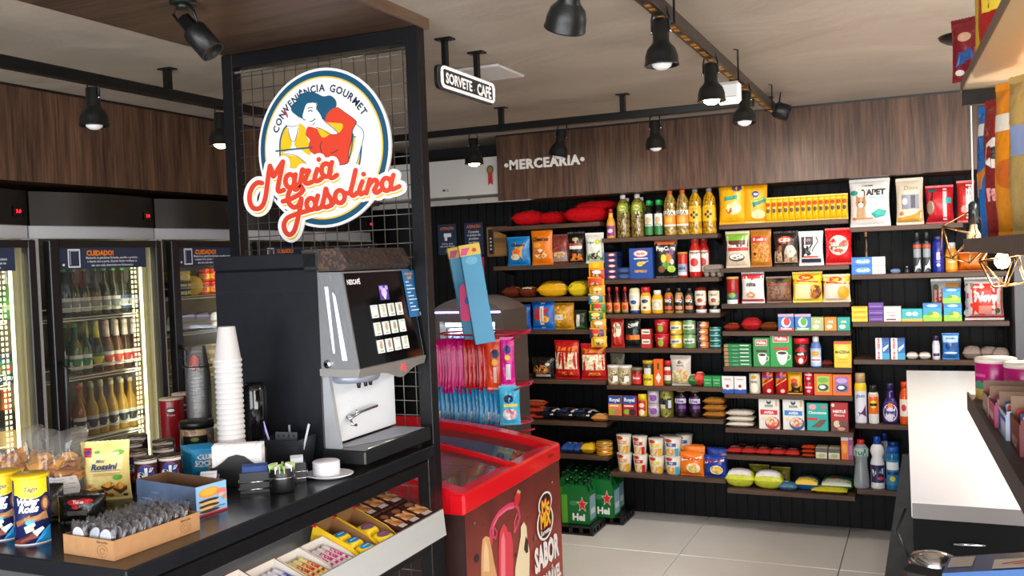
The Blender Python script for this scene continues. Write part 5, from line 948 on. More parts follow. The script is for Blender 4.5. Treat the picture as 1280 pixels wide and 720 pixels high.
wp = [('r', .0, .74, 1, 1, '#2a78b8'), ('e', .5, .86, .3, .08, '#a8d0e8'), ('r', 0, 0, 1, .34, '#8ac02a'), ('e', .6, .36, .26, .16, '#e8e03a'), ('e', .4, .42, .16, .1, '#3f9a3a')]
for (x0, x1), b0, yt, l_ in (((1153, 1178), None, 379, 'blue and green wet wipes pack, left of the pair below'), ((1179, 1203), None, 379, 'blue and green wet wipes pack, right one carrying another on top')):
    put(K, '', x0, x1, yt, 'wipes_pack', l_, 'wipes', Bx('#2a9ac0', wp), 0, .07, 'blue and green wet wipes packs')
X, Y, z, w_, h = slot(K, 1178, 1202, 360); z2 = P(1190, 379, 1, Y).z; t = thing('wipes_pack', 'blue and green wet wipes pack stacked on top of the right one', 'wipes', (X, Y+.035, z2), 0, 'blue and green wet wipes packs'); carton(t, w_*.94, .07, P(1190, 360, 1, Y).z-z2, '#2a9ac0', wp)
nv = [('r', .03, .08, .97, .9, '#d8301f'), ('e', .5, .55, .46, .4, '#e0341f'), ('r', 0, .9, 1, 1, '#d8d4d0'), ('r', 0, 0, 1, .06, '#c82c28'), ('e', .06, .75, .08, .1, '#dcd0cc'), ('e', .05, .4, .07, .12, '#dcd0cc'), ('e', .06, .14, .1, .1, '#dcd0cc'), ('t', 'Neve', .52, .56, .24, '#f4efec', .62, .05, .35), ('r', .34, .12, .68, .34, '#e08a80'), ('e', .84, .2, .07, .07, '#5a5a3a'), ('r', .14, .82, .2, .92, '#7a8a6a')]
put(K, '', 1205, 1258, 347, 'toilet_paper_pack', 'big red and white toilet paper pack in front at the right', 'toilet paper', Bg('#d4cfcb', nv, ), 0, .14, 'toilet paper packs')
put(K, '', 1163, 1204, 349, 'toilet_paper_pack', 'red toilet paper pack behind the wet wipes packs', 'toilet paper', Bg('#d4cfcb', [('r', .05, .1, .97, .8, '#c8301f'), ('r', .5, .84, .95, .94, '#e8a040'), ('e', .16, .84, .1, .08, '#6a7a5a')]), .10, .12, 'toilet paper packs')
K = 'D4'
row(K, [(1094, 1112.5), (1113, 1132)], 422.5, 'plaster_box', '@ white and blue sticking plaster box with red side lettering', 'box', Bx('#2464b0', [('r', 0, 0, .46, 1, '#e2dede'), ('r', .46, .85, 1, 1, '#1c3a80'), ('p', [(.56, .35), (.92, .6), (.92, .72), (.52, .52)], '#e2d8cc'), ('r', .46, 0, 1, .3, '#3a9ac8')]+[('t', c_, .23, .92-.12*i, .1, '#d02028', .3, .06) for i, c_ in enumerate('BAND-AID')]), 'sticking plaster boxes', .04)
row(K, [(1132, 1148), (1148, 1163.5)], 441, 'soap_bar', '@ white wrapped soap bar lying flat', 'soap', Ly('#dcd6ce', [('r', .2, .3, .7, .6, '#c8a098')]), 'white soap bars', .07)
put(K, '', 1165, 1175.5, 420, 'nail_remover_bottle', 'small white bottle with purple cap', 'bottle', Bo('squeeze', '#c8c8d0', '#3a2048', (.1, .6, '#d8d4dc'), [('r', .1, .1, .9, .35, '#4a2a5a')], capr=.34))
put(K, '', 1177, 1200, 417, 'cotton_pouch', 'blue and white pouch with twin cotton picture', 'pouch', Bg('#2a6fb8', [('r', .05, .68, .95, .96, '#a8c8e8'), ('t', 'algodão', .5, .84, .08, '#2a4a8a', .7, .03), ('e', .32, .52, .14, .14, '#1c3a7a'), ('e', .7, .52, .14, .14, '#1c3a7a'), ('e', .5, .24, .42, .05, '#e0e8f0')]), 0, .05)
for i, (x0, x1, dy) in enumerate(((1203, 1228, 0), (1224, 1250, .04), (1240, 1263, 0))):
    put(K, '', x0, x1, 434+i, 'snack_bag', ['left', 'middle', 'right'][i]+' crinkled clear bag lying behind the pink cups', 'bag', Ly('#8a7a70', [('r', .1, .2, .9, .8, 'mot:#9a8a80,#6a5a52,#b0a8a0,s60')]), dy, .1, 'clear bags lying at the right')
K = 'D5'
put(K, '', 1068, 1084, 467, 'air_freshener_can', 'tall air freshener spray with tan cap, yellow band and purple swirl', 'spray can', Bo('aerosol', '#dcdce4', '#b8986c', (.02, .72, '#dcdce8'), [('p', [(0, .05), (1, .15), (.9, .5), (.3, .3)], '#5a3a6a'), ('t', 'glade', .5, .75, .1, '#4a7a9a', .7), ('r', 0, .9, 1, 1.12, '#e8c41c')], capr=.42))
put(K, '', 1085, 1099, 482, 'insecticide_can', 'orange and white insecticide spray with black cap', 'spray can', Bo('aerosol', '#d8d4d0', '#1c1c1e', (.02, .76, '#e0641c'), [('r', 0, 0, 1, .32, '#dcd8d4'), ('e', .5, .66, .3, .14, '#f0d02a'), ('r', .2, .6, .8, .7, '#2a1c14')], capr=.36))
put(K, '', 1102, 1124, 480, 'softener_bottle', 'purple fabric softener bottle with white oval label', 'bottle', Bo('soft', '#2f1c5a', '#24164a', (.05, .56, '#3a2468'), [('e', .5, .45, .44, .44, '#dcd4e4'), ('p', [(.3, .66), (.7, .66), (.6, .9), (.4, .9)], '#e8803a'), ('t', 'Downy', .5, .45, .2, '#2a2f7a', .8, .05, .2)], sy=.6, capr=.24))
put(K, '', 1124, 1139, 478, 'cleaner_bottle', 'orange cleaner bottle partly hidden by the white counter', 'bottle', Bo('passata', '#d8501c', '#d8401c', (.2, .6, '#e8d8c8'), [('e', .4, .5, .2, .2, '#c82c28')]))
K = 'D6'
put(K, '', 1066, 1087, 551, 'alcohol_bottle', 'clear plastic bottle with red cap and green lettered band', 'bottle', Bo('jug', '#a8b0b8', '#d8202a', (.68, .84, '#b0c4bc'), [('t', 'TUPI', .5, .5, .8, '#1f7a58', .8, .06)], m=clear('#c8d2da', .55, .12)))
put(K, '', 1087, 1107, 547, 'bleach_bottle', 'white bleach bottle with blue cap and dark blue label, front one', 'bottle', Bo('bleach', '#e4e4e8', '#1c48b0', (.12, .46, '#23285a'), [('p', [(.2, .35), (.9, .5), (.9, .85), (.1, .75)], '#e8e4e8'), ('t', 'ype', .5, .62, .34, '#2a2f5a', .6, .06, .1), ('e', .7, .25, .2, .1, '#d8404a')]), 0, .09, 'white bleach bottles')
put(K, '', 1098, 1114, 543, 'bleach_bottle', 'white bleach bottle with blue cap standing behind the front one', 'bottle', Bo('bleach', '#d8d8dc', '#1c3a8a', (.12, .46, '#23285a')), .11, .09, 'white bleach bottles')
put(K, '', 1107, 1125, 560, 'disinfectant_bottle', 'clear blue disinfectant bottle with blue cap, in front', 'bottle', Bo('shampoo', '#1c6a9a', '#1c5ab0', (.12, .72, '#2a7aa8'), [('r', .05, .6, .95, .9, '#dfe8ec'), ('r', .1, .4, .9, .52, '#1a3a6a'), ('e', .5, .25, .2, .1, '#c8b83a')], capr=.46), 0, .07, 'blue disinfectant bottles')
put(K, '', 1109, 1126, 553, 'disinfectant_bottle', 'dark blue disinfectant bottle standing behind the clear blue one', 'bottle', Bo('shampoo', '#163a5a', '#1a3a7a', (.12, .72, '#1c4a6a'), capr=.46), .09, .07, 'blue disinfectant bottles')

# ---------------------------------------------------------------- beer packs on pallets on the floor
def beer_pack(x, y, z, lb, n=True):
    w_, d, h = .17, .125, .24; t = thing('beer_pack', lb, 'beer pack', (x, y, z), 0, 'green beer packs on the floor')
    b = M(); G = mat('#0f6a2c', .35)
    b.prism([(-w_/2, 0), (w_/2, 0), (w_/2, h*.70), (w_*.38, h*.93), (-w_*.38, h*.93), (-w_/2, h*.70)], 1, -d/2, d/2, G); b.build('carrier', t)
    b = M(); paint(b, flat_y(w_, h*.7, -d/2), w_, h*.7, [('r', 0, 0, .22, 1, '#5aa02a'), ('t', 'Hei', .62, .24, .24, '#f2f2ee', .66, .05), ('e', .45, .72, .16, .09, '#3f8a5a')]+[('p', [(.76+(.22 if i % 2 == 0 else .09)*sin(i*pi/5), .68+(.30 if i % 2 == 0 else .12)*cos(i*pi/5)) for i in range(10)], '#e8e4e0'), ('p', [(.76+(.18 if i % 2 == 0 else .075)*sin(i*pi/5), .68+(.25 if i % 2 == 0 else .10)*cos(i*pi/5)) for i in range(10)], '#d81f26')], False)
    b.build('printed_front', t)
    b = M(); paint(b, flat_x(d, h*.7, w_/2), d, h*.7, [('r', .1, .1, .9, .95, '#8ab0c8'), ('r', .2, .3, .8, .5, '#e0e4e0')], False); b.build('printed_side', t)
    for i in range(3):
        for j in range(2): M().lathe([(.024, h*.5), (.024, h*.82), (.014, h*.92), (.013, h*1.02), (.0145, h*1.02), (.0145, h*1.06), (0, h*1.065)], mat('#0c3a1c', .12), 12, -w_/3+w_/3*i, -d/4+d/2*j).build('bottle', t)
p0 = P(722, 655, 2, .05)
for k, (dx, dy, lb) in enumerate(((-.01, 0, 'front green beer pack with a red star, standing on its black tray'), (.085, .17, 'green beer pack with red star, behind and right of the front pack'), (-.095, .17, 'green beer pack directly behind the front one'), (.065, .32, 'green beer pack third in depth against the shelves'), (-.12, .32, 'green beer pack at the back left, nearly in the dark'))):
    beer_pack(p0.x+dx, p0.y+.06+dy, .052, lb)
for (dx, dy, lb) in ((-.04, 0, 'front black plastic tray under the beer pack'), (.06, .26, 'rear black plastic tray at the foot of the shelves')):
    t = thing('plastic_tray', lb, 'tray', (p0.x-.02+dx, p0.y+.07+dy, 0), 0, 'black trays under the beer'); b = M(); b.box(-.17, .17, -.12, .12, .0, .012, BLACK)
    for x in (-.16, -.096, -.032, .032, .096, .16): b.box(x-.012, x+.012, -.12, -.105, .012, .05, BLACK, .003)
    for y in (-.06, 0, .06, .11): b.box(.155, .17, y-.01, y+.01, .012, .05, BLACK, .003)
    b.box(-.17, .17, -.12, .12, .04, .05, BLACK, .002); b.build('tray', t)
# ================================================================ DISPLAY COOLERS ALONG THE LEFT WALL
XD = -3.25
LINER = mat('#98937f', .6); LED = glow('#fff1b8', 3); CW = mat('#b7b7bb', .4)
GLS = clear('#f4f8f6', .97, .03, 'cooler_glass'); RAILM = mat('#e4dfcf', .4)
cy_info = [(2.02, 2.645, 'left cooler cut off by the picture edge'), (2.655, 3.315, 'middle tall drinks cooler full of beer bottles'), (3.325, 3.93, 'third cooler with yellow pots and sandwiches'), (3.945, 4.565, 'cooler mostly hidden behind the coffee machine'), (4.58, 5.18, 'farthest cooler beyond the mesh partition')]
def cooler(y0, y1, nm, sign=True, zs=()):
    t = thing('display_cooler', 'black glass-door display cooler, '+nm, 'cooler', (XD-.3, (y0+y1)/2, 0), 0, 'glass-door display coolers'); oy = t.location.y; X = .3; w2 = (y1-y0)/2
    b = M(); b.box(-.38, -.35, -w2+.002, w2-.002, .06, 1.80, CW)
    for s_ in (-1, 1): b.box(-.35, X-.03, s_*(w2-.002), s_*(w2-.022), .061, 1.759, CW)
    b.box(-.35, X-.03, -w2+.022, w2-.022, .06, .14, CW); b.build('cabinet', t)
    b = M(); b.quads([[(-.345, -w2+.025, .14), (-.345, w2-.025, .14), (-.345, w2-.025, 1.76), (-.345, -w2+.025, 1.76)], [(-.345, -w2+.024, .14), (X-.06, -w2+.024, .14), (X-.06, -w2+.024, 1.76), (-.345, -w2+.024, 1.76)], [(-.345, w2-.024, .14), (X-.06, w2-.024, .14), (X-.06, w2-.024, 1.76), (-.345, w2-.024, 1.76)]], LINER); b.build('liner', t)
    n = 28; pr = [(X-.34, -w2+.0)]+[(X-.045+.075*(1-(2*i/n-1)**2), -w2+2*w2*i/n) for i in range(n+1)]+[(X-.34, w2)]
    M().prism(pr, 2, 1.812, 1.95, mat('#0f0c0a', .38, .0)).build('header', t)
    pr2 = [(X-.3, -w2)]+[(X-.05+.03*(1-(2*i/n-1)**2), -w2+2*w2*i/n) for i in range(n+1)]+[(X-.3, w2)]
    M().prism(pr2, 2, 1.76, 1.812, CW).build('lower_header', t)
    hx = X-.045+.075*(1-(.62)**2)+.001; b = M().box(hx-.01, hx+.003, w2*.74-.02, w2*.74+.02, 1.845, 1.885, mat('#060606', .2))
    paint(b, lambda u, v, o: (hx+.003+o*4, w2*.74-.02+u*.04, 1.845+v*.04), .04, .04, [('t', '3.0', .55, .5, .34, glow('#ff2030', 1.6), .6, .03)], False); b.build('thermostat', t)
    d0, d1 = -w2+.045, w2-.008; fz0, fz1 = .13, 1.752; fw = .048
    b = M(); BK = mat('#0e0e10', .35)
    b.box(X-.035, X+.005, d0, d0+fw, fz0, fz1, BK, .003).box(X-.035, X+.005, d1-fw*.75, d1, fz0, fz1, BK, .003).box(X-.035, X+.005, d0+fw, d1-fw*.75, fz1-.03, fz1, BK).box(X-.035, X+.005, d0+fw, d1-fw*.75, fz0, fz0+.06, BK)
    dr = b.build('door', t)
    M().quads([[(X-.012, d0+fw, fz0+.06), (X-.012, d1-fw*.75, fz0+.06), (X-.012, d1-fw*.75, fz1-.03), (X-.012, d0+fw, fz1-.03)]], GLS).build('glass_pane', dr)
    M().tube([(X+.006, d0+.02, 1.25), (X+.035, d0+.02, 1.23), (X+.035, d0+.02, .86), (X+.006, d0+.02, .84)], .011, BK, 8).build('handle', dr)
    # LED strip: light bar and dotted diffuser by the right edge
    ly = w2-.07; b = M().box(X-.075, X-.067, ly-.006, ly+.004, .2, 1.70, LED); b.build('light_strip', t)
    b = M(); dm = glow('#ffeebb', 1.0)
    for k in range(64):
        for c in (1, 2): b.box(X-.075, X-.072, ly-.006-.019*c, ly-.014-.019*c, .25+k*.0222, .263+k*.0222, dm)
    b.build('light_dots', t)['kind'] = 'stuff'
    for yy in (): M().box(X-.075, X-.07, yy-.004, yy+.004, .2, 1.70, glow('#ffe9a8', .5)).build('light_strip', t)
    for z in zs:
        b = M().box(-.33, X-.085, -w2+.03, w2-.095, z-.010, z-.004, RAILM).box(X-.10, X-.085, -w2+.03, w2-.085, z-.016, z, RAILM, .002)
        b.tube([(X-.088, -w2+.03, z+.04), (X-.088, w2-.10, z+.04), (X-.088, w2-.10, z)], .0025, RAILM)
        b.build('wire_shelf', t)
    if sign:
        sy0, sy1 = d0+fw+.005, d1-fw*.75-.05; sz0, sz1 = 1.632, 1.722; w_ = sy1-sy0; h = sz1-sz0
        b = M().box(X-.011, X-.009, sy0, sy1, sz0, sz1, mat('#23304a', .45))
        paint(b, lambda u, v, o: (X-.009+o, sy0+u*w_, sz0+v*h), w_, h, [('l', [(.10, .1), (.10, .9), (.22, .9), (.22, .1), (.10, .1)], .006, '#e8e8ec'), ('l', [(.12, .2), (.12, .84), (.2, .84)], .003, '#c8ccd4'), ('e', .045, .2, .014, .06, '#e8e8ec'), ('t', 'CUIDADO!', .45, .74, .24, '#f0862a', .36, .05)]+[('t', s_, .59, y_, .11, '#e6e8ee', .7, .015) for s_, y_ in (('Mantenha as geladeiras fechadas, escolha o produto', .50), ('e depois abra a porta. Quando fechar verifique se', .33), ('não tem nada obstruindo seu fechamento.', .16))], False)
        b.build('warning_sticker', t)
    M().box(-.37, X-.03, -w2+.02, w2-.02, .0, .06, mat('#0c0c0d', .6)).build('plinth', t)
    l = area('cooler_light', (XD-.06, oy+w2-.15, 1.0), (0, RD(90), RD(-35)), 1.4, .03, .7, (1, .93, .70)); return t
zs2 = {0: (1.437, 1.183, .90), 1: (1.425, 1.171, .896, .62), 2: (1.483, 1.306, 1.073, .80), 3: (1.4, 1.1), 4: (1.4, 1.1)}
for i, (y0, y1, nm) in enumerate(cy_info): cooler(y0, y1, nm, True, zs2[i])
def beer(t, c, cap, lc, l2, foil=None, h=.225):
    bottle(t, 'wine', .058, h, c, cap, (.10, .38, lc), [('r', 0, .55, 1, .75, l2), ('e', .5, .45, .3, .26, l2)], neck=(.66, foil) if foil else None, capr=.20)
GB, GG, GA = mat('#1e2a12', .08), mat('#174a22', .08), mat('#3a2410', .08)
GC = clear('#c8a83a', .45, .06)
rows = [
 (1.425, [(80, 0), (91, 0), (104, 0), (118, 0), (130, 0), (142, 0), (153, 1), (165, 1)], .217, [('#1e2a12', '#3f9a3a', '#b9bab4', '#6a6f6a', None), ('#1e2a12', '#3f9a3a', '#3a5a8a', '#b9c0c8', None)], 'top'),
 (1.171, [(94, 0), (106, 0), (121, 1), (134, 2), (146, 2), (157, 3), (168, 3)], .226, [('#174a22', '#3f7a3a', '#dfe4da', '#1f7a44', None), ('#16301a', '#d8c82a', '#2a6a2a', '#d8c82a', '#e0cc2a'), ('#5a3416', '#c9b9a8', '#dcd6cc', '#d0402a', '#d8c8b8'), ('#3a1f10', '#dcd8cc', '#dcd6cc', '#b82a2a', '#dcd8cc')], 'middle'),
 (.896, [(99, 0), (115, 1), (127, 1), (140, 1), (153, 1), (164, 1), (175, 1)], .228, [('#8a5a2a', '#c83a4a', '#dcdcd8', '#1a1a1c', None), ('#a8842a', '#c8c0a0', '#b8c0c4', '#26262a', None)], 'lower'),
]
desc = [['silver-labelled green-necked beer bottle', 'blue-labelled dark beer bottle'], ['green beer bottle with white label', 'green bottle with yellow neck band', 'amber beer bottle with white and red label', 'dark bottle with pale foil neck'], ['amber bottle with white label and red neck', 'pale golden beer bottle with grey label']]
for ri, (z, items, h, kinds, nm) in enumerate(rows):
    cnt = {}; src = {}; tot = {k: sum(1 for _, q in items if q == k) for k in range(4)}
    for px, k in items:
        y = P(px, TOPX(-3.42, 3, z+.1)[1], 0, -3.415).y; c = kinds[k]; cnt[k] = cnt.get(k, 0)+1
        lb = desc[ri][k]+', '+(ords(tot[k])[cnt[k]-1] if tot[k] > 1 else 'single')+', '+nm+' shelf, middle cooler'
        if k not in src:
            t = thing('beer_bottle', lb, 'bottle', (-3.415, y, z), RD(60), 'bottles in the middle cooler'); beer(t, c[0], c[1], c[2], c[3], c[4], h); src[k] = t
        else: t = dup(src[k], (-3.415, y, z), None, lb)
        dup(t, (-3.485, y+.004, z), None, 'rear '+desc[ri][k]+', '+nm+' shelf of middle cooler', 'back-row bottles in the middle cooler')
# third cooler
def pot(c, l): return lambda t, w_, d, h: cylbody(t, w_/2, h, c, [('r', 0, .2, 1, .8, l), ('e', .5, .5, .2, .2, '#e8e0d0')], lid=c, lidh=.2)
def inc(px, z, X, name, label, cat, w_, h, fn, group=None, rz=RD(60)):
    y = P(px, TOPX(X, 3.5, z+h/2)[1], 0, X).y; t = thing(name, label, cat, (X, y, z), rz, group); fn(t, w_, w_, h); return t
z = 1.483
inc(222, z, -3.42, 'food_tub', 'dark round tub with yellow lid at the left of the third cooler', 'tub', .13, .04, pot('#3a3630', '#e8d01e'), 'tubs in the third cooler')
inc(222, z+.042, -3.42, 'food_tub', 'dark round tub stacked under the yellow tubs in the third cooler', 'tub', .13, .03, pot('#4a463e', '#e8d01e'), 'tubs in the third cooler')
inc(222, z+.074, -3.42, 'food_tub', 'yellow tub on top of the dark tubs in the third cooler', 'tub', .12, .05, pot('#e8cc12', '#f0dc3a'), 'tubs in the third cooler')
inc(242, z, -3.40, 'cheese_pack', 'round yellow cheese pack leaning in the third cooler', 'cheese', .10, .07, lambda t, w_, d, h: M().lathe([(0, 0), (w_/2, 0), (w_/2, .02), (0, .025)], mat('#f0c81e', .4), 24, 0, 0, h*.7, ax='y').build('wedge', t))
for i, (px, zz) in enumerate(((254, z), (254, z+.068), (267, z), (267, z+.068), (280, z), (280, z+.068))):
    inc(px, zz, -3.42, 'jam_pot', ['lower', 'upper'][i % 2]+' red and orange pot, '+['left', 'middle', 'right'][i//2]+' column in the third cooler', 'pot', .062, .065, lambda t, w_, d, h: cylbody(t, w_/2, h, '#c8241c', [('r', 0, .25, 1, .75, '#e8b42a'), ('e', .5, .5, .2, .2, '#d8481c')], lid='#d83a1c', lidh=.2), 'red pots in the third cooler')
z = 1.306
for i, (px, c) in enumerate(((216, 'mot:#c98a4a,#3a2a20,#e8c890,#8a5a30,s50'), (234, 'mot:#d8a060,#28221e,#e0d8c8,#5a6a8a,s50'), (252, 'mot:#c87a3a,#1f2a4a,#e8c890,#2a2018,s50'), (270, 'mot:#b87a4a,#2a2a5a,#d8b070,#3a3026,s50'))):
    inc(px, z, -3.40, 'sandwich_pack', ['leftmost', 'second', 'third', 'rightmost'][i]+' wrapped sandwich tray on the middle shelf of the third cooler', 'sandwich', .10, .085, lambda t, w_, d, h: (M().box(-.05, .05, -.04, .04, 0, .012, BLACK, .003).build('tray', t), M().prism([(-.045, .012), (.045, .012), (.02, h), (-.03, h*.9)], 1, -.035, .035, mat(c, .4)).build('filling', t), M().prism([(-.048, .012), (.048, .012), (.022, h*1.04), (-.032, h*.94)], 1, -.038, .038, clear('#e8eef4', .6, .08)).build('wrapper', t)), 'wrapped sandwiches')
z = 1.073
for i, px in enumerate((218, 240, 262)):
    inc(px, z, -3.42, 'bread_bag', ['left', 'middle', 'right'][i]+' clear bag with blurred bread on the lower shelf of third cooler', 'bag', .13, .15, lambda t, w_, d, h: bag(t, w_, .08, h, '#8a7a60', [('e', .5, .35, .45, .35, 'mot:#a8905a,#7a6a52,#b8b0a0,#8a7444,s40')]), 'bread bags in the third cooler')
# left cooler contents
inc(9, 1.437, -3.41, 'soda_bottle', 'small green bottle with white neck label in the left cooler', 'bottle', .055, .20, lambda t, w_, d, h: bottle(t, 'wine', w_, h, '#3f8a3a', '#c8ccd0', (.06, .4, '#4aa83a'), [('r', 0, .4, 1, .7, '#c8e0b0')], neck=(.72, '#dfe4ea')))
for i, px in enumerate((-6, 8)):
    inc(px, 1.183, -3.41, 'beer_can', ['left', 'right'][i]+' blue-green can with a red star in the left cooler', 'can', .066, .12, lambda t, w_, d, h: tin(t, w_/2, h, '#1c4a6a', [('r', 0, .3, 1, .75, '#2a7a4a'), ('p', [(.5+.3*(1 if k % 2 == 0 else .4)*sin(k*pi/5), .52+.2*(1 if k % 2 == 0 else .4)*cos(k*pi/5)) for k in range(10)], '#d8382a'), ('t', '0.0', .5, .14, .14, '#e0e4e8', .5, .03)]), 'cans in the left cooler')
inc(6, .90, -3.41, 'sparkling_bottle', 'dark sparkling wine bottle with orange foil neck in the left cooler', 'bottle', .08, .268, lambda t, w_, d, h: (bottle(t, 'wine', w_, h, '#141a10', '#e0641c', (.08, .35, '#caa83a')), M().lathe([(w_*.36, h*.60), (w_*.22, h*.70), (w_*.19, h*.93)], mat('#e8701c', .3, .3), 18).build('foil', t)))
# bottles barely seen in the two far coolers
for q, yb in ((3, 4.0), (4, 4.65)):
    for i in range(5):
        src_ = thing('water_bottle', 'pale bottle, %s in the %s' % (['leftmost', 'second', 'third', 'fourth', 'rightmost'][i], 'cooler behind the coffee machine' if q == 3 else 'farthest cooler'), 'bottle', (-3.42, yb+.05+.09*i, 1.4), 0, 'pale bottles in the far coolers'); bottle(src_, 'slim', .06, .22, '#8aa0a8', '#2a5a9a')

# ---------------------------------------------------------------- small lit energy-drink cooler by the back wall
t = thing('mini_cooler', 'small grey arched-top cooler with lilac light line beyond the mesh partition', 'cooler', (-2.33, 4.75, 0)); GY = mat('#4a4442', .45)
arcp = [(-.22, 1.30)]+[(-.22+.44*i/10, 1.33+.075*sin(pi*i/10)**.8) for i in range(11)]+[(.22, 1.30)]
M().prism(arcp, 1, -.15, .18, GY).build('canopy', t)
M().box(-.22, .22, -.15, .18, .0, .12, GY).box(-.22, -.17, -.15, .18, .12, 1.30, GY).box(.17, .22, -.15, .18, .12, 1.30, GY).box(-.17, .17, .15, .18, .12, 1.30, mat('#cfd8ea', .5)).box(-.17, .17, -.15, .18, 1.27, 1.30, GY).build('cabinet', t)
M().box(-.205, .205, -.156, -.15, 1.318, 1.326, glow('#b8a8ff', 6)).build('light_line', t)
b = M(); paint(b, flat_y(1, 1, -.151, 0, 0), 1, 1, [('e', .02, 1.365, .05, .018, '#d8501c'), ('e', .03, 1.362, .022, .012, '#f0b02a')], False); b.build('emblem', t)
M().box(-.16, .16, -.10, -.095, 1.24, 1.26, glow('#e8eeff', 5)).build('lamp', t)
M().quads([[(-.17, -.148, .12), (.17, -.148, .12), (.17, -.148, 1.27), (-.17, -.148, 1.27)]], GLS).build('glass_pane', t)
for k, z in enumerate((1.09, .92)): M().box(-.17, .17, -.14, .15, z-.008, z, RAILM).build('shelf', t)
for k in range(6):
    x = -2.48+.052*k; u = thing('drink_can', '%s slim silver-blue can inside the small lit cooler' % ords(6)[k], 'can', (x, 4.70, 1.09), 0, 'cans in the small cooler'); tin(u, .024, .135, '#c8ccd8', [('p', [(0, .5), (1, .9), (1, .5), (0, .1)], '#2a4a9a')])
l = area('mini_cooler_light', (-2.33, 4.68, 1.25), (0, 0, 0), .3, .1, 1.2, (.82, .85, 1))

# ---------------------------------------------------------------- chest freezer
FX0, FX1, FY0, FY1 = -2.75, -1.364, 2.62, 3.46
t = thing('ice_cream_freezer', 'chest freezer with red rim, curved glass lids and brown ice cream end panel', 'freezer', ((FX0+FX1)/2, (FY0+FY1)/2, 0)); c = t.location; hx, hy = (FX1-FX0)/2, (FY1-FY0)/2
RD_ = mat('#d4101c', .25, 0, 0, 60, 0, 0, .3)
def az(x): return .862+.085*(1-(x/hx)**2)**1.0
SIDE = mat('#5a2420', .4, 0, 0, 5, .25)
b = M().box(-hx, hx, -hy, -hy+.05, .06, .80, mat('#2c1512', .4)).box(-hx, hx, hy-.05, hy, .06, .80, mat('#2c1512', .4)).box(-hx, -hx+.05, -hy+.05, hy-.05, .06, .80, SIDE).box(hx-.05, hx, -hy+.05, hy-.05, .06, .80, SIDE).box(-hx, hx, -hy, hy, .03, .06, BLACK)
b.build('cabinet', t)
M().box(-hx+.05, hx-.05, -hy+.05, hy-.05, .30, .32, mat('#cfd2d4', .5)).quads([[(-hx+.051, -hy+.051, .32), (hx-.051, -hy+.051, .32), (hx-.051, -hy+.051, .86), (-hx+.051, -hy+.051, .86)], [(-hx+.051, hy-.051, .32), (hx-.051, hy-.051, .32), (hx-.051, hy-.051, .86), (-hx+.051, hy-.051, .86)], [(hx-.051, -hy+.051, .32), (hx-.051, hy-.051, .32), (hx-.051, hy-.051, .84), (hx-.051, -hy+.051, .84)], [(-hx+.051, -hy+.051, .32), (-hx+.051, hy-.051, .32), (-hx+.051, hy-.051, .84), (-hx+.051, -hy+.051, .84)]], mat('#d4d8da', .5)).build('liner', t)
n = 20; xs_ = [-hx+2*hx*i/n for i in range(n+1)]
for y0, y1 in ((-hy-.004, -hy+.055), (hy-.055, hy+.004)):
    M().prism([(x, .795) for x in xs_][::-1]+[(x, az(x)) for x in xs_], 1, y0, y1, RD_).build('side_rim', t)
for s_ in (-1, 1): M().box(s_*hx+s_*.006, s_*(hx-.055), -hy-.007, hy+.007, .792, .864, RD_, .008).build('end_rim', t)
sz = lambda y0, y1, o, m: M().add([(x, y, az(x)+o) for y in (y0, y1) for x in xs_], [(i, i+1, n+2+i, n+1+i) for i in range(n)], m, True)
lg = clear('#f6fafc', .95, .04, 'lid_glass')
sz(-hy+.05, .03, -.012, lg).build('glass_lid', t); sz(-.01, hy-.05, -.03, lg).build('glass_lid', t)
for y0, o in ((0.0, 0), (.022, -.012)):
    b = M(); b.prism([(x, az(x)-.022+o) for x in xs_][::-1]+[(x, az(x)+.004+o) for x in xs_], 1, y0, y0+.016, RD_ if o == 0 else mat('#7a1c20', .3)); b.build('lid_frame', t)
M().tube([(-.1, -.13, az(0)+.0), (-.02, -.13, az(0)+.035), (.12, -.13, az(.1)+.035), (.2, -.13, az(.2)-.0)], .008, RD_).build('lid_handle', t)
# end panel picture, drawn in metres on the end face (Y, Z)
def ez(zx, zy): p = P(490+zx/3.6, 520+zy/3.6, 0, FX1); return (p.y-c.y, p.z)
E_ = lambda pts: [ez(*q) for q in pts]
def ee(zx, zy, rx, ry, col): a = ez(zx, zy); b_ = ez(zx+rx, zy); d_ = ez(zx, zy-ry); return ('e', a[0], a[1], abs(b_[0]-a[0]), abs(d_[1]-a[1]), col)
m_, bs2, L2 = newmat('freezer_print'); tc = nd(m_, 'ShaderNodeTexCoord'); sx = nd(m_, 'ShaderNodeSeparateXYZ'); L2.new(tc.outputs['Object'], sx.inputs[0]); n1 = nd(m_, 'ShaderNodeTexNoise'); n1.inputs['Scale'].default_value = 9; L2.new(tc.outputs['Object'], n1.inputs['Vector'])
ma = nd(m_, 'ShaderNodeMath', operation='MULTIPLY_ADD'); ma.inputs[1].default_value = .25; L2.new(n1.outputs['Fac'], ma.inputs[0]); L2.new(sx.outputs['Z'], ma.inputs[2]); rp = nd(m_, 'ShaderNodeValToRGB'); L2.new(ma.outputs[0], rp.inputs[0])
e_ = rp.color_ramp.elements; e_[0].position = .3; e_[0].color = lin('#a8412f'); e_[1].position = .95; e_[1].color = lin('#54231f'); q_ = e_.new(.62); q_.color = lin('#8e382c'); L2.new(rp.outputs[0], bs2.inputs['Base Color']); bs2.inputs['Roughness'].default_value = .35
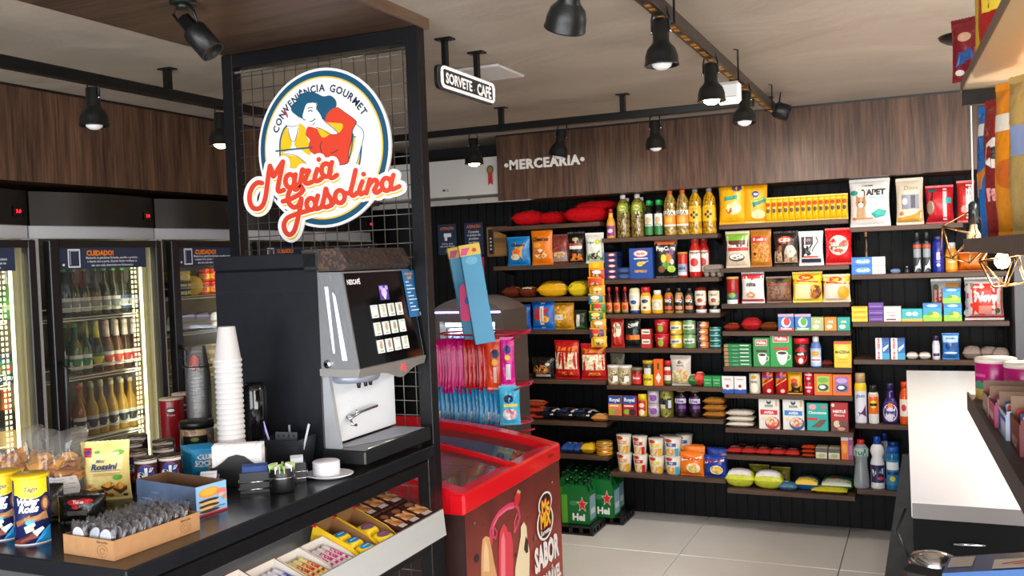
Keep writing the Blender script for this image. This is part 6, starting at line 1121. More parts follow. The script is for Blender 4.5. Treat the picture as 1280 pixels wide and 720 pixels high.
spec = [('r', -hy+.002, .07, hy-.002, .794, m_),
 ('p', E_([(400, 900), (400, 660), (402, 600), (406, 556), (420, 540), (438, 546), (448, 600), (458, 660), (472, 720), (480, 900)]), '#cf9c68'), ('p', E_([(410, 700), (412, 600), (420, 560), (432, 600), (438, 700)]), '#e2bd8c'),
 ('l', E_([(446, 570), (440, 520), (455, 475), (482, 432), (520, 404), (548, 396), (566, 416), (573, 455), (560, 500), (548, 520)]), .016, '#c93a5e'), ('l', E_([(452, 545), (452, 500), (476, 450), (515, 418), (545, 410)]), .010, '#e0607e'), ('l', E_([(455, 500), (470, 520), (465, 550), (450, 540)]), .008, '#c93a5e'), ('l', E_([(560, 440), (548, 480), (552, 520)]), .007, '#e0607e'),
 ('p', E_([(478, 900), (477, 600), (482, 520), (500, 484), (512, 500), (518, 520), (532, 522), (541, 570), (543, 900)]), '#d23a4c'), ('p', E_([(486, 900), (488, 560), (498, 520), (506, 560), (508, 900)]), '#ea7a82'),
 ('p', E_([(540, 900), (552, 680), (566, 600), (576, 540), (576, 500), (590, 476), (602, 498), (606, 560), (616, 610), (612, 900)]), '#e6d4ae'), ('p', E_([(590, 600), (598, 540), (608, 560), (609, 612), (600, 618)]), '#38201a'),
 ('p', E_([(548, 402), (546, 365), (558, 342), (574, 350), (572, 380), (560, 404)]), '#c8262e'), ('p', E_([(556, 345), (562, 330), (576, 340), (570, 350)]), '#c8a060'), ('e',)+ee(606, 455, 3, 4, 0)[1:5]+('#2a1a16',), ('e',)+ee(378, 640, 9, 20, 0)[1:5]+('#2a2426',), ('e',)+ee(640, 550, 6, 16, 0)[1:5]+('#6a5450',), ('e',)+ee(366, 482, 4, 5, 0)[1:5]+('#8a7a78',), ('e',)+ee(405, 486, 3, 5, 0)[1:5]+('#3a2a28',), ('e',)+ee(550, 625, 4, 12, 0)[1:5]+('#4a2622',), ('e',)+ee(715, 297, 3, 4, 0)[1:5]+('#c8a8a0',),
 ee(683, 392, 31, 52, '#ece6e0'), ee(683, 478, 37, 80, '#ece6e0'), ee(683, 394, 26, 46, '#2c1a16'), ee(683, 476, 31, 72, '#2c1a16'),
 ('t', 'Mc', ez(683, 402)[0], ez(683, 402)[1], .050, '#c8241c', .09, .09), ('t', 'MIX', ez(684, 462)[0], ez(684, 462)[1], .060, '#c8241c', .11, .09),
 ('t', 'Mc', ez(683, 402)[0], ez(683, 402)[1], .046, '#f2c22a', .085, .04), ('t', 'MIX', ez(684, 462)[0], ez(684, 462)[1], .055, '#f2c22a', .105, .04), ('t', 'Sorvetes', ez(683, 518)[0], ez(683, 518)[1], .020, '#ece6e0', .10, .03),
 ('t', 'SABOR', ez(690, 613)[0], ez(690, 613)[1], .090, '#ece4de', .25, .05), ('t', 'INCOMPARÁVEL', ez(686, 700)[0]-.02, ez(686, 700)[1]-.026, .052, '#ece4de', .34, .05)]
b = M(); paint(b, lambda u, v, o: (hx+.0005+o, u, v), 1, 1, spec, False, .0004, .00025); b.build('printed_end_panel', t)
b = M(); a_ = P(742, 0, 0, FX1); paint(b, lambda u, v, o: (hx+.0065+o, u, v), 1, 1, [('t', 'fricon', hy-.10, .835, .016, '#7a1c20', .1, .03)], False); b.build('maker_badge', t)
# ice creams and baskets inside
bw = mat('#a9adb0', .4, .6)
for i in range(4):
    x = FX0+.22+.32*i
    for j, y in enumerate((2.85, 3.24)):
        t2 = thing('freezer_basket', '%s wire basket in the %s row inside the chest freezer' % (ords(4)[i], 'near' if j == 0 else 'far'), 'basket', (x, y, .56), 0, 'wire baskets in the chest freezer'); b = M()
        for zz in (0, .1, .2): b.tube([(-.155, -.17, zz), (.155, -.17, zz), (.155, .17, zz), (-.155, .17, zz)], .0025, bw, 5, True)
        for k in range(7): q = -.155+.0517*k; p_ = q*1.1; b.tube([(q, -.17, .2), (q, -.17, 0), (q, .17, 0), (q, .17, .2)], .0016, bw, 4); b.tube([(-.155, p_, .2), (-.155, p_, 0), (.155, p_, 0), (.155, p_, .2)], .0016, bw, 4)
        b.build('wire_basket', t2)
        for k in range(6):
            cc = ['#c8a030', '#e8e4dc', '#2a5a9a', '#a8241e', '#5a3a2a', '#7aa84a', '#d87a2a', '#dcd8e4'][(i*3+k*5+j) % 8]
            t3 = thing('ice_cream', '%s ice cream packet, %s in the %s %s freezer basket' % ({'#c8a030': 'gold', '#e8e4dc': 'white', '#2a5a9a': 'blue', '#a8241e': 'red', '#5a3a2a': 'brown', '#7aa84a': 'green', '#d87a2a': 'orange', '#dcd8e4': 'pale lilac'}[cc], ['front left', 'front middle', 'front right', 'back left', 'back middle', 'back right'][k], ords(4)[i], 'near' if j == 0 else 'far'), 'ice cream', (x-.10+.10*(k % 3), y-.085+.16*(k//3), .565+.12), RD(90)*0, 'ice creams in the chest freezer')
            lying(t3, .085, .13, .035, cc, [('e', .5, .5, .3, .3, '#e8e0d0')]); t3.rotation_euler = (RD(14), 0, RD(8*(k-2)))

# ---------------------------------------------------------------- candy stand behind the freezer
SX, SYY = -1.79, 3.62
t = thing('candy_stand', 'red wire candy stand behind the chest freezer', 'display stand', (SX, SYY+.02, 0)); RW = mat('#c41c3c', .3, .2)
b = M().tube([(0, .06, .0), (0, .06, 1.62)], .012, RW, 8); b.build('pole', t)
M().lathe([(.16, 0), (.16, .012), (.02, .02), (.0, .02)], RW, 24, 0, .06).build('base', t)
for z in (1.285, 1.06, .90):
    b = M().tube([(.21*cos(2*pi*k/24), .06+.13*sin(2*pi*k/24), z) for k in range(24)], .004, RW, 6, True)
    for k in range(3): a_ = 2*pi*k/3; b.tube([(0, .06, z), (.21*cos(a_), .06+.13*sin(a_), z)], .003, RW)
    b.build('ring', t)
for z, dx in ((1.275, .06), (1.06, .07), (.86, .06)):
    e = P(664, 417, 1, SYY) if z > 1.2 else None
    b = M().tube([(.12, -.0, z-.01), (.2, -.05, z+.012), (.27+dx*.2, -.08, z+.035)], .0045, RW).tube([(.14, -.02, z-.02), (.20, -.07, z-.005), (.235, -.10, z+.01)], .0035, RW); b.build('hook_arm', t)
def hang(px0, px1, n, yt, yb, cs, nm, labc, specs=(), wy=.10):
    za = P((px0+px1)/2, yt, 1, SYY).z; zb = P((px0+px1)/2, yb, 1, SYY).z; x0 = P(px0, yt, 1, SYY).x; x1 = P(px1, yt, 1, SYY).x; src = None
    for i in range(n):
        x = x0+(x1-x0)*(i+.5)/n; k = min(int(i*len(cs)/n), len(cs)-1); lb = '%s %s hanging edge-on in the row on the candy stand' % (['leftmost', 'second', 'third', 'fourth', 'fifth', 'sixth', 'seventh', 'eighth', 'ninth', 'tenth', 'eleventh', 'twelfth', 'thirteenth', 'fourteenth', 'fifteenth'][i], labc)
        if src is None: src = thing(nm, lb, 'candy packet', (x, SYY, zb), RD(62), labc+'s on the candy stand'); bag(src, wy, .020, za-zb, cs[0], list(specs), .05)
        else: dup(src, (x, SYY+random.uniform(-.008, .008), zb+random.uniform(-.006, .004)), RD(62)+random.uniform(-.07, .07), lb)
hang(547, 586, 9, 424, 489, ['#d4127a'], 'candy_packet', 'magenta candy packet', [('r', .1, .05, .25, .95, '#e85aa8')])
hang(588, 612, 5, 424, 490, ['#c8141e'], 'candy_packet', 'dark red candy packet')
hang(612, 626, 3, 422, 488, ['#e8301c'], 'candy_packet', 'orange-red candy packet', [('r', .3, .15, .5, .5, '#f0d0c0')])
def cand(px0, px1, yt, yb, c, lb, spec, rz=RD(22)):
    a = slot('A5', px0, px1, yt, SYY-YF-.04, base=P((px0+px1)/2, yb, 1, SYY-.02).z); t = thing('candy_packet', lb, 'candy packet', (a[0], a[1]-.02, a[2]), rz, None); bag(t, a[3]/cos(rz), .018, a[4], c, spec, .05); return t
cand(613, 630, 424, 486, '#e8481c', 'orange candy packet turned to face the aisle on the candy stand', [('e', .55, .74, .26, .1, '#1c2a5a'), ('e', .5, .55, .2, .07, '#f0b42a'), ('r', .4, .1, .6, .45, '#f2d0c8')])
cand(630, 645, 421, 482, '#d4148a', 'magenta candy packet facing the aisle at the right of its row', [('e', .5, .78, .26, .1, '#2a2f7a'), ('e', .5, .6, .2, .06, '#e8c82a'), ('r', .35, .1, .7, .45, '#e8e0ec')])
hang(549, 632, 15, 483, 529, ['#1c8ac0'], 'blue_candy_packet', 'turquoise candy packet', [('r', .1, .05, .95, .34, 'mot:#d8b0a8,#e8e0e0,#b86a60,#c8d8e0,s70'), ('r', .3, .4, .42, .9, '#7ac8e8')], .11)
cand(629, 651, 481, 530, '#3ab0d8', 'light blue candy packet facing the aisle at the right of the lower row', [('e', .45, .68, .24, .12, '#1c2a5a'), ('r', .2, .46, .9, .54, '#d8d83a'), ('e', .5, .25, .36, .16, 'mot:#e8c8d0,#f0e8ec,#d88aa0,s60')])
# tall light blue cartons on top of the stand
def tall(pxs, lb, spec, yy, d, rz):
    (xa, ya), (xb, yb_) = pxs; top = P(xa, ya, 1, yy); bot = P(xb, yb_, 1, yy); w_ = .085
    t = thing('display_carton', lb, 'carton', (bot.x, yy, bot.z), rz, 'tall light blue cartons'); h = top.z-bot.z; lean = math.atan2(bot.x-top.x, h); t.rotation_euler = (0, -lean, rz)
    h /= cos(lean); CB = mat('#3f9cc8', .4); M().box(-w_/2, w_/2, -d/2, d/2, 0, h, CB, .002).build('carton', t)
    M().box(-w_/2-.001, w_/2+.001, -d/2-.001, d/2+.001, h-.045, h+.001, mat('#e8c42a', .4)).build('header_band', t)
    b = M(); paint(b, flat_y(w_, h, -d/2), w_, h, spec, False, .0015); b.build('printed_front', t)
    b = M(); paint(b, flat_x(d, h, w_/2), d, h, [('e', .5, .82, .4, .05, '#bfe0ee'), ('r', .2, .55, .85, .78, '#2a2a30'), ('r', .3, .58, .75, .75, '#c88a4a'), ('r', .2, .3, .85, .52, '#e8d8c0'), ('r', .35, .32, .6, .5, '#4a2a1c'), ('e', .5, .24, .3, .04, '#1c2a4a'), ('e', .5, .24, .2, .025, '#e8ecf0'), ('e', .5, .06, .3, .02, '#e8b42a')], False, .0015); b.build('printed_side', t); return t
tall(((573, 309), (594, 430)), 'tall light blue carton leaning at the left, with a pink shape in front', [('p', [(.1, .97), (.5, .97), (.3, .90), (.0, .90)], '#d83a8a'), ('e', .8, .94, .12, .02, '#7ab83a')], 3.66, .09, RD(30))
tall(((587, 306), (606, 428)), 'tall light blue carton on the candy stand, right one with picture side', [('p', [(.1, .97), (.5, .97), (.3, .90), (.0, .90)], '#d83a8a'), ('e', .7, .94, .12, .02, '#c8281c'), ('e', .5, .84, .3, .04, '#6ab8d8')], 3.54, .085, RD(30))
t = thing('pink_card', 'rounded pink card hanging between the two light blue cartons', 'card', P(583, 402, 1, 3.49), RD(20))
M().prism(rrect(.045, .16, .022), 1, -.002, .002, mat('#e0307a', .4)).build('card', t); b = M(); paint(b, flat_y(.045, .16, -.002), .045, .16, [('e', .7, .55, .3, .1, '#2a4fa8')], False); b.build('print', t)
# ================================================================ COFFEE COUNTER
TZ = 1.036; TX0, TX1, TY0, TY1 = -2.18, -1.41, 1.305, 2.536
TOPM = mat('#1a1b1f', .22, 0, .15, 8, .2)
t = thing('coffee_counter', 'black steel counter with slanted grey candy trays under its top', 'counter', ((TX0+TX1)/2, (TY0+TY1)/2, 0)); o = t.location; hx, hy = (TX1-TX0)/2, (TY1-TY0)/2
M().box(-hx, hx, -hy, hy, TZ-.036, TZ, TOPM, .003).build('counter_top', t)
for sx_ in (-1, 1):
    for sy_ in (-1, 1): M().box(sx_*hx-sx_*.004, sx_*(hx-.044), sy_*hy-sy_*.002, sy_*(hy-.042), 0, TZ-.037, STEEL, .002).build('leg', t)
for z in (TZ-.078, .715, .40):
    M().box(hx-.03, hx-.004, -hy+.044, hy-.044, z, z+.035, STEEL, .002).build('rail', t)
GT = mat('#b4b4b2', .4, .1, .1, 60)
def tray(zl, zb, xb, nm):
    x1, x0 = -1.392-o.x, xb-o.x
    M().prism([(x1, zl-.004), (x1, zl), (x0, zb), (x0, zb-.004)], 1, -hy+.05, hy-.05, GT).build('tray', t)
    M().prism([(x1-.002, zl-.03), (x1+.012, zl-.028), (x1+.004, zl+.052), (x1-.002, zl+.052)], 1, -hy+.02, hy-.008, GT).build('tray_lip', t)
    M().prism([(x0, zb-.004), (x0-.004, zb-.004), (x0-.004, zb+.05), (x0, zb+.05)], 1, -hy+.05, hy-.05, GT).build('tray_back', t)
SL = .30; TH = math.atan(SL)
tray(.785, .785+SL*.60, -1.992, 'upper'); tray(.50, .50+SL*.60, -1.992, 'lower')

# ---------------------------------------------------------------- coffee machine
mo = Vector((-1.70, 2.34, TZ)); t = thing('coffee_machine', 'large black and silver coffee machine with bean hopper and button panel', 'coffee machine', mo)
Y0, Y1 = 2.165-mo.y, 2.515-mo.y; X = lambda v: v-mo.x; Zm = lambda v: v-mo.z
BB = mat('#14161c', .36, 0, .12, 30)
M().box(X(-1.93), X(-1.555), Y0, Y1, .022, Zm(1.60), BB, .006).build('cabinet', t)
M().box(X(-1.93), X(-1.56), Y0, Y1, Zm(1.5995), Zm(1.643), BB, .003).build('top_cover', t)
M().box(X(-1.931), X(-1.57), Y0-.001, Y0+.004, Zm(1.536), Zm(1.539), mat('#040405', .6)).build('lid_seam', t)
for x in (-1.90, -1.60):
    for y in (Y0+.03, Y1-.03): M().lathe([(.016, 0), (.014, .024)], BLACK, 14, X(x), y).build('foot', t)
# bean hopper: clear box full of beans
hp = [(X(-1.60), Zm(1.588)), (X(-1.475), Zm(1.588)), (X(-1.455), Zm(1.605)), (X(-1.485), Zm(1.652)), (X(-1.61), Zm(1.652))]
b = M(); beans = mat('mot:#3a2014,#5a3420,#2a160c,#6a4028,#1c0e08,s120', .4)
b.prism([(p*.96+X(-1.535)*.04, q*.96+Zm(1.622)*.04) for p, q in hp], 1, Y0+.006, Y1-.006, beans); b.build('coffee_beans', t)
bb = M(); bm = mat('mot:#5a3822,#3a2012,#7a5034,#4a2c1a,s60', .3)
for k in range(420):
    y = random.uniform(Y0+.012, Y1-.012); s_ = random.random()
    if s_ < .6: u = random.random(); x = X(-1.455)+(X(-1.485)-X(-1.455))*u+.001; z = Zm(1.605)+(Zm(1.652)-Zm(1.605))*u-.004
    else: x = random.uniform(X(-1.605), X(-1.50)); z = Zm(1.6495)
    a = random.uniform(0, pi); q = []
    for (dx, dy, dz) in ((1, 0, 0), (0, .6, 0), (-1, 0, 0), (0, -.6, 0), (0, 0, .5)): q.append((x-.004+.002*dz, y+.0045*(dx*cos(a)-dy*sin(a)), z+.0045*(dx*sin(a)+dy*cos(a))*.8+.002*dz))
    bb.add(q, [(0, 1, 4), (1, 2, 4), (2, 3, 4), (3, 0, 4)], bm)
bb.build('loose_beans', t)['kind'] = 'stuff'
M().prism(hp, 1, Y0, Y1, clear('#f2eee8', .97, .25, 'hopper')).build('bean_hopper', t)
# door, tilted
dt, db_ = (X(-1.475), Zm(1.585)), (X(-1.432), Zm(1.312))
M().prism([(X(-1.556), Zm(1.586)), dt, db_, (X(-1.556), Zm(1.290))], 1, Y0-.004, Y1+.012, SILVER).build('door', t)
def dface(u, v, o): return (db_[0]+(dt[0]-db_[0])*v+o+.001, Y0-.004+u*(Y1-Y0+.016), db_[1]+(dt[1]-db_[1])*v)
Wd, Hd = Y1-Y0+.016, .276
b = M(); paint(b, dface, Wd, Hd, [('r', .02, .02, .985, .985, mat('#08080a', .06)), ('t', 'NESCAFÉ', .13, .90, .05, '#e8e8ea', .18, .04)], False, .0006)
dp = b.build('control_panel', t)
b = M(); paint(b, dface, Wd, Hd, [('r', .46, .68, .60, .84, glow('#3a2a6a', .5)), ('e', .53, .76, .04, .05, glow('#9a80e0', 1.1)), ('r', .47, .79, .52, .83, glow('#8a78c8', .8)), ('r', .55, .79, .59, .83, glow('#8a78c8', .8)), ('e', .53, .71, .015, .02, glow('#c8b8f0', 1))], False, .0022); b.build('display', t)
for r in range(3):
    for c in range(4):
        u = .345+.125*c; v = .57-.185*r; b = M(); q = 0.0035
        f = lambda uu, vv, oo: (lambda p: (p[0]+q*0, p[1], p[2]))(dface(u+(uu-.5)*.088, v+(vv-.5)*.135, oo+.003))
        b.add([dface(u+du*.044, v+dv*.068, oo) for oo in (.0005, .004) for du, dv in ((-1, -1), (1, -1), (1, 1), (-1, 1))], [(4, 5, 6, 7), (0, 1, 5, 4), (1, 2, 6, 5), (2, 3, 7, 6), (3, 0, 4, 7)], glow('#c9cfc8', .25))
        b2 = [('e', u, v+.01, .022, .038, ['#e8ece4', '#d8c8a8', '#c8a080', '#b89a7a'][(r+c) % 4]), ('r', u-.025, v-.052, u+.025, v-.044, '#7a7f78'), ('r', u-.03, v+.048, u+.03, v+.054, '#8a8f88')]
        paint(b, dface, Wd, Hd, b2, False, .0044); b.build('button', t)
b = M(); paint(b, dface, Wd, Hd, [('r', .86, .46, 1.06, .985, '#2a6fa8'), ('t', 'INSTRUÇÕES', .96, .945, .022, '#e8a04a', .17, .04), ('t', 'CAFÉ', .96, .905, .03, '#f0a03a', .13, .06)]+[('r', .885, .85-.04*i, .94+.08*((i*7) % 3)/2, .862-.04*i, '#dfe8f0') for i in range(9)]+[('e', 1.03, .49, .016, .022, '#e8c8b8')], False, .0026); b.build('instruction_sticker', t)
# side glow strips and lock on the silver door edge
b = M(); yy = Y0-.0045
b.quads([[(X(-1.533), yy, Zm(1.545)), (X(-1.522), yy, Zm(1.545)), (X(-1.508), yy, Zm(1.36)), (X(-1.514), yy, Zm(1.36))], [(X(-1.508), yy, Zm(1.53)), (X(-1.499), yy, Zm(1.52)), (X(-1.468), yy, Zm(1.34)), (X(-1.484), yy, Zm(1.34))]], glow('#cdb8ff', 1.6)); b.build('glow_strip', t)
M().lathe([(.0, -.009), (.010, -.009), (.012, -.006), (.012, 0)], CHROME, 20, X(-1.532), Y0-.004, Zm(1.33), ax='y').lathe([(0, -.0095), (.005, -.0095)], BLACK, 12, X(-1.532), Y0-.004, Zm(1.33), ax='y').build('lock', t)
# wavy chrome strip under the door
n = 24; vs = []; cs_ = []
CHR = mat('#b9b5b0', .33, .7)
b = M()
lo = lambda u: .024+.026*math.exp(-((u-.62)/.16)**2)
for i in range(n+1):
    u = i/n; y = Y0-.006+u*(Y1-Y0+.02); vs += [(X(-1.426), y, Zm(1.316)), (X(-1.434), y, Zm(1.316)-lo(u)), (X(-1.56), y, Zm(1.316)-lo(u)*.0-.02), (X(-1.56), y, Zm(1.316))]
fs = []
for i in range(n):
    for k in range(4): fs.append((4*i+k, 4*i+(k+1) % 4, 4*i+4+(k+1) % 4, 4*i+4+k))
fs += [(0, 1, 2, 3), (4*n+3, 4*n+2, 4*n+1, 4*n)]; b.add(vs, fs, CHR); b.build('chrome_strip', t)
yc = Y0+.62*(Y1-Y0+.02); M().box(X(-1.4265), X(-1.424), yc-.005, yc+.005, Zm(1.284), Zm(1.306), glow('#e02a2a', 1.2), .001).build('status_light', t)
# white dispensing bay
WB = mat('#dfe2e6', .3)
M().box(X(-1.555), X(-1.535), Y0+.004, Y1-.002, Zm(1.10), Zm(1.298), WB, .002).build('back_panel', t)
M().prism([(X(-1.555), Zm(1.09)), (X(-1.505), Zm(1.09)), (X(-1.535), Zm(1.298)), (X(-1.555), Zm(1.298))], 1, Y0-.002, Y0+.012, mat('#b4b6ba', .3, .4)).build('side_cheek', t)
M().lathe([(0, -.012), (.055, -.012), (.06, -.004), (.06, .012)], mat('#8e93a2', .35, .3), 28, X(-1.50), Y0+.085, Zm(1.285), 1.0, 1.4).build('outlet_housing', t)
for dy in (.05, .085, .11): M().lathe([(.005, -.028), (.007, -.01)], BLACK, 12, X(-1.47), Y0+dy, Zm(1.285)).build('nozzle', t)
b = M().tube([(X(-1.535), Y0+.08, Zm(1.168)), (X(-1.515), Y0+.082, Zm(1.170))], .006, CHROME, 8).tube([(X(-1.515), Y0+.06, Zm(1.165)), (X(-1.515), Y0+.12, Zm(1.176)), (X(-1.515), Y0+.21, Zm(1.18))], .0045, CHROME, 8).tube([(X(-1.515), Y0+.065, Zm(1.165)), (X(-1.505), Y0+.06, Zm(1.150)), (X(-1.50), Y0+.075, Zm(1.146))], .0045, CHROME, 8).tube([(X(-1.515), Y0+.10, Zm(1.172)), (X(-1.515), Y0+.10, Zm(1.186))], .004, CHROME, 8); b.build('cup_bracket', t)
b = M().box(X(-1.56), X(-1.418), Y0-.012, Y1+.012, .016, Zm(1.092), mat('#1c1d20', .3), .004); b.build('drip_tray', t)
n = 16; pg = [(X(-1.535), Y0+.012)]+[(X(-1.535)+.105*sin(pi*(.5*i/n))**.6, Y0+.012+(Y1-Y0-.02)*i/n) for i in range(n+1)]+[(X(-1.535), Y1-.008)]
GR = mat('#a9acb6', .5, .15, .9, 330); M().prism(pg, 2, Zm(1.092), Zm(1.0945), GR).build('drip_grille', t)
M().tube([(X(-1.424), Y0+.012, Zm(1.0945)), (X(-1.424), Y1-.01, Zm(1.0945))], .002, CHROME).build('tray_edge', t)

# ---------------------------------------------------------------- things on the counter
def tb(px, py): return P(px, py, 2, TZ)
def on(px, py, name, label, cat, rz=0, group=None): p = tb(px, py); return thing(name, label, cat, (p.x, p.y, TZ+.0005), rz, group)
FACE = RD(42)        # turned towards the shopper
# foam cup tower
p = tb(292, 600); z = TZ; src = None; n = 24; Ht = P(288, 408, 1, 1.97).z-TZ; cup_h = .095; st = (Ht-cup_h-.002)/(n-1)
for k in range(n):
    lb = 'white foam cup turned upside down, %s of the tall stack' % ('topmost' if k == n-1 else 'bottom' if k == 0 else 'one in the middle'); q = (p.x, p.y, TZ+.002+st*k)
    if src is None:
        src = thing('foam_cup', lb, 'cup', q, 0, 'stack of white foam cups beside the machine'); M().lathe([(.034, 0), (.0365, .0), (.0365, .006), (.034, .008), (.0225, cup_h-.002), (.020, cup_h), (0, cup_h)], mat('#c9c5c3', .55), 24).build('cup', src)
    else: dup(src, q, None, lb)
# clear cup tower with a printed cup on top, standing on the nut jar lid
p = tb(248, 579); pt_ = tb(252, 564); jt = .128
tj = thing('nut_jar', 'jar of roasted nuts with a black lid and black EXTRA label', 'jar', (p.x, p.y, TZ), RD(35)); 
M().lathe([(.044, 0), (.047, .004), (.047, .104), (.044, .108)], mat('mot:#c8964a,#a87434,#d8b06a,#8a5a24,s70', .35), 26).build('nuts', tj)
M().lathe([(.0455, 0), (.0485, .004), (.0485, .104), (.045, .109)], clear('#f4f0e8', .85, .04), 26).build('glass', tj)
b = M(); paint(b, cyl_s(.0488, .020, .092, .097, 0, 0), .097, .072, [('r', .12, 0, .88, .96, '#14120e'), ('r', .30, .05, .70, .18, '#c8281c'), ('t', 'Gostin', .5, .52, .24, '#d8c060', .6, .03, .3), ('e', .5, .82, .12, .08, '#7a8a3a')]); b.build('label', tj)
M().lathe([(.050, .108), (.050, .125), (.047, jt), (0, jt)], mat('#121212', .35), 26).build('lid', tj)
pc = thing('cup_dispenser', 'black wire holder with a tower of clear plastic cups', 'dispenser', (pt_.x, pt_.y, TZ)); 
b = M().tube([(-.045, 0, 0), (-.045, 0, .285), (-.056, -.01, .30)], .002, BLACK).tube([(.045, 0, 0), (.045, 0, .27)], .002, BLACK).tube([(.045*cos(a_), .045*sin(a_), .27) for a_ in [2*pi*k/20 for k in range(20)]], .002, BLACK, 5, True).tube([(.045*cos(a_), .045*sin(a_), .003) for a_ in [2*pi*k/20 for k in range(20)]], .003, BLACK, 5, True); b.build('wire_frame', pc)
src = None; zc0 = .008; PC = clear('#ffffff', .955, .15, 'plastic_cup')
q0 = P(252, 432, 1, pt_.y).z-TZ
for k in range(20):
    z = zc0+(q0-.105-zc0)*k/19; lb = 'clear plastic cup upside down, %s of the tower' % ('the topmost with a red print' if k == 19 else 'bottom' if k == 0 else 'one in the middle'); qq = (pt_.x, pt_.y, TZ+z)
    if src is None: src = thing('plastic_cup', lb, 'cup', qq, 0, 'tower of clear plastic cups'); M().lathe([(.0385, 0), (.040, .002), (.0385, .005), (.0265, .10), (.025, .103), (0, .103)], PC, 22).build('cup', src)
    else: last = dup(src, qq, None, lb)
b = M(); paint(b, cyl_s(.0385, .02, .085, .06, -.010, RD(25)), .06, .065, [('e', .5, .55, .36, .40, '#4a1c1a'), ('e', .5, .55, .31, .34, '#8a4a44'), ('e', .5, .62, .22, .2, '#a8341e'), ('t', 'Maria', .5, .3, .18, '#c8a89a', .6, .03, .2)]); o2 = b.build('print', last)
# thermos-like black cup dispenser
def tube_disp(px, py, hpx, lb, rz=0):
    p = tb(px, py); h = P(px, hpx, 1, p.y).z-TZ; t = thing('cup_dispenser', lb, 'dispenser', (p.x, p.y, TZ), rz)
    M().lathe([(.040, 0), (.040, h-.02), (.036, h-.008), (.030, h), (0, h)], mat('#0b0b0d', .07), 28).build('tube', t)
    return t
dp_ = tube_disp(320, 590, 478, 'glossy black cup dispenser tube with a chrome wire handle')
h_ = P(320, 478, 1, dp_.location.y).z-TZ
M().tube([(-.045, -.025, .02), (-.047, -.025, h_-.03), (-.038, -.028, h_-.004), (.0, -.034, h_+.004)], .0028, CHROME, 8).build('wire_handle', dp_)
M().box(-.008, .012, -.0405, -.039, .03, .09, mat('#b9bcbc', .3)).build('sticker', dp_)
# crisps tube cans
for (px, py, yt), lb in (((217, 560, 497), 'tall dark red crisp can with cream lid, front one'), ((232, 552, 491), 'dark red crisp can half hidden behind the front one')):
    p = tb(px, py); h = P(px, yt, 1, p.y).z-TZ; t = thing('crisp_can', lb, 'can', (p.x, p.y, TZ), RD(40), 'dark red crisp cans'); cylbody(t, .037, h, '#8a141c', [('e', .5, .8, .2, .06, '#17110f'), ('e', .5, .8, .15, .03, '#e8dcd0'), ('t', 'Pringles', .5, .7, .035, '#d8c0b8', .5, .02), ('r', .3, .1, .6, .24, '#6a5a54')], lid='#c8b8a0', lidh=.03)
# canned drinks "cola" – two groups of small cans
cans = [((168, 597), 'a', 548), ((182, 594), 'a', 560), ((176, 606), 'a', 561), ((180, 612), 'a', 569), ((211, 594), 'b', 551), ((205, 603), 'b', 556), ((214, 607), 'b', 565)]
CL = [('r', 0, .0, 1, 1, '#3a1814'), ('e', .5, .5, .40, .40, '#b9221c'), ('e', .5, .62, .34, .26, '#1c3a8a'), ('t', 'olá', .5, .6, .34, '#f0ece8', .7, .06), ('e', .5, .25, .1, .08, '#e8a03a'), ('r', 0, .92, 1, 1, '#c8c0bc')]
cpx = [(173, 583, 551, 'back-left in the left group'), (168, 593, 558, 'second in the left group'), (173, 606, 566, 'third in the left group'), (185, 616, 573, 'front in the left group'), (206, 590, 553, 'back in the right group'), (207, 600, 560, 'middle in the right group'), (215, 612, 566, 'front in the right group')]
src = None
for px, py, yt, nm in cpx:
    p = tb(px, py); q = (p.x, p.y, TZ)
    if src is None: src = thing('snack_can', 'small dark can with red and blue badge, '+nm, 'can', q, RD(38), 'small badge cans'); tin(src, .030, .092, '#2a1410', CL, top='#a8988c')
    else: dup(src, q, None, 'small dark can with red and blue badge, '+nm)
# napkin holder
def rotbox(t, name, poly, y0, y1, m): return M().prism(poly, 1, y0, y1, m).build(name, t)
t = on(300, 606, 'napkin_holder', 'black napkin holder stuffed with white paper napkins', 'napkin holder', RD(28)); BM = mat('#0d0d0f', .4)
w_ = .067
rotbox(t, 'front_plate', [(-w_, 0), (w_, 0), (w_, .052), (w_*.8, .055), (w_*.55, .066), (w_*.3, .080), (0, .085), (-w_*.3, .080), (-w_*.55, .066), (-w_*.8, .055), (-w_, .052)], -.030, -.026, BM)
rotbox(t, 'back_plate', [(-w_, 0), (w_, 0), (w_, .09), (-w_, .09)], .026, .030, BM); M().box(-w_, w_, -.03, .03, 0, .004, BM).build('base', t)
src = None
for k in range(16):
    y = -.0225+.0029*k; lb = 'white folded paper napkin in the black holder'
    if src is None: src = thing('napkin', lb, 'napkin', t.matrix_world @ Vector((0, 0, 0)), RD(28), 'paper napkins in the holder'); M().box(-w_+.004, w_-.004, -.0011, .0011, .005, .108, mat('#e6e2e0', .85, 0, .8, 140)).build('sheet', src); src.location = (t.location.x-sin(RD(28))*y, t.location.y+cos(RD(28))*y, TZ)
    else: dup(src, (t.location.x-sin(RD(28))*y+random.uniform(-.002, .002), t.location.y+cos(RD(28))*y, TZ+random.uniform(0, .003)))
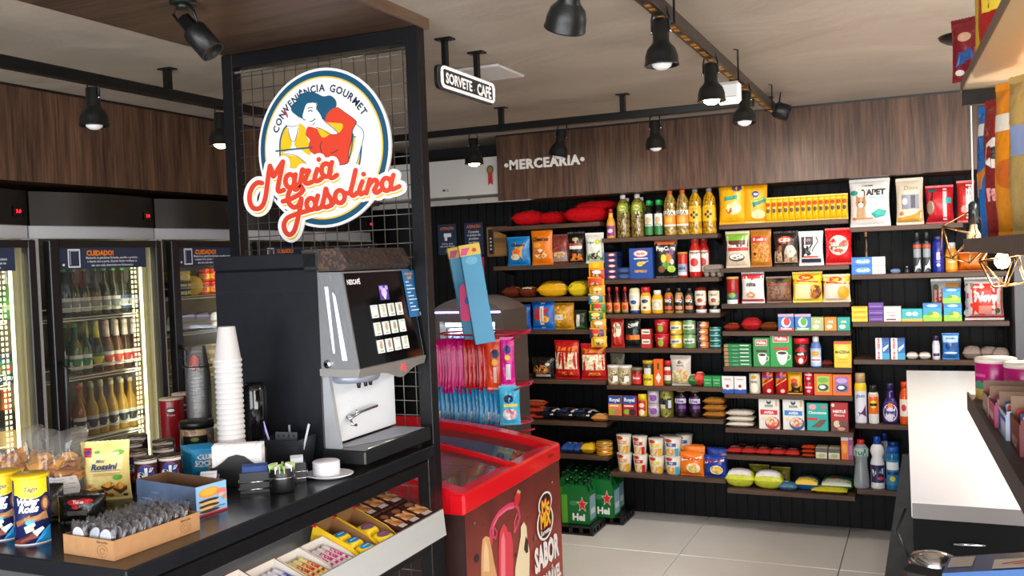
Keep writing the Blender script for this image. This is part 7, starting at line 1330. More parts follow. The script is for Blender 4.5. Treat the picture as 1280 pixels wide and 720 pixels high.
# sachet boxes with chrome wire bands
def sachet_box(px, py, lb, w_, d, h, rz, col, fill):
    t = on(px, py, 'sachet_box', lb, 'box', rz); b = M()
    b.box(-w_/2, w_/2, -d/2, -d/2+.003, 0, h, BM).box(-w_/2, w_/2, d/2-.003, d/2, 0, h, BM).box(-w_/2, -w_/2+.003, -d/2+.003, d/2-.003, 0, h, BM).box(w_/2-.003, w_/2, -d/2+.003, d/2-.003, 0, h, BM).box(-w_/2+.003, w_/2-.003, -d/2+.003, d/2-.003, 0, .004, BM); b.build('box', t)
    for z in (.010, h*.55): M().tube([(-w_/2-.003, -d/2-.003, z), (w_/2+.003, -d/2-.003, z), (w_/2+.003, d/2+.003, z), (-w_/2-.003, d/2+.003, z)], .0022, CHROME, 6, True).build('wire_band', t)
    for k in range(fill):
        y = -d/2+.01+(d-.02)*k/(fill-1); s_ = thing('sweetener_sachet', lb.split(' box')[0]+' box filling: %s paper sachet' % (['first', 'second', 'third', 'fourth', 'fifth', 'sixth', 'seventh', 'eighth', 'ninth', 'tenth'][k]), 'sachet', (t.location.x-sin(rz)*y, t.location.y+cos(rz)*y, TZ+.008), rz, 'paper sachets in small boxes'); M().box(-w_/2+.006, w_/2-.006, -.0015, .0015, 0, h+.004+.004*random.random(), mat(col, .6)).build('paper', s_); s_['label'] = '%s %s sachet in the small black wire-banded box' % (['first', 'second', 'third', 'fourth', 'fifth', 'sixth', 'seventh', 'eighth', 'ninth', 'tenth'][k], {'#163a7a': 'blue', '#d8d8dc': 'white', '#c8ccd0': 'pale grey'}[col])
    return t
sachet_box(320, 613, 'black sachet box with chrome bands full of blue sachets', .075, .06, .052, RD(38), '#163a7a', 8)
sachet_box(262, 622, 'black sachet box with chrome bands beside the blue snack carton', .05, .06, .050, RD(38), '#d8d8dc', 5)
sachet_box(372, 600, 'small black wire-banded box behind the round sachet pot', .045, .05, .050, RD(38), '#c8ccd0', 4)
t = on(353, 614, 'sachet_pot', 'round black pot holding green and white sachets', 'pot', 0)
M().lathe([(.029, 0), (.031, .003), (.031, .058), (.030, .060), (.028, .060), (.028, .005), (0, .005)], BM, 26).build('pot', t)
M().tube([(.0322*cos(2*pi*k/24), .0322*sin(2*pi*k/24), .038) for k in range(24)], .0016, CHROME, 6, True).build('wire_band', t)
for k in range(12):
    a_ = 2*pi*k/12; r_ = .012; s_ = thing('sweetener_sachet', '%s sachet fanned out of the round black pot' % ('lime green' if k % 3 else 'white striped'), 'sachet', (t.location.x+r_*cos(a_), t.location.y+r_*sin(a_), TZ+.012), a_, 'sachets in the round pot')
    M().box(-.011, .011, -.0014, .0014, 0, .060, mat('#a8c478' if k % 3 else '#e8e4e0', .6), .0005).build('paper', s_); s_.rotation_euler = (RD(-6*sin(a_*3)), RD(11), a_)
# stirrer bin
t = on(362, 590, 'utensil_bin', 'black tapered bin holding stirrers and lids', 'bin', RD(8)); BN = mat('#1c1d22', .4)
M().add([(sx_*(.048 if z == 0 else .060), sy_*(.040 if z == 0 else .052), z) for z in (0, .098) for sx_, sy_ in ((-1, -1), (1, -1), (1, 1), (-1, 1))]+[(sx_*(.045 if z == .004 else .057), sy_*(.037 if z == .004 else .049), z) for z in (.098, .004) for sx_, sy_ in ((-1, -1), (1, -1), (1, 1), (-1, 1))], [(0, 1, 5, 4), (1, 2, 6, 5), (2, 3, 7, 6), (3, 0, 4, 7), (4, 5, 9, 8), (5, 6, 10, 9), (6, 7, 11, 10), (7, 4, 8, 11), (8, 9, 13, 12), (9, 10, 14, 13), (10, 11, 15, 14), (11, 8, 12, 15), (12, 13, 14, 15), (3, 2, 1, 0)], BN).build('bin', t)
for k, (dx, dy, a_, bb_, cc, L_) in enumerate(((-.03, -.01, -12, 8, '#b8a8e0', .150), (-.042, .0, -18, 4, '#a8aab0', .125), (.03, .0, 22, 6, '#c8c8d0', .145), (.02, .015, 14, -6, '#9a9aa4', .130), (-.01, .02, -6, -8, '#8a8a94', .12))):
    s_ = thing('stirrer', ['lilac straw leaning left out of the black bin', 'grey stirrer at the left of the black bin', 'clear stirrer leaning right out of the black bin', 'second clear stirrer leaning right in the bin', 'short grey stirrer at the back of the bin'][k], 'stirrer', (t.location.x+dx, t.location.y+dy, TZ+.006)); M().box(-.003, .003, -.0012, .0012, 0, L_, mat(cc, .3), .0005).build('stick', s_); s_.rotation_euler = (RD(bb_), RD(a_), 0)
s_ = thing('lid_card', 'dark grey perforated card standing in the black bin', 'card', (t.location.x+.004, t.location.y-.012, TZ+.006), RD(6)); b = M().box(-.034, .034, -.001, .001, 0, .108, mat('#3a3c42', .5))
for k in range(4): disc(b, flat_y(1, 1, -.001, 0, 0), -.024+.016*k, .098, .003, .004, mat('#0a0a0c'), .0004, 10, 1)
b.build('card', s_)
# plates
t = on(411, 597, 'plate', 'white oval plate under the stack of small white dishes', 'plate', RD(10)); M().lathe([(0, .001), (.040, .001), (.046, .004), (.066, .010), (.067, .012), (.064, .0125), (.045, .007), (0, .006)], mat('#d8d6da', .35), 36, sx=1.02, sy=.85).build('plate', t)
src = None
for k in range(5):
    q = (t.location.x-.008, t.location.y+.002, TZ+.007+.0075*k); lb = '%s small white dish in the stack on the oval plate' % ['bottom', 'second', 'third', 'fourth', 'top'][k]
    if src is None: src = thing('small_dish', lb, 'dish', q, 0, 'stack of small white dishes'); M().lathe([(0, 0), (.034, 0), (.0365, .002), (.0365, .008), (.035, .009), (.0335, .003), (0, .003)] if 0 else [(.034, 0), (.0365, .0015), (.0365, .0065), (.033, .009), (0, .009)], mat('#e2e0e6', .4), 30).build('dish', src)
    else: dup(src, q, None, lb)
# blue snack packs "CLUB SOCIAL"
src = None; a0 = tb(247, 606)
CS = [('t', 'CLUB', .48, .74, .2, '#1c4a8a', .8, .07), ('t', 'SOCIAL', .5, .50, .2, '#1c4a8a', .9, .07), ('t', 'CLUB', .48, .75, .19, '#f2f2f2', .78, .05), ('t', 'SOCIAL', .5, .51, .19, '#f2f2f2', .88, .05), ('e', .6, .60, .04, .04, '#f0b02a'), ('e', .78, .26, .22, .14, '#d8a04a'), ('r', .1, .36, .6, .40, '#bfe0ee')]
for k in range(5):
    q = (a0.x-.020*k-.01, a0.y+.012*k+.05, TZ+.013); lb = 'turquoise cracker packet, %s of the row behind the blue carton' % ['frontmost', 'second', 'third', 'fourth', 'rearmost'][k]
    if src is None: src = thing('cracker_packet', lb, 'crackers', q, RD(36), 'turquoise cracker packets'); bag(src, .084, .018, .072, '#2a8fc0', CS, .04, lean=.0)
    else: dup(src, q, RD(36)+RD(2*k), lb)
# low riser box for the packets
t = thing('riser_block', 'low black block carrying the turquoise cracker packets', 'block', (a0.x-.055, a0.y+.072, TZ), RD(-30)); M().box(-.055, .06, -.03, .03, 0, .012, BM, .003).build('block', t)
# blue open carton with cookie picture
def open_carton(px0, px1, px2, name, label, cat, h, m_out, m_in, specF=(), specR=(), cut=0, wall=.0025):
    """corner px1 nearest, px0 left and px2 right along the two visible sides"""
    a, b_, c = tb(*px0), tb(*px1), tb(*px2); ang = math.atan2(b_.y-a.y, b_.x-a.x); W = (b_-a).length; D = (c-b_).length
    t = thing(name, label, cat, (b_.x, b_.y, TZ+.0005), ang); R_ = Matrix.Rotation(-ang, 3, 'Z'); cc = R_ @ (c-b_); D = abs(cc.y)
    bb = M(); bb.box(-W, 0, 0, wall, 0, h, m_out).box(-W, 0, D-wall, D, 0, h, m_out).box(-W, -W+wall, wall, D-wall, 0, h, m_out).box(-wall, 0, wall, D-wall, 0, h, m_out).box(-W+wall, -wall, wall, D-wall, 0, .002, m_in); bb.build('carton', t)
    bi = M(); e = .0004; bi.quads([[(-W+wall, wall+e, .002), (-wall, wall+e, .002), (-wall, wall+e, h), (-W+wall, wall+e, h)], [(-W+wall, D-wall-e, .002), (-wall, D-wall-e, .002), (-wall, D-wall-e, h), (-W+wall, D-wall-e, h)], [(-wall-e, wall, .002), (-wall-e, D-wall, .002), (-wall-e, D-wall, h), (-wall-e, wall, h)], [(-W+wall+e, wall, .002), (-W+wall+e, D-wall, .002), (-W+wall+e, D-wall, h), (-W+wall+e, wall, h)]], m_in); bi.build('lining', t)
    if specF: q = M(); paint(q, lambda u, v, o: (-W+u*W, -o, v*h), W, h, specF, False); q.build('printed_front', t)
    if specR: q = M(); paint(q, lambda u, v, o: (o, u*D, v*h), D, h, specR, False); q.build('printed_side', t)
    return t, W, D, ang
CB_ = mat('#6a4a30', .8); 
t, W, D, an = open_carton((172, 635), (246, 648), (270, 634), 'snack_carton', 'open blue-grey carton with stacked cookie picture on its side', 'carton', .070, mat('#5a6b88', .45, 0, 0, 25, .35), CB_,
 [('t', 'lactose', .88, .56, .07, '#2a3448', .2), ('r', .70, .60, .98, .61, '#8a96ac'), ('r', .70, .48, .98, .49, '#8a96ac'), ('p', [(.90, .36), (.86, .18), (.95, .18)], '#1c2638'), ('r', .84, .08, .97, .16, '#1c2638'), ('e', .2, .4, .1, .03, '#8a9ab8'), ('e', .35, .65, .08, .03, '#7486a6')],
 [('r', 0, 0, 1, 1, '#8ab8e0'), ('r', 0, 0, 1, .06, '#b8202c'), ('e', .42, .74, .34, .17, '#e8942a'), ('e', .40, .76, .28, .12, '#f0a844')]+[('e', .40, .48-.085*i, .33, .055, ['#3a2a1c', '#d8b070'][i % 2]) for i in range(5)]+[('e', .82, .68, .16, .10, '#e87a6a'), ('e', .78, .58, .1, .06, '#f0a898'), ('e', .9, .46, .07, .07, '#d8844a'), ('r', .5, .2, .9, .23, '#3a6aa8')])
# kraft tray with wrapped round chocolates
KR = mat('#a87c52', .75, 0, .2, 60, .12); 
t, W, D, an = open_carton((80, 692), (143, 702), (246, 662), 'kraft_tray', 'kraft cardboard tray full of wrapped round chocolate wafers', 'tray', .040, KR, mat('#8a6440', .85),
 [('l', [(.78+.10*cos(a_/6*pi), .42+.30*sin(a_/6*pi)) for a_ in range(12)], .0007, '#6a4a2c'), ('l', [(.78+.05*cos(a_/6*pi), .42+.15*sin(a_/6*pi)) for a_ in range(12)], .0007, '#6a4a2c'), ('t', 'feito a mão', .78, .86, .12, '#6a4a2c', .22)],
 [('l', [(.82+.06*cos(a_/6*pi), .40+.26*sin(a_/6*pi)) for a_ in range(13)], .0007, '#6a4a2c'), ('l', [(.82+.03*cos(a_/6*pi), .40+.13*sin(a_/6*pi)) for a_ in range(13)], .0007, '#6a4a2c'), ('t', 'feito a mão', .82, .82, .13, '#6a4a2c', .12)])
base = t; ca, sa = cos(an), sin(an); src = None; nr = 0
FL = clear('#fafafc', .96, .06, 'cellophane')
for j in range(3):
    for k in range(9):
        lx = -W+.018+(W-.036)*(j+.5)/3; ly = .012+(D-.03)*k/8.4; q = (base.location.x+lx*ca-ly*sa, base.location.y+lx*sa+ly*ca, TZ+.018)
        lb = 'cellophane-wrapped chocolate wafer, %s of the %s row in the kraft tray' % (['nearest', 'second', 'third', 'fourth', 'fifth', 'sixth', 'seventh', 'eighth', 'farthest'][k], ['left', 'middle', 'right'][j])
        if src is None:
            src = thing('wrapped_wafer', lb, 'chocolate', q, an, 'wrapped wafers in the kraft tray')
            M().lathe([(0, -.004), (.019, -.004), (.021, 0), (.019, .004), (0, .004)], mat('#3c2014', .3), 20, 0, 0, .022, ax='y').build('wafer', src)
            b = M(); disc(b, flat_y(1, 1, -.0045, 0, 0), 0, .022, .0165, .0165, mat('#e4e2e4', .4), .0004, 18, 1); disc(b, flat_y(1, 1, -.0045, 0, 0), 0, .022, .012, .012, mat('#d0d2da', .4), .0008, 16, 1); b.build('sticker', src)
            f1 = pillow_fn(.050, .050, .016); b = M(); cr = lambda f, s_: (lambda u, v, o: (lambda p: (p[0], p[1]+.002*sin(31*u+7*v), p[2]+.003*sin(23*u+11*v)))(f(u, v, o)))
            b.surf(cr(f1, 1), 12, 8, FL).surf(cr(pillow_fn(.050, .050, .016, -1), 1), 12, 8, FL); b.build('wrapper', src)
        else: o2 = dup(src, q, an+random.uniform(-.15, .15), lb); o2.rotation_euler[0] = RD(random.uniform(-22, -8))
# wafer roll tubes
WR = [('r', 0, .76, 1, 1, '#f2c818'), ('p', [(0, .80), (.5, .72), (1, .80), (1, .76), (0, .76)], '#f2c818'), ('e', .5, .80, .42, .10, '#f4d02a'), ('t', 'Tago', .5, .84, .07, '#2a3a6a', .4, .02, .35), ('t', 'Wafer', .42, .66, .11, '#f0f0f4', .6, .04, .3), ('t', 'Rolls', .42, .55, .11, '#f0f0f4', .55, .04, .3), ('e', .88, .6, .13, .12, '#7a4a2a'), ('e', .88, .6, .08, .08, '#c89a6a'),
 ('p', [(.05, .36), (.45, .46), (.5, .38), (.1, .28)], '#8a5a3a'), ('p', [(.3, .42), (.9, .48), (.95, .36), (.4, .3)], '#a87a52'), ('e', .45, .34, .12, .04, '#3aa0d0'), ('e', .5, .30, .08, .03, '#e8ecf0'), ('p', [(.0, .06), (.6, .22), (.65, .10), (.2, .0), (0, 0)], '#6a2a1c'), ('p', [(.3, .28), (.5, .32), (.55, .22), (.35, .18)], '#e0c8a8'), ('p', [(.55, .02), (1, .02), (1, .26), (.8, .2)], '#1c8ac8'), ('p', [(.6, .12), (.8, .22), (.75, .26), (.5, .2)], '#dfe8f0'), ('r', 0, 0, 1, .02, '#c8c8d0')]
src = None
for px, py, lb in ((42, 675, 'wafer roll tube with yellow lid, front one beside the kraft tray'), (6, 670, 'wafer roll tube with yellow lid, left one cut by the picture edge')):
    p = tb(px, py)
    if src is None: src = thing('wafer_tube', lb, 'tube', (p.x, p.y, TZ), RD(50), 'wafer roll tubes'); cylbody(src, .036, .145, '#1c2350', WR, z1=1.0, lid='#e8bc14', lidh=.045, lidr=1.05)
    else: dup(src, (p.x, p.y, TZ), RD(44), lb)
# Rossini bag
a, c_ = tb(89, 636), tb(140, 626)
t = thing('wafer_bag', 'cream yellow wafer bag with red seal reading Mini Rossini', 'bag', ((a.x+c_.x)/2, (a.y+c_.y)/2+.05, TZ), RD(34)); hh = P(128, 551, 1, t.location.y).z-TZ; t['label'] = 'cream yellow bag of mini wafers with a red seal, standing'
bag(t, .116, .045, hh, '#ecd98a', [('e', .16, .86, .09, .06, '#b81c2a'), ('r', .08, .78, .24, .94, '#b81c2a'), ('e', .16, .86, .055, .04, '#23307a'), ('e', .36, .86, .06, .025, '#5aa83a'), ('e', .8, .84, .12, .05, '#7ab83a'), ('e', .74, .82, .08, .03, '#e8f0a8'), ('t', 'Mini', .42, .70, .06, '#2a3a7a', .3, .01, .4), ('t', 'Rossini', .5, .60, .11, '#1c2f70', .8, .035, .25), ('r', .2, .52, .85, .53, '#1c2f70'), ('r', .25, .47, .85, .48, '#c87a6a'), ('r', .25, .44, .8, .45, '#c87a6a'), ('e', .78, .40, .1, .05, '#6ab03a'), ('p', [(.42, .26), (.62, .34), (.72, .26), (.52, .18)], 'mot:#d8942a,#b87420,#e8b04a,s90'), ('p', [(.42, .22), (.52, .15), (.72, .22), (.72, .26), (.52, .18), (.42, .26)], '#5a2f18'), ('p', [(.68, .22), (.82, .32), (.95, .22), (.8, .12)], 'mot:#d8942a,#b87420,#e8b04a,s90'), ('p', [(.68, .18), (.8, .08), (.95, .16), (.95, .22), (.8, .12), (.68, .22)], '#5a2f18'), ('p', [(.1, .16), (.3, .24), (.4, .14), (.2, .08)], '#c8842a'), ('e', .14, .26, .07, .04, '#a85a2a'), ('e', .5, .1, .06, .04, '#8a4a20'), ('e', .62, .08, .06, .04, '#a85a2a'), ('r', .86, .04, .95, .08, '#1c1c1c')], .035)
# black snack pack in front of it
t = on(103, 652, 'snack_bag', 'black snack packet with yellow edge and red oval lettering', 'bag', RD(30)); hh = P(100, 620, 1, t.location.y).z-TZ
bag(t, .105, .045, hh*1.05, '#141311', [('r', .0, .0, .03, 1, '#d8c02a'), ('e', .42, .82, .18, .10, '#c8202c'), ('e', .62, .84, .2, .09, '#c8202c'), ('t', 'Tuiles', .5, .83, .12, '#e8e0dc', .5, .04), ('e', .45, .64, .07, .08, '#c8202c'), ('r', .25, .3, .7, .5, '#5a524c')], .04)
t = on(66, 650, 'snack_bag', 'dark clear-fronted packet between the tubes and the black packet', 'bag', RD(20)); bag(t, .06, .04, .085, '#2a221c', [('r', .2, .1, .9, .7, 'mot:#5a4a3a,#8a7a6a,#2a2018,s60'), ('r', .0, .0, .06, 1, '#c8a82a')], .05)
# clear bag of golden crisps with label on a dark base
def puffy(px, py, w_, h, lb, n=70, lab=True, rz=RD(20)):
    t = on(px, py, 'crisp_bag', lb, 'bag', rz); b = M(); cm = mat('#eaa42c', .4, 0, .5, 80, .2)
    rr = random.Random(px)
    for k in range(n):
        x, y, z = rr.uniform(-w_*.40, w_*.40), rr.uniform(-.03, .035), rr.uniform(.035, h*.60)
        a = rr.uniform(0, 6.28); tl = rr.uniform(-1, 1); R_ = Matrix.Rotation(a, 3, 'Z') @ Matrix.Rotation(tl*1.2, 3, 'X'); r0 = rr.uniform(.018, .027)
        pts = [Vector((0, 0, .004))]+[Vector((r0*cos(q*pi/4), r0*.8*sin(q*pi/4), .006*cos(q*pi/2))) for q in range(8)]
        b.add([tuple(R_ @ p+Vector((x, y, z))) for p in pts], [(0, 1+q, 1+(q+1) % 8) for q in range(8)], cm, True)
    b.build('crisps', t)['kind'] = 'stuff'
    f = pillow_fn(w_, h, .10, 1, 0, 3, 3); g_ = pillow_fn(w_, h, .10, -1, 0, 3, 3); FB = clear('#faf9f6', .93, .04, 'crisp_film')
    wv = lambda F: (lambda u, v, o: (lambda p: (p[0]+.004*sin(19*v+3*u), p[1]+(.004+.012*max(0, v-.6))*sin(23*u+5*v), p[2]+.010*sin(9*u)*max(0, v-.5)))(F(u, v, o)))
    M().surf(wv(f), 18, 14, FB).surf(wv(g_), 18, 14, FB).build('film', t)
    if lab: b = M(); paint(b, wv(f), w_, h, [('r', .35, .16, .95, .40, '#c8c0bc')]+[('r', .40, .36-.03*i, .90-.1*(i % 2), .368-.03*i, '#8a8484') for i in range(6)], True, .003); b.build('label', t)
    return t
puffy(76, 628, .150, .185, 'clear cellophane bag of golden crisps with a white nutrition label'); puffy(22, 618, .140, .175, 'second clear bag of golden crisps behind the wafer tubes', lab=False, rz=RD(35))
t = on(86, 634, 'snack_box', 'dark box with gold stripe under the golden crisp bag', 'box', RD(22)); M().box(-.05, .055, -.035, .03, 0, .03, '#1f1a14', .002).build('box', t); M().box(-.04, .03, -.0362, -.035, .006, .024, '#b8962a').build('print', t); t.location.y += .03

# ---------------------------------------------------------------- sweets on the slanted tray
XL = -1.392
def ty(px): return P(px, 720-.532*(px-397), 0, -1.388).y
def tilt(t): t.rotation_euler = (0, TH, 0)
def onslope(y, s): """point on the tray at distance s uphill from the lip"""; return (XL-s*cos(TH), y, .786+s*sin(TH))
def sbox(y0, y1, s0, s1, h, name, label, cat, c, specs, group):
    t = thing(name, label, cat, onslope((y0+y1)/2, s0), 0, group); tilt(t); L_ = s1-s0; w_ = (y1-y0)
    M().box(-L_, 0, -w_/2, w_/2, 0, h, mat(c, .38), .003).build('box', t)
    b = M(); paint(b, lambda u, v, o: (-L_+v*L_*1.0, w_/2-u*w_, h+o), w_, L_, specs[0], False); 
    if len(specs) > 1: paint(b, lambda u, v, o: (o, -w_/2+u*w_, v*h), w_, h, specs[1], False)
    b.build('printed_faces', t); return t
yr = [ty(549), ty(533), ty(518), ty(505)]
for r in range(4):
    for c in range(3):
        y1, y0 = yr[c], yr[c+1]; L_ = .105
        sbox(y0+.003, y1-.003, .012+r*(L_+.006), .012+r*(L_+.006)+L_, .048, 'chocolate_box', 'brown chocolate box, %s column, %s row up the slanted tray' % (['right', 'middle', 'left'][c], ['front', 'second', 'third', 'rear'][r]), 'chocolates', '#3a1814', [[('r', .06, .3, .94, .7, 'mot:#c8864a,#a86430,#e0b080,#4a2418,s60'), ('r', .2, .72, .8, .88, '#c8b8b0'), ('e', .5, .18, .3, .1, '#8a5a3a')], [('r', .08, .1, .92, .75, '#d8d0cc')]], 'brown chocolate boxes on the tray')
def scar(y0, y1, s0, s1, h, label, cm, inm, front=(), red=False, group='open sweet cartons on the tray'):
    t = thing('sweet_carton', label, 'carton', onslope((y0+y1)/2, s0), 0, group); tilt(t); L_ = s1-s0; w_ = y1-y0; q = .002
    b = M(); b.box(-q, 0, -w_/2, w_/2, 0, h*.62, cm).box(-L_, -L_+q, -w_/2, w_/2, 0, h*1.25, cm).box(-L_+q, -q, -w_/2+q, w_/2-q, 0, .002, inm); b.build('carton', t)
    for s_ in (-1, 1): M().prism([(-L_, 0), (0, 0), (0, h*.62), (-L_*.3, h), (-L_, h*1.25)], 1, s_*w_/2, s_*(w_/2-q), cm).build('side', t)
    b = M(); e = .0005; b.quads([[(-L_+q+e, -w_/2+q, .002), (-L_+q+e, w_/2-q, .002), (-L_+q+e, w_/2-q, h*1.24), (-L_+q+e, -w_/2+q, h*1.24)]], inm)
    for s_ in (-1, 1): y = s_*(w_/2-q-e); b.add([(-L_+q, y, .002), (-q, y, .002), (-q, y, h*.6), (-L_*.3, y, h*.98), (-L_+q, y, h*1.23)], [(0, 1, 2, 3, 4)], inm)
    b.build('lining', t)
    if front: b = M(); paint(b, lambda u, v, o: (o, -w_/2+u*w_, v*h*.62), w_, h*.62, front, False); paint(b, lambda u, v, o: (-L_+u*L_, -w_/2-o, v*h*.62), L_, h*.62, front, False); b.build('printed_front', t)
    if red:
        for s_ in (-1, 1): M().box(-L_, -L_+.012, s_*w_/2-.004, s_*w_/2+.004, h*1.15, h*1.28, '#c81c24').build('corner_tab', t)
    return t
def ordc(n): return {1: ['only'], 2: ['left', 'right'], 3: ['left', 'middle', 'right'], 4: ['left', 'second', 'third', 'right'], 5: ['left', 'second', 'middle', 'fourth', 'right']}[n]
def fill(y0, y1, s0, s1, nx, ny, name, label, cat, build, z=.010, group=None, rot=0):
    src = None
    for i in range(nx):
        for j in range(ny):
            y = y0+(y1-y0)*(i+.5)/nx; s_ = s0+(s1-s0)*(j+.5)/ny; p = onslope(y, s_); p = (p[0]+z*sin(TH), p[1], p[2]+z*cos(TH)); lb = label+', %s column, %s row' % (ordc(nx)[i], ['front', 'second', 'third', 'fourth', 'fifth'][j])
            if src is None: src = thing(name, lb, cat, p, 0, group or label+'s'); build(src, (y1-y0)/nx*.9, (s1-s0)/ny*.94)
            else: src2 = dup(src, p, None, lb); src2.rotation_euler = src.rotation_euler; continue
            src.rotation_euler = (0, TH, rot)
KB = mat('#8a6238', .8); YB = mat('#e8bc1c', .45); WBX = mat('#d8d0c8', .5)
def lump(c, spec, hh=.022):
    def f(t, w_, L_):
        S_ = lambda sg: (lambda u, v, o: ((v-.5)*L_, (.5-u)*w_, hh/2+sg*(hh/2*max(0, 1-abs(2*u-1)**3)**.5*max(0, 1-abs(2*v-1)**4)**.5+o)))
        M().surf(S_(1), 10, 10, film(c)).surf(lambda u, v, o: S_(-1)(1-u, v, o), 10, 10, film(c)).build('wrapper', t)
        b = M(); paint(b, S_(1), w_, L_, spec, True, .0008, .0003); b.build('printed_top', t)
    return f
ys = [ty(503), ty(479), ty(455), ty(427), ty(399), ty(362), ty(325), ty(285), ty(255)]
scar(ys[1]+.002, ys[0]-.002,   .010, .185, .050, 'brown-lined yellow carton of yellow packs, right one', YB, KB, [('r', .05, .2, .95, .3, '#d8482a')], True); fill(ys[1]+.008, ys[0]-.008, .014, .125, 1, 2, 'yellow_candy', 'small yellow candy pack in the right yellow carton', 'candy', lump('#ecc41c', [('e', .5, .5, .34, .28, '#6a5a7a'), ('r', .3, .42, .7, .5, '#d8482a')], .040), z=.008)
scar(ys[2]+.002, ys[1]-.002,   .010, .185, .050, 'brown-lined yellow carton of yellow packs, left one', YB, KB, [('r', .05, .2, .95, .3, '#d8482a')], True); fill(ys[2]+.008, ys[1]-.008, .014, .14, 1, 3, 'yellow_candy', 'small yellow candy pack in the left yellow carton', 'candy', lump('#ecc41c', [('e', .5, .5, .34, .28, '#1c8ac8'), ('r', .3, .45, .7, .52, '#e8e0d0')], .038), z=.008)
MT = lambda c, c2: [('r', .08, .1, .92, .9, '#ece4e4'), ('t', 'mentos', .5, .5, .22, c, .8, .05)]
def roll(c, txt, tc_, ends='#d8d0c8'):
    def f(t, w_, L_):
        r = w_/2; M().lathe([(0, -L_/2), (r*.8, -L_/2), (r, -L_/2+.006), (r, L_/2-.006), (r*.8, L_/2), (0, L_/2)], film(c), 14, 0, 0, r, ax='x').build('roll', t)
        fn = lambda u, v, o: (lambda a: ((v-.5)*L_, -(r+o)*sin(a), r+(r+o)*cos(a)))((u-.5)*2.4)
        b = M(); fn2 = lambda u, v, o: (lambda a: ((.5-u)*L_*-1, (r+o)*sin(a)*1, r+(r+o)*cos(a)))((v-.5)*2.4)
        paint(b, fn2, L_, w_*1.2, [('t', txt, .5, .5, .62, tc_, .8, .05)], True, .0006); b.build('lettering', t)
    return f
scar(ys[3]+.002, ys[2]-.002, .010, .145, .036, 'white open carton of white and pink rolls, right one', WBX, WBX, [('t', 'frutela', .5, .5, .5, '#d02a7a', .8, .05)]); fill(ys[3]+.006, ys[2]-.006, .014, .132, 4, 1, 'candy_roll', 'white candy roll with pink lettering in the right white carton', 'candy', roll('#e4dcdc', 'frutella', '#d02a7a'))
scar(ys[4]+.002, ys[3]-.002, .010, .145, .036, 'white open carton of pink-lettered rolls, left one', WBX, WBX, [('r', 0, 0, 1, 1, '#e8c84a'), ('t', 'frutela', .5, .5, .5, '#d02a4a', .8, .05)]); fill(ys[4]+.006, ys[3]-.006, .014, .132, 4, 1, 'candy_roll', 'yellow-ended candy roll in the left white carton', 'candy', roll('#e8d890', 'frutella', '#c8282a'))
scar(ys[5]+.002, ys[4]-.002, .010, .150, .036, 'open carton with dark red side lettering and striped rolls', mat('#c8a06a', .5), WBX, [('r', 0, 0, 1, 1, '#d8c0a0'), ('t', 'Frutella', .5, .5, .6, '#8a1c24', .9, .06)]); fill(ys[5]+.006, ys[4]-.006, .014, .138, 5, 1, 'candy_roll', 'white, blue and yellow candy roll in the dark-lettered carton', 'candy', roll('#dcd8e4', 'mentos', '#2a3fa0'), group='striped candy rolls')
scar(ys[6]+.002, ys[5]-.002, .010, .165, .040, 'brown-edged carton of pink candy packs', mat('#7a2f20', .5), WBX); fill(ys[6]+.006, ys[5]-.006, .014, .15, 3, 2, 'pink_candy', 'pale pink candy pack in the brown-edged carton', 'candy', lump('#e8a8b0', [('r', .2, .3, .8, .7, '#f0d8d8'), ('e', .3, .2, .16, .12, '#e8c85a')], .02))
fill(ys[7], ys[6]-.004, .02, .18, 3, 2, 'pink_candy', 'loose pink candy pack left of the cartons on the tray', 'candy', lump('#e890a0', [('r', .1, .4, .9, .6, '#f2d0d4')], .018), z=.001)
fill(ys[8], ys[7]-.004, .02, .16, 2, 2, 'dark_candy', 'loose dark and teal candy pack at the left of the tray', 'candy', lump('#1c2a2a', [('r', .1, .4, .6, .6, '#3a8a9a'), ('e', .7, .4, .15, .15, '#c89a2a')], .018), z=.001)
# lower tray
def onslope2(y, s): return (XL-s*cos(TH), y, .501+s*sin(TH))
for k in range(6):
    y = P(530-14*k, 712, 0, -1.45).y; t = thing('cereal_candy_tin', 'yellow cereal candy pack on the lower tray, %s from the right' % ['first', 'second', 'third', 'fourth', 'fifth', 'sixth'][k], 'candy', onslope2(y, .03+.012*(k % 2)), 0, 'yellow packs on the lower tray'); t.rotation_euler = (0, TH, 0); roll('#ecc81c', 'CEREAL', '#6a4a10')(t, .046, .16)
# ================================================================ WHITE CHECKOUT COUNTER
cz = 1.0; A0 = P(1139, 628, 2, cz); A1 = P(1133, 463, 2, cz)
t = thing('checkout_counter', 'white-topped checkout counter on a dark base at the right', 'counter', (.5, 3.6, 0)); o = t.location
WT = mat('#e6e4e4', .3, 0, 0, 20, .02)
n0 = P(1136, 519, 2, cz).y
def slab(ya, yb, m):
    xa = A0.x+(A1.x-A0.x)*(ya-A0.y)/(A1.y-A0.y); xb = A0.x+(A1.x-A0.x)*(yb-A0.y)/(A1.y-A0.y)
    pl = [(xa-o.x, ya-o.y), (1.6-o.x, ya-o.y), (1.6-o.x, yb-o.y), (xb-o.x, yb-o.y)]
    M().prism(pl, 2, cz-.034, cz, m).build('worktop', t)
slab(A0.y, n0-.003, WT); slab(n0+.003, A1.y, WT)
M().prism([(A0.x+.002-o.x, A0.y-o.y-.004), (1.6-o.x, A0.y-o.y-.004), (1.6-o.x, A0.y-o.y), (A0.x+.002-o.x, A0.y-o.y)], 2, cz-.036, cz-.001, mat('#6a6461', .5)).build('front_edge', t)
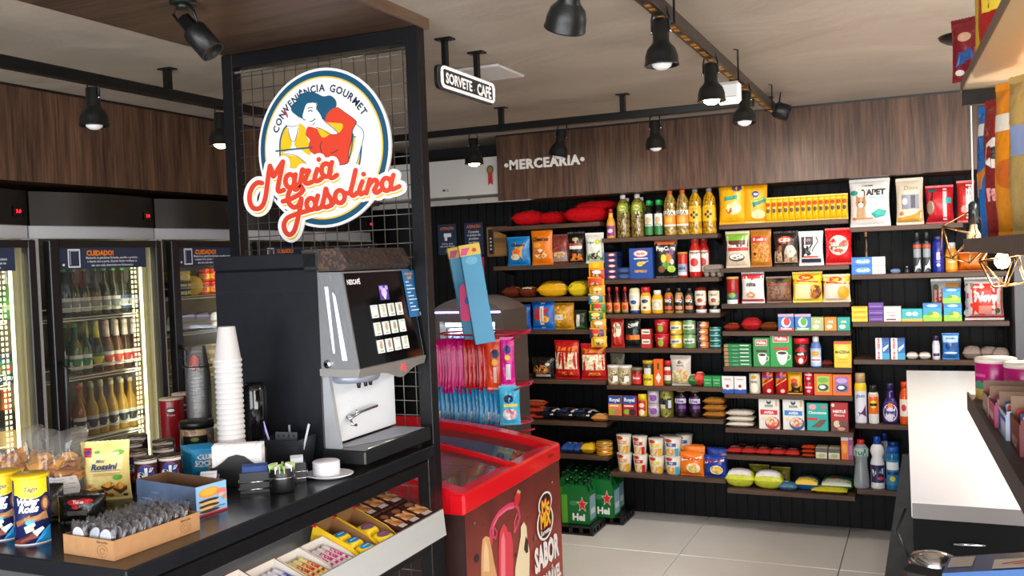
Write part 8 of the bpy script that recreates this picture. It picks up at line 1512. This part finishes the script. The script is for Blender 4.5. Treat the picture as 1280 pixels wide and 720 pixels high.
M().prism([(-.045-o.x, A0.y+.10-o.y), (1.6-o.x, A0.y+.10-o.y), (1.6-o.x, A1.y-.05-o.y), (-.09-o.x, A1.y-.05-o.y)], 2, .08, cz-.035, mat('#070707', .55)).build('base_cabinet', t)
M().prism([(0-o.x, A0.y+.14-o.y), (1.6-o.x, A0.y+.14-o.y), (1.6-o.x, A1.y-.09-o.y), (0-o.x, A1.y-.09-o.y)], 2, 0, .08, BLACK).build('plinth', t)
a_ = P(1192, 680, 1, A0.y+.096); b_ = P(1232, 682, 1, A0.y+.096)
M().tube([(a_.x-o.x, a_.y-o.y, a_.z), (b_.x-o.x, b_.y-o.y, b_.z)], .004, CHROME).build('drawer_handle', t)
for ch in t.children:
    if ch.name.startswith('base_cabinet'): ch.data.materials[0].node_tree.nodes['Principled BSDF'].inputs['Specular IOR Level'].default_value = .08
# leaning board left of the counter
YB = 4.05; tpl = P(1128, 568, 1, YB); tpr = P(1138, 568, 1, YB); bt = P(1100, 760, 1, YB); k_ = tpl.z/max(tpl.z-bt.z, .01); bx = tpl.x+(bt.x-tpl.x)*k_
t = thing('leaning_board', 'narrow dark brown board leaning against the end of the white counter', 'board', (bx, YB, 0))
w_ = tpr.x-tpl.x; q = tpl.x-bx
M().add([(0, 0, 0), (w_*1.3+.13, 0, 0), (w_*1.3+.13, .02, 0), (0, .02, 0), (q, .0, tpl.z), (q+w_, .0, tpl.z), (q+w_, .02, tpl.z), (q, .02, tpl.z)], [(3, 2, 1, 0), (4, 5, 6, 7), (0, 1, 5, 4), (1, 2, 6, 5), (2, 3, 7, 6), (3, 0, 4, 7)], mat('#1d1510', .5, 0, .3, 20, .3)).build('board', t)

# ================================================================ NEAR RACK ON THE RIGHT
F = P(1211, 493, 1, 2.4); dX = -.0425
RZ = -math.atan(-dX)*-1
t = thing('snack_rack', 'dark near rack at the right with three boards of snacks', 'rack', (F.x, 2.4, 0), math.atan(-dX)*1); 
# local frame: x to the right, y along the rack (away), far end at y = 0
RK = mat('#2a2220', .5); R3 = Matrix.Rotation(math.atan(-dX), 3, 'Z')
def RW_(x, y, z): return Vector((F.x, 2.4, 0))+R3 @ Vector((x, y, z))
zl, zm, zu = F.z, P(1215, 300, 1, 2.4).z, P(1204, 114, 1, 2.4).z
M().box(0, .42, -1.5, 0, zl-.022, zl, RK, .002).box(-.004, 0, -1.5, 0, zl-.035, zl+.006, RK).build('shelf', t)
M().box(0, .42, -1.5, 0, zm-.022, zm, RK, .002).box(-.004, 0, -1.5, 0, zm-.026, zm+.003, mat('#3a3432', .5)).build('shelf', t)
M().box(0, .42, -1.5, 0, zu, zu+.016, mat('#c9b48c', .45), .001).box(-.003, 0, -1.5, 0, zu-.002, zu+.018, mat('#6a5446', .5)).build('shelf', t)
M().box(.0, .42, -.02, 0, zu-.035, zu-.001, mat('#040404', .7)).build('cross_bar', t)
for x in (.395,): 
    for y in (-1.5, -.13): M().box(x, x+.025, y, y+.025, 0, zu+.25, BLACK).build('upright', t)
M().box(.40, .415, -1.46, -.12, 1.15, zu+.2, mat('#3c3c40', .5)).build('back_panel', t)
M().box(.16, .19, -1.2, -.12, zu-.03, zu-.02, glow('#ffc060', 14)).build('lamp_strip', t)
l = area('rack_lamp', RW_(.2, -.6, zu-.05), (0, 0, 0), .05, 1.0, 3, (1, .74, .38))
def rbag(y, x, w_, d, h, z, c, spec, lb, rot=-90, group='bags on the near right rack'):
    p = RW_(x, y, z); q = thing('snack_bag', lb, 'bag', p, math.atan(-dX)+RD(rot)); q['group'] = group; bag(q, w_, d, h, c, spec, .04); return q
rbag(-.09, .060, .12, .05, .295, zm, '#1c6fc0', [('p', [(.1, .3), (.9, .6), (.9, .7), (.1, .5)], '#d8842a'), ('r', .1, .8, .9, .9, '#e8e4e0'), ('e', .6, .24, .2, .05, '#e8c83a')], 'tall bright blue snack bag at the far end of the near rack', -60)
rbag(-.22, .065, .12, .06, .29, zm, '#8a2420', [('e', .5, .62, .3, .12, '#e8e4dc'), ('e', .5, .62, .12, .05, '#1a1412'), ('t', 'Pão', .5, .3, .1, '#e8a0a0', .6, .04)], 'dark red bag with a white cat-eye print on the near rack', -55)['label'] = 'dark red bag with a white oval print on the near rack'
rbag(-.37, .070, .12, .06, .30, zm, '#e08a1c', [('r', .1, .7, .9, .82, '#e8e0d0'), ('e', .5, .4, .3, .1, '#c8641c')], 'tall orange bag in the middle of the near rack', -55)
rbag(-.52, .080, .13, .06, .29, zm, '#b89a5a', [('r', .2, .5, .8, .7, '#8a9ac0')], 'tan bag with a blue-grey panel on the near rack', -55)
rbag(-.68, .090, .13, .06, .28, zm, '#b8862a', [], 'plain golden bag nearest on the middle board of the rack', -55)
rbag(-.04, .012, .075, .035, .14, zu+.017, '#7a1820', [('p', [(.2, .2), (.8, .3), (.7, .5), (.3, .45)], '#2a4f8a'), ('e', .3, .1, .14, .05, '#d8c8c0'), ('e', .5, .7, .2, .08, '#c89a7a')], 'small dark red packet at the far end of the top board', -30)
rbag(-.20, .06, .12, .05, .21, zu+.017, '#c8a01e', [('e', .5, .5, .3, .2, '#d83a2a'), ('p', [(.1, .1), (.9, .1), (.8, .3)], '#8a1c24')], 'yellow and red bag on the top board of the near rack', -40)
rbag(-.34, .05, .12, .05, .20, zu+.017, '#a82420', [('r', .2, .4, .8, .6, '#e8c83a')], 'red and yellow bag nearest on the top board', -50)
for i, (x, y, lb) in enumerate(((.052, -.05, 'magenta tub with white lid at the far end of the low board'), (.150, -.06, 'second magenta tub with white lid right of the first'), (.10, -.145, 'magenta tub in the second row on the low board'))):
    q = thing('candy_tub', lb, 'tub', RW_(x, y, zl), RD(-20), 'magenta candy tubs on the near rack'); cylbody(q, .042, .092, '#b01468', [('r', .45, .15, 1, .55, '#1c7aa8'), ('r', 0, .0, .4, .3, '#c8a050'), ('t', '2', .72, .35, .3, '#e8d8e0', .3, .05), ('e', .2, .4, .15, .12, '#3a8a6a'), ('r', 0, .62, .4, .7, '#d84a90')], lid='#f0e0d0', lidh=.10)
def rbox(x, y, w_, d, h, c, spec, lb, inner='#8a6a54'):
    q = thing('candy_box', lb, 'box', RW_(x, y, zl), math.atan(-dX)); b = M(); m = mat(c, .5); b.box(-w_/2, -w_/2+.002, -d/2, d/2, 0, h*.7, m).box(w_/2-.002, w_/2, -d/2, d/2, 0, h, m).box(-w_/2+.002, w_/2-.002, -d/2, -d/2+.002, 0, h*.8, m).box(-w_/2+.002, w_/2-.002, d/2-.002, d/2, 0, h*1.1, mat(inner, .7)).box(-w_/2+.002, w_/2-.002, -d/2+.002, d/2-.002, 0, .002, m); b.build('carton', q)
    b = M(); paint(b, lambda u, v, o: (-w_/2-o, d/2-u*d, v*h*.7), d, h*.7, spec, False); paint(b, flat_y(w_, h*.8, -d/2), w_, h*.8, spec, False); b.build('printed_side', q)
    for k in range(4): u = thing('candy_pack', '%s pack inside the %s' % (['first', 'second', 'third', 'fourth'][k], lb.split(' on ')[0]), 'candy', q.matrix_world @ Vector((0, 0, 0)), math.atan(-dX), 'packs in the near candy boxes'); v = RW_(x, y-d/2+.012+(d-.02)*k/4+.008, zl+.004); u.location = v; M().box(-w_/2+.008, w_/2-.008, -.006, .006, 0, h*.8, mat(['#7a2420', '#b8404a', '#c8b8a0', '#3a5a9a'][(k+int(w_*1000)) % 4], .4), .003).build('pack', u)
rbox(.075, -.26, .13, .10, .055, '#a88878', [('r', .1, .2, .9, .5, '#c8b0a0')], 'brown-grey open candy box on the low board behind the tubs')
rbox(.085, -.38, .15, .10, .06, '#b04a6a', [('r', .1, .3, .9, .6, '#d8a0b0')], 'pink open candy box on the low board')
rbox(.095, -.50, .16, .11, .065, '#b8c4d8', [('r', .08, .1, .3, .9, '#1c3fa8'), ('r', .3, .7, 1, .85, '#1c3fa8')], 'white and blue open candy box on the low board')
rbox(.105, -.63, .17, .12, .075, '#6a2420', [('t', 'WILLY', .5, .3, .3, '#c8b0a8', .7, .04)], 'dark red lettered open candy box nearest on the low board')

# ================================================================ PENDANT LAMPS OVER THE COUNTER
COP = mat('#b08a62', .25, 1); PYD = 3.80
def pendant(px, ys, lit, lb, tilt_, r1=.10, r2=.055, hh=.19, yy=PYD):
    p = P(px, ys, 1, yy); t = thing('pendant_lamp', lb, 'pendant lamp', p, 0, 'wire cage pendant lamps over the counter')
    M().tube([(0, 0, .02), (0, 0, CEIL-p.z-.002)], .0028, mat('#b8c4c4', .3)).build('cord', t); M().lathe([(.05, CEIL-p.z-.02), (.055, CEIL-p.z)], TRK, 20).build('canopy', t)
    M().lathe([(.006, .03), (.016, .02), (.018, -.05), (.0, -.052)], mat('#3a3f40', .25, .7), 16).build('socket', t)
    M().lathe([(0, -.05), (.012, -.055), (.013, -.07), (.024, -.092), (.024, -.105), (.015, -.12), (0, -.124)], glow('#ffc890', 30) if lit else mat('#d8c8a0', .15), 18).build('bulb', t)
    R_ = Matrix.Rotation(tilt_, 3, 'Y'); ve = lambda r, z, k, o_=0: R_ @ Vector((r*cos(2*pi*(k+o_)/5), r*sin(2*pi*(k+o_)/5), z))
    top = R_ @ Vector((0, 0, 0)); b = M(); A_ = [ve(r1, -.085, k) for k in range(5)]; B_ = [ve(r2, -hh, k, .5) for k in range(5)]
    for k in range(5):
        for q, s_ in ((top, A_[k]), (A_[k], A_[(k+1) % 5]), (A_[k], B_[k]), (A_[(k+1) % 5], B_[k]), (B_[k], B_[(k+1) % 5])): b.tube([q, s_], .0028, COP, 5)
    b.build('wire_cage', t); return t
pendant(1216.5, 262, False, 'copper wire cage pendant lamp on a pale cord, left one', RD(18))
q = pendant(1252, 290, True, 'glowing copper wire cage pendant lamp half behind the near rack', RD(-8), .10, .055, .18, 3.55); point('pendant_light', q.location+Vector((0, 0, -.17)), 5, (1, .72, .42), .03)

# ================================================================ LOWER RIGHT FOREGROUND
t = thing('side_table', 'low black side table below the white counter, mostly out of view', 'table', (.25, 1.95, 0)); M().box(-.35, .20, -.30, .18, .80, .82, BLACK, .003).build('tabletop', t)
for x in (-.32, .16):
    for y in (-.27, .14): M().box(x, x+.02, y, y+.02, 0, .80, BLACK).build('leg', t)
p = P(1168, 706, 1, 1.95); t = thing('card_machine', 'black device with a rounded chrome top at the lower right', 'machine', (p.x, 1.95, .82), RD(-20)); hh = P(1168, 690, 1, 1.95).z-.82
M().box(-.045, .045, -.05, .05, 0, hh-.02, BLACK, .012).build('housing', t); M().lathe([(0, hh), (.02, hh-.001), (.04, hh-.007), (.048, hh-.022), (.046, hh-.026)], CHROME, 28, sx=1.0, sy=.8).build('chrome_top', t)
M().tube([(-.05, 0, hh-.02), (-.07, 0, hh+.03), (-.06, .02, hh+.07)], .003, BLACK).build('cable', t)
p = P(1225, 700, 1, 1.80); t = thing('leaflet_box', 'blue box with a white card showing a red figure and yellow corner', 'box', (p.x+.045, 1.80, .82), RD(-8)); hh = P(1240, 700, 1, 1.8).z-.82
M().prism([(-.10, 0), (.12, 0), (.12, hh+.025), (-.10, hh-.02)], 1, -.05, .05, mat('#23508a', .4), ).build('carton', t)
bz = lambda u, v, o: (-.10+.22*u, -.05+.10*v, hh-.02+.045*u+o)
b = M(); paint(b, bz, .22, .10, [('r', .02, .3, .2, .9, '#c8c0b8'), ('r', .8, .5, .97, .95, '#2a2a7a'), ('r', .35, .05, .88, .6, '#dcd4cc'), ('r', .62, .05, .88, .38, '#e8b81c'), ('l', [(.42, .30), (.55, .42), (.68, .50), (.76, .46), (.68, .36), (.50, .26)], .005, '#c8202c'), ('t', 'oferta', .5, .78, .16, '#1c2f5a', .4, .02, .2)], False, .001); b.build('printed_top', t)
b = M(); paint(b, flat_y(.22, hh-.03, -.05, -.10), .22, hh-.03, [('r', .3, .5, .9, .98, '#dcd4cc'), ('r', .6, .5, .9, .8, '#e8b81c')], False, .001); b.build('printed_front', t)

# added glowing panel, out of view, as the body of the checkout light
t = thing('added_light_panel', 'flat white LED panel on the ceiling over the checkout', 'ceiling light', (1.15, 3.2, CEIL)); M().box(-.3, .3, -.6, .6, -.02, -.001, WHITE, .003).build('frame', t); M().box(-.28, .28, -.58, .58, -.022, -.0195, glow('#ffffff', 3)).build('diffuser', t)
